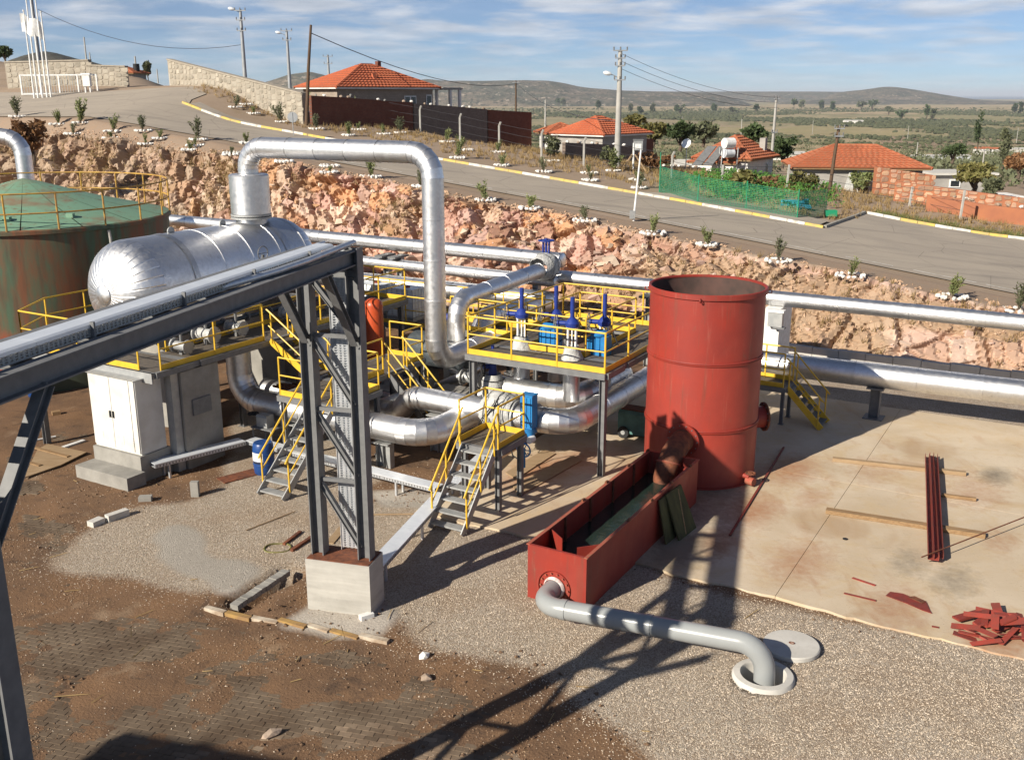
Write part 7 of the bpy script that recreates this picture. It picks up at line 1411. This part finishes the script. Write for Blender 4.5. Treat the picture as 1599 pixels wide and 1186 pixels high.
MB().box(X0 + 8.6, X0 + 9.0, Y0 + 4.4, Y0 + 4.8, 10.9, 13.1).build('chimney', M['brick'], rf); b = MB(); b.prof((X0 + 4.6, Y0 + .6, 11.2), (X0 + 5.0, Y0 + .6, 11.2), [(-.3, 0), (.3, 0), (0, .75)]); b.build('roof_vent', M['tile'], rf)
h2, X0, Y0, rf = house('tiled_house', 'grey walled house with orange roof left of the concrete pole', (8.2, 93), A50, 7.0, 5.4, 4.0, 6.35, 1.55, 'plaster_g', 'tile', .4, (2.4, 3.2), 9); MB().box(X0 + 7.02, X0 + 8.6, Y0 + .3, Y0 + 3, 3.0, 5.9).build('brick_annex', M['brick'], h2)
h2b, X0, Y0, rf = house('tiled_house', 'low house with orange roof half hidden by the brown bush', (3.6, 99), math.radians(12), 3.2, 4.0, 4.6, 6.3, .9, 'plaster', 'tile_old', .4, None, 7)
h3, X0, Y0, rf = house('tiled_house', 'white house with red hipped roof behind the green net', (19.2, 83), math.radians(55), 5.5, 4.4, 1.8, 4.8, 1.75, 'plaster', 'tile_old', .35, None, 9)
MB().box(X0 + 4.0, X0 + 4.5, Y0 + .2, Y0 + .7, 4.9, 6.5).build('chimney', M['plaster_g'], rf); opening(h3, X0 + 1.3, X0 + 1.9, Y0 - .05, Y0 + .02, 3.4, 4.2, mull=0); opening(h3, X0 + 3.9, X0 + 4.4, Y0 - .05, Y0 + .02, 3.0, 4.5, nm='door', mull=0); b = MB(); b.prof((X0 + 1.6, Y0 + .9, 5.35), (X0 + 2.0, Y0 + .9, 5.35), [(-.25, 0), (.25, 0), (0, .5)]); b.build('roof_vent', M['tile_old'], rf)
h3b, X0, Y0, rf = house('white_annex', 'low white annex left of the white house', (15.0, 85), math.radians(-28), 3.6, 4.2, 1.8, 4.5, .55, 'plaster', 'tile_old', .25, None, 5); opening(h3b, X0 + 1.6, X0 + 2.8, Y0 - .05, Y0 + .02, 3.0, 3.9)
sw = thing('solar_heater', 'solar water heater with two white tanks on a steel stand', 'water heater', (17.4, 82.6, 2.0))
for s, z in ((0, 6.25), (.0, 5.45)): MB().cyl((17.1, 82.6, z), (17.9, 83.0, z), .42 if z > 6 else .36, n=20).build('water_tank', M['whitep'] if z > 6 else M['lamp'], sw, smooth=40)
for x, y in ((16.8, 82.2), (18.1, 82.4), (16.8, 83.2), (18.1, 83.4)): MB().tube([(x, y, 1.8), (x + .1, y, 5.9)], .05, 6).build('leg', M['steel_lt'], sw, smooth=40)
for k in range(2): MB().hexa([(14.6 + k * .9, 82.6, 4.5), (15.35 + k * .9, 82.6, 4.5), (16.7 + k * .9, 83.6, 5.9), (15.95 + k * .9, 83.6, 5.9), (14.6 + k * .9, 82.6, 4.58), (15.35 + k * .9, 82.6, 4.58), (16.7 + k * .9, 83.6, 5.98), (15.95 + k * .9, 83.6, 5.98)]).build('collector', M['steel'], sw)
ds = thing('satellite_dish', 'satellite dish on a post beside the white annex', 'dish', tuple(T(13.3, 78))); p = T(13.3, 78); MB().tube([p, p + V3(0, 0, 2.0)], .04, 6).build('post', M['pole_m'], ds, smooth=40); MB().lathe([(.01, 0), (.2, .04), (.38, .13)], p + V3(0, 0, 2.1), 20, (-.5, -.7, .45)).build('reflector', M['lamp'], ds, smooth=40)
h4, X0, Y0, rf = house('tiled_house', 'long old house with weathered orange roof and white front', (22.3, 79.5), math.radians(-9), 9.3, 6.0, 2.0, 4.45, 1.55, 'plaster_g', 'tile_old', .5, None, 10); MB().box(X0 + 4.2, X0 + 6.5, Y0 - .04, Y0 - .002, 2.4, 4.4).build('white_panel', M['plaster'], h4); opening(h4, X0 + 4.6, X0 + 5.5, Y0 - .09, Y0 - .041, 2.5, 3.3, mull=0)
MB().hexa([(X0 + 3.2, Y0 - 1.0, 2.0), (X0 + 4.3, Y0 - .9, 2.0), (X0 + 4.3, Y0 - .8, 2.0), (X0 + 3.2, Y0 - .9, 2.0), (X0 + 3.9, Y0 - .1, 4.3), (X0 + 4.1, Y0 - .1, 4.3), (X0 + 4.1, Y0 - .06, 4.3), (X0 + 3.9, Y0 - .06, 4.3)]).build('tarpaulin', M['cloth'], h4)
stone_wall('ruined_wall', 'crumbling rubble wall at the right end of the long house', V3(27.5, 77.0, 2), V3(31.8, 76.6, 2), 2.1, 1.9, .5, .5, 11, 'boulder', False, 'plaster_o'); stone_wall('ruined_wall', 'low rubble wall in front of the long house', V3(26.8, 71.0, 2), V3(35.4, 67.6, 2), 1.35, 1.25, .45, .45, 12, 'boulder', False, 'plaster_o')
brick_wall('terracotta_wall', 'orange rendered low wall behind the parking bay', [(27.5, 67.0), (34.6, 64.4), (36.4, 66.6)], 1.05, .35, 'plaster_o', True)
sh = thing('flat_roofed_shed', 'grey flat roofed shed right of the long house', 'shed', (40.0, 92, 0)); MB().box(37.8, 43, 91, 95, -2, 3.1).build('wall', M['plaster_g'], sh); MB().box(37.4, 43.4, 90.6, 95.4, 3.102, 3.3).build('roof', M['conc_w'], sh); MB().box(37.2, 44.2, 87, 90.5, -2, 1.6).build('white_lean_to', M['plaster'], sh); opening(sh, 39.2, 40.2, 90.93, 91, 2.0, 2.7, mull=0)
s2 = thing('white_shed', 'long low white roofed shed at the right edge', 'shed', (44, 76, 0)); MB().box(41.8, 54, 75, 78.5, -2, 1.9).build('wall', M['brick'], s2); MB().box(41.5, 54.3, 74.7, 79, 1.902, 2.15).build('roof', M['conc_w'], s2); MB().box(43.4, 44.1, 76, 76.7, 2.152, 2.9).build('chimney', M['tile_old'], s2)
h6, X0, Y0, rf = house('tiled_house', 'far house with red hipped roof beyond the gate opening', (-66, 168), math.radians(-8), 5.2, 4.6, 11, 13.2, 1.1, 'plaster_g', 'tile_old', .5, None, 6); MB().cyl((X0 + 5.0, Y0 + 2, 13.4), (X0 + 5.0, Y0 + 2, 14.8), .5, n=12).build('water_tank', M['black'], h6, smooth=40)
for i, (x, y, Y, w_, d_, h_, m, lb) in enumerate(((1240, 226, 420, 22, 10, 3, 'plaster', 'pale flat building behind the white house'), (1275, 231, 380, 20, 9, 2.5, 'conc_w', 'low pale building left of the long tiled roof'), (1345, 230, 430, 26, 8, 2.5, 'plaster_g', 'grey low building behind the long tiled roof'), (1470, 233, 420, 22, 9, 1.6, 'tray', 'low pale blue greenhouse roof in the valley'), (1537, 214, 640, 9, 6, 4, 'plaster', 'left of two small white houses at the right'), (1556, 213, 640, 8, 6, 4, 'plaster', 'right of two small white houses at the right'), (1590, 214, 700, 24, 8, 3, 'conc_w', 'long white shed near the right edge'), (1334, 178, 2300, 40, 20, 6, 'plaster', 'far pale roof among the trees'), (1100, 240, 130, 7, 5, 2.2, 'plaster', 'small white roof left of the white house'))):
    P = dp(x, y, Y); z = float(HXY(P[0], P[1])); f = thing('far_building', lb, 'building', (P[0], P[1], z)); MB().box(P[0] - w_ / 2, P[0] + w_ / 2, P[1] - d_ / 2, P[1] + d_ / 2, z - 2, z + h_).build('wall', M[m], f); b = MB(); b.prof((P[0] - w_ / 2 - .3, P[1], z + h_), (P[0] + w_ / 2 + .3, P[1], z + h_), [(-d_ / 2 - .3, 0), (d_ / 2 + .3, 0), (0, h_ * .28)]); b.build('roof', M['conc_w' if i not in (4, 5) else 'tile_old'], f)
# ------------------------------------------------------------------ green net garden
NG = [(1031, 276), (1030, 300), (1090, 318), (1165, 329), (1245, 343), (1290, 337)]
ng = thing('green_net_fence', 'green net fence on thin posts around the vegetable plot', 'fence', hit(1160, 328)); npts = [V3(*hit(x, y)) for x, y in NG]
for i in range(len(npts) - 1):
    p, q = npts[i], npts[i + 1]; L = np.linalg.norm(q - p); k = max(1, int(L / 2.0)); n = max(2, int(L / .09)); hN = 1.55
    for j in range(k): c = p + (q - p) * j / k; MB().tube([c, c + V3(0, 0, hN + .15)], .035, 5).build('post', M['netg'], ng, smooth=50)
    b = MB()
    for j in range(n + 1): c = p + (q - p) * j / n; b.bar(c + V3(0, 0, .02), c + V3(.0, 0, hN), .016, .016)
    for z in np.linspace(.05, hN, 16): b.bar(p + V3(0, 0, z), q + V3(0, 0, z), .016, .016)
    b.build('net', M['netg'], ng, kind='stuff')
cr_ = np.random.default_rng(44); C = []
quad_ = [V3(*hit(x, y)) for x, y in ((1065, 285), (1120, 312), (1310, 328), (1300, 290))]
for _ in range(1500):
    u_, v_ = cr_.random(2); p = (quad_[0] * (1 - u_) + quad_[3] * u_) * (1 - v_) + (quad_[1] * (1 - u_) + quad_[2] * u_) * v_; p[2] = float(HXY(p[0], p[1])); hcl = .35 + .6 * float(fbm(np.array(p[0] * .6), np.array(p[1] * .6), 3, 2)); C += [p + V3(cr_.normal(0, .2), cr_.normal(0, .2), cr_.uniform(.05, hcl)) for _ in range(5)]
V, Fc = leaf_quads(np.array(C), .2, cr_, 1.6, .1); link('vegetable_crop', mesh_leaves('vegetable_crop', V, Fc, M['leaf_br_gr']), kind='stuff', label='bright green crop growing inside the net fence', cat='crop')
p = V3(*hit(1238, 326)); b = MB(); rg = np.random.default_rng(4)
for k in range(7): b.tube([p + V3(rg.uniform(-1.1, 1.1), rg.uniform(-.3, .3), .1 + .07 * k) for _ in range(4)], .09, 6)
b.build('folded_net', M['hose'], base=tuple(p), smooth=60, label='heap of blue folded netting in the vegetable plot', cat='netting', kind='stuff')
p = V3(*hit(1297, 340)); c_ = thing('plastic_crate', 'green plastic crate at the corner of the pavement', 'crate', tuple(p)); MB().box(p[0] - .32, p[0] + .32, p[1] - .2, p[1] + .2, p[2] + .1, p[2] + .13).build('bottom', M['crate'], c_)
for x0, x1, y0, y1 in ((-.33, .33, -.21, -.19), (-.33, .33, .19, .21), (-.33, -.31, -.19, .19), (.31, .33, -.19, .19)): MB().box(p[0] + x0, p[0] + x1, p[1] + y0, p[1] + y1, p[2] + .1, p[2] + .45).build('side', M['crate'], c_)
# ------------------------------------------------------------------ bushes and trees
BL = [('bush', 'big brown dry bush in front of the half hidden house', 908, 224, 66, 44, 1500, .34, 'leaf_br', .1, None), ('bush', 'grey green shrub at the foot of the concrete pole', 950, 262, 26, 38, 500, .3, 'leaf_ol', .05, None), ('bush', 'olive bush left of the concrete fence post row end', 864, 246, 30, 40, 600, .3, 'leaf_ol', .05, None),
 ('tree', 'yellow green tree right of the grey walled house', 1020, 226, 50, 34, 1100, .45, 'leaf_yg', .2, 105), ('tree', 'dark round tree behind the white annex', 1062, 232, 60, 40, 1300, .5, 'leaf_dk', .15, 115), ('tree', 'olive tree between the two tiled houses', 1098, 226, 50, 36, 1100, .5, 'leaf_ol', .15, 125), ('tree', 'dark tree left of the tall pale pole', 1176, 226, 46, 30, 1000, .5, 'leaf_dk', .15, 120), ('tree', 'dark leafy tree right of the tall pale pole', 1222, 258, 46, 46, 1200, .4, 'leaf_dk', .12, 96),
 ('bush', 'tall grassy clump before the white house', 1160, 298, 40, 30, 700, .4, 'leaf_yg', .03, None), ('bush', 'brown weed clump right of the grassy one', 1196, 296, 44, 18, 600, .3, 'leaf_br', .03, None), ('bush', 'yellow green bush under the long tiled roof', 1253, 298, 50, 32, 900, .34, 'leaf_yg', .05, None), ('bush', 'green bush at the end of the net fence', 1342, 302, 40, 36, 700, .34, 'leaf_sh', .05, None),
 ('bush', 'dry thicket left of the satellite dish', 1022, 268, 66, 34, 900, .34, 'leaf_br', .04, None), ('tree', 'broad yellow green tree behind the ruined wall at right', 1520, 296, 80, 40, 1700, .4, 'leaf_yg', .1, 84), ('bush', 'grey green bush beside the orange low wall', 1547, 318, 46, 44, 900, .34, 'leaf_ol', .05, None), ('tree', 'dark tree at the right edge above the white shed', 1590, 275, 50, 40, 1100, .5, 'leaf_br', .1, 120), ('tree', 'small dark tree behind the flat roofed shed', 1487, 252, 44, 30, 1000, .5, 'leaf_dk', .1, 140),
 ('tree', 'tall thin poplar in front of the plain at right', 1565, 262, 22, 62, 900, .7, 'leaf_ol', .12, 220), ('tree', 'thin dark poplar left of the tall one at right', 1526, 236, 13, 60, 600, 1.0, 'leaf_dk', .1, 420), ('bush', 'dry bush on the bank edge at far left', 52, 250, 50, 74, 1500, .34, 'leaf_br', .02, 60), ('bush', 'dark bush on the hill above the gate', 8, 95, 26, 22, 600, .5, 'leaf_dk', .05, 140), ('tree', 'pale bare poplar right of the far red roofed house', 232, 128, 12, 34, 400, .6, 'leaf_ol', .15, 180),
 ('bush', 'small dry weed at the dark wall foot', 672, 205, 30, 12, 300, .3, 'leaf_yg', .02, None), ('bush', 'olive undergrowth behind the brick wall end', 838, 216, 40, 22, 500, .4, 'leaf_dk', .03, None), ('tree', 'olive tree above the half hidden house', 985, 205, 44, 26, 900, .6, 'leaf_yg', .1, 130)]
for i, (nm, lb, x, y, wpx, hpx, n, ls_, m, tr_, Y_) in enumerate(BL): pix_bush(nm, lb, nm, x, y, wpx, hpx, n, ls_, m, tr_, 500 + i, Y_)
FT = [(1345, 172, 16, 12), (1362, 172, 18, 16), (1447, 190, 8, 28), (1455, 190, 9, 24), (1180, 178, 6, 16), (1240, 172, 6, 16), (1252, 172, 6, 18), (1282, 172, 5, 16), (1062, 178, 22, 14), (1020, 180, 5, 18), (1000, 180, 5, 16), (873, 168, 5, 14), (880, 168, 5, 16), (1585, 178, 7, 16), (1594, 178, 6, 18), (985, 178, 5, 17), (935, 174, 5, 15), (1300, 174, 5, 14), (1388, 180, 12, 14), (1408, 186, 20, 16), (1115, 176, 5, 15), (1145, 177, 12, 9)]
for i, (x, y, wpx, hpx) in enumerate(FT):
    P = hit(x, y); dep = P[1]; bush('far_tree', '%s dark far tree on the plain, counted from the left' % ORD[sorted(range(len(FT)), key=lambda k: FT[k][0]).index(i)], 'tree', P, wpx / FPX * dep, hpx / FPX * dep, 170, dep * .0026, 'leaf_dk' if i % 3 else 'leaf_ol', .08, 700 + i, 5, 'trees standing out on the plain')
# groves: nobody could count them
gr_ = np.random.default_rng(12); rr2 = np.exp(gr_.uniform(math.log(800), math.log(5200), 60000)); uu2 = gr_.uniform(-.2, .6, 60000); gxx, gyy = rr2 * uu2, rr2; dn = fbm(gxx * .0023 + 5, gyy * .0016, 61, 4); band = sst(gyy, 1350, 1700) * (1 - sst(gyy, 3800, 4600)); kp = gr_.random(60000) < np.clip(sst(dn, .38, .50) * (.95 * band + .14), 0, 1)
gxx, gyy = gxx[kp], gyy[kp]; n = len(gxx); S = gr_.uniform(1.4, 3.4, (n, 1, 1)) * np.clip(gyy / 1500, .8, 1.6)[:, None, None] * gr_.uniform(.8, 1.25, (n, 1, 3)) * (1.25, 1.0, .8); Vv = ICO[None] * S * (1 + gr_.uniform(-.3, .3, (n, 12, 1))) + np.stack((gxx, gyy, HXY(gxx, gyy) + 1.6), -1)[:, None]
link('olive_groves', fastmesh('olive_groves', Vv.reshape(-1, 3), (np.array(ICOF)[None] + (np.arange(n) * 12)[:, None, None]).reshape(-1, 3), M['grove'], 3), kind='stuff', label='dense olive groves in bands across the plain', cat='groves')
n = 2600; rr2 = np.exp(gr_.uniform(math.log(115), math.log(1000), n)); uu2 = gr_.uniform(-.05, .6, n); gxx, gyy = rr2 * uu2, rr2; dn = fbm(gxx * .02, gyy * .01, 63, 4); kp = gr_.random(n) < sst(dn, .47, .6); gxx, gyy = gxx[kp], gyy[kp]; n = len(gxx); C = []
for x, y, z in zip(gxx, gyy, HXY(gxx, gyy)):
    s = gr_.uniform(.7, 1.9) * (1 + y / 900); C.append(gr_.normal(size=(46, 3)) * (s, s, s * .55) + (x, y, z + s * .6))
C = np.vstack(C); V, Fc = leaf_quads(C, .9, gr_, 1.5, .2); link('hillside_scrub', mesh_leaves('hillside_scrub', V, Fc, M['leaf_ol']), kind='stuff', label='olive scrub spread over the slope below the village', cat='scrub')
# dry grass on bank, verge and kerb backs
def tufts(name, label, pts, h, m, rng, nb_=9):
    pts = np.asarray(pts); n = len(pts); C = np.repeat(pts, nb_, 0) + rng.normal(0, .07, (n * nb_, 3)) * (1, 1, 0); d = rng.normal(0, .33, (n * nb_, 3)); d[:, 2] = 1; L = h * rng.uniform(.4, 1.2, (n * nb_, 1)); q = rng.normal(size=(n * nb_, 3)) * (1, 1, 0); q /= np.linalg.norm(q, axis=1)[:, None] + 1e-9; w_ = .012 + .02 * h
    V = np.stack((C - q * w_, C + q * w_, C + d * L + rng.normal(0, .03, C.shape)), 1).reshape(-1, 3); link(name, fastmesh(name, V, np.arange(len(V)).reshape(-1, 3), M[m], 3), kind='stuff', label=label, cat='grass')
tg = np.random.default_rng(90); P_ = []
for _ in range(5200):
    a_, s_ = tg.uniform(-66, 6), tg.uniform(.03, 1.05); q = float(fbm(np.array(a_ * .25), np.array(s_ * 1.5), 71, 3)); left = a_ < -42
    if tg.random() < (sst(q, .48, .6) * .8 + (.3 if left else .02)) * (.25 if a_ > -20 else 1): P_.append(bank_pt(a_, s_)[0])
tufts('dry_grass', 'dry straw coloured grass on the rock bank', P_, .34, 'grass', tg)
P_ = [T(*rotz((tg.uniform(-12, 12), 65.6 + abs(tg.normal(0, 1.0)), 0), RP)[:2]) for _ in range(900)]; tufts('kerb_grass', 'yellow green grass behind the parking bay kerb', P_, .3, 'grass_g', tg)
P_ = [T(*rotz((tg.uniform(-66, -12), tg.uniform(60, 69), 0), RP)[:2]) for _ in range(1500)]; tufts('verge_grass', 'dry weeds along the fence line', P_, .35, 'grass', tg)
P_ = [T(*rotz((tg.uniform(-40, 6), tg.uniform(66, 90), 0), RP)[:2]) for _ in range(3500)]; tufts('village_weeds', 'tall dry weeds between the village houses', P_, .4, 'grass', tg)
hose_pts = [onb(x, y, 46.9) for x, y in ((1240, 415), (1330, 440), (1400, 458), (1460, 470), (1520, 480), (1600, 496))]
MB().tube(hose_pts, .03, 5).build('irrigation_hose', M['black'], base=tuple(hose_pts[0]), smooth=50, label='black irrigation hose along the near verge shrubs', cat='hose')
# ------------------------------------------------------------------ air
hz = NT('thin_blue_haze'); hz.N.remove(hz.p); pv = hz.n('VolumePrincipled'); pv.inputs['Color'].default_value = (.80, .88, 1.0, 1); pv.inputs['Density'].default_value = 4e-5; pv.inputs['Anisotropy'].default_value = .0
hz.L(pv.outputs[0], hz.o.inputs['Volume'])
MB().box(-95000, 95000, -300, 115000, -90, 170).build('haze', hz.m, kind='stuff', label='thin bluish haze over the plain', cat='haze')
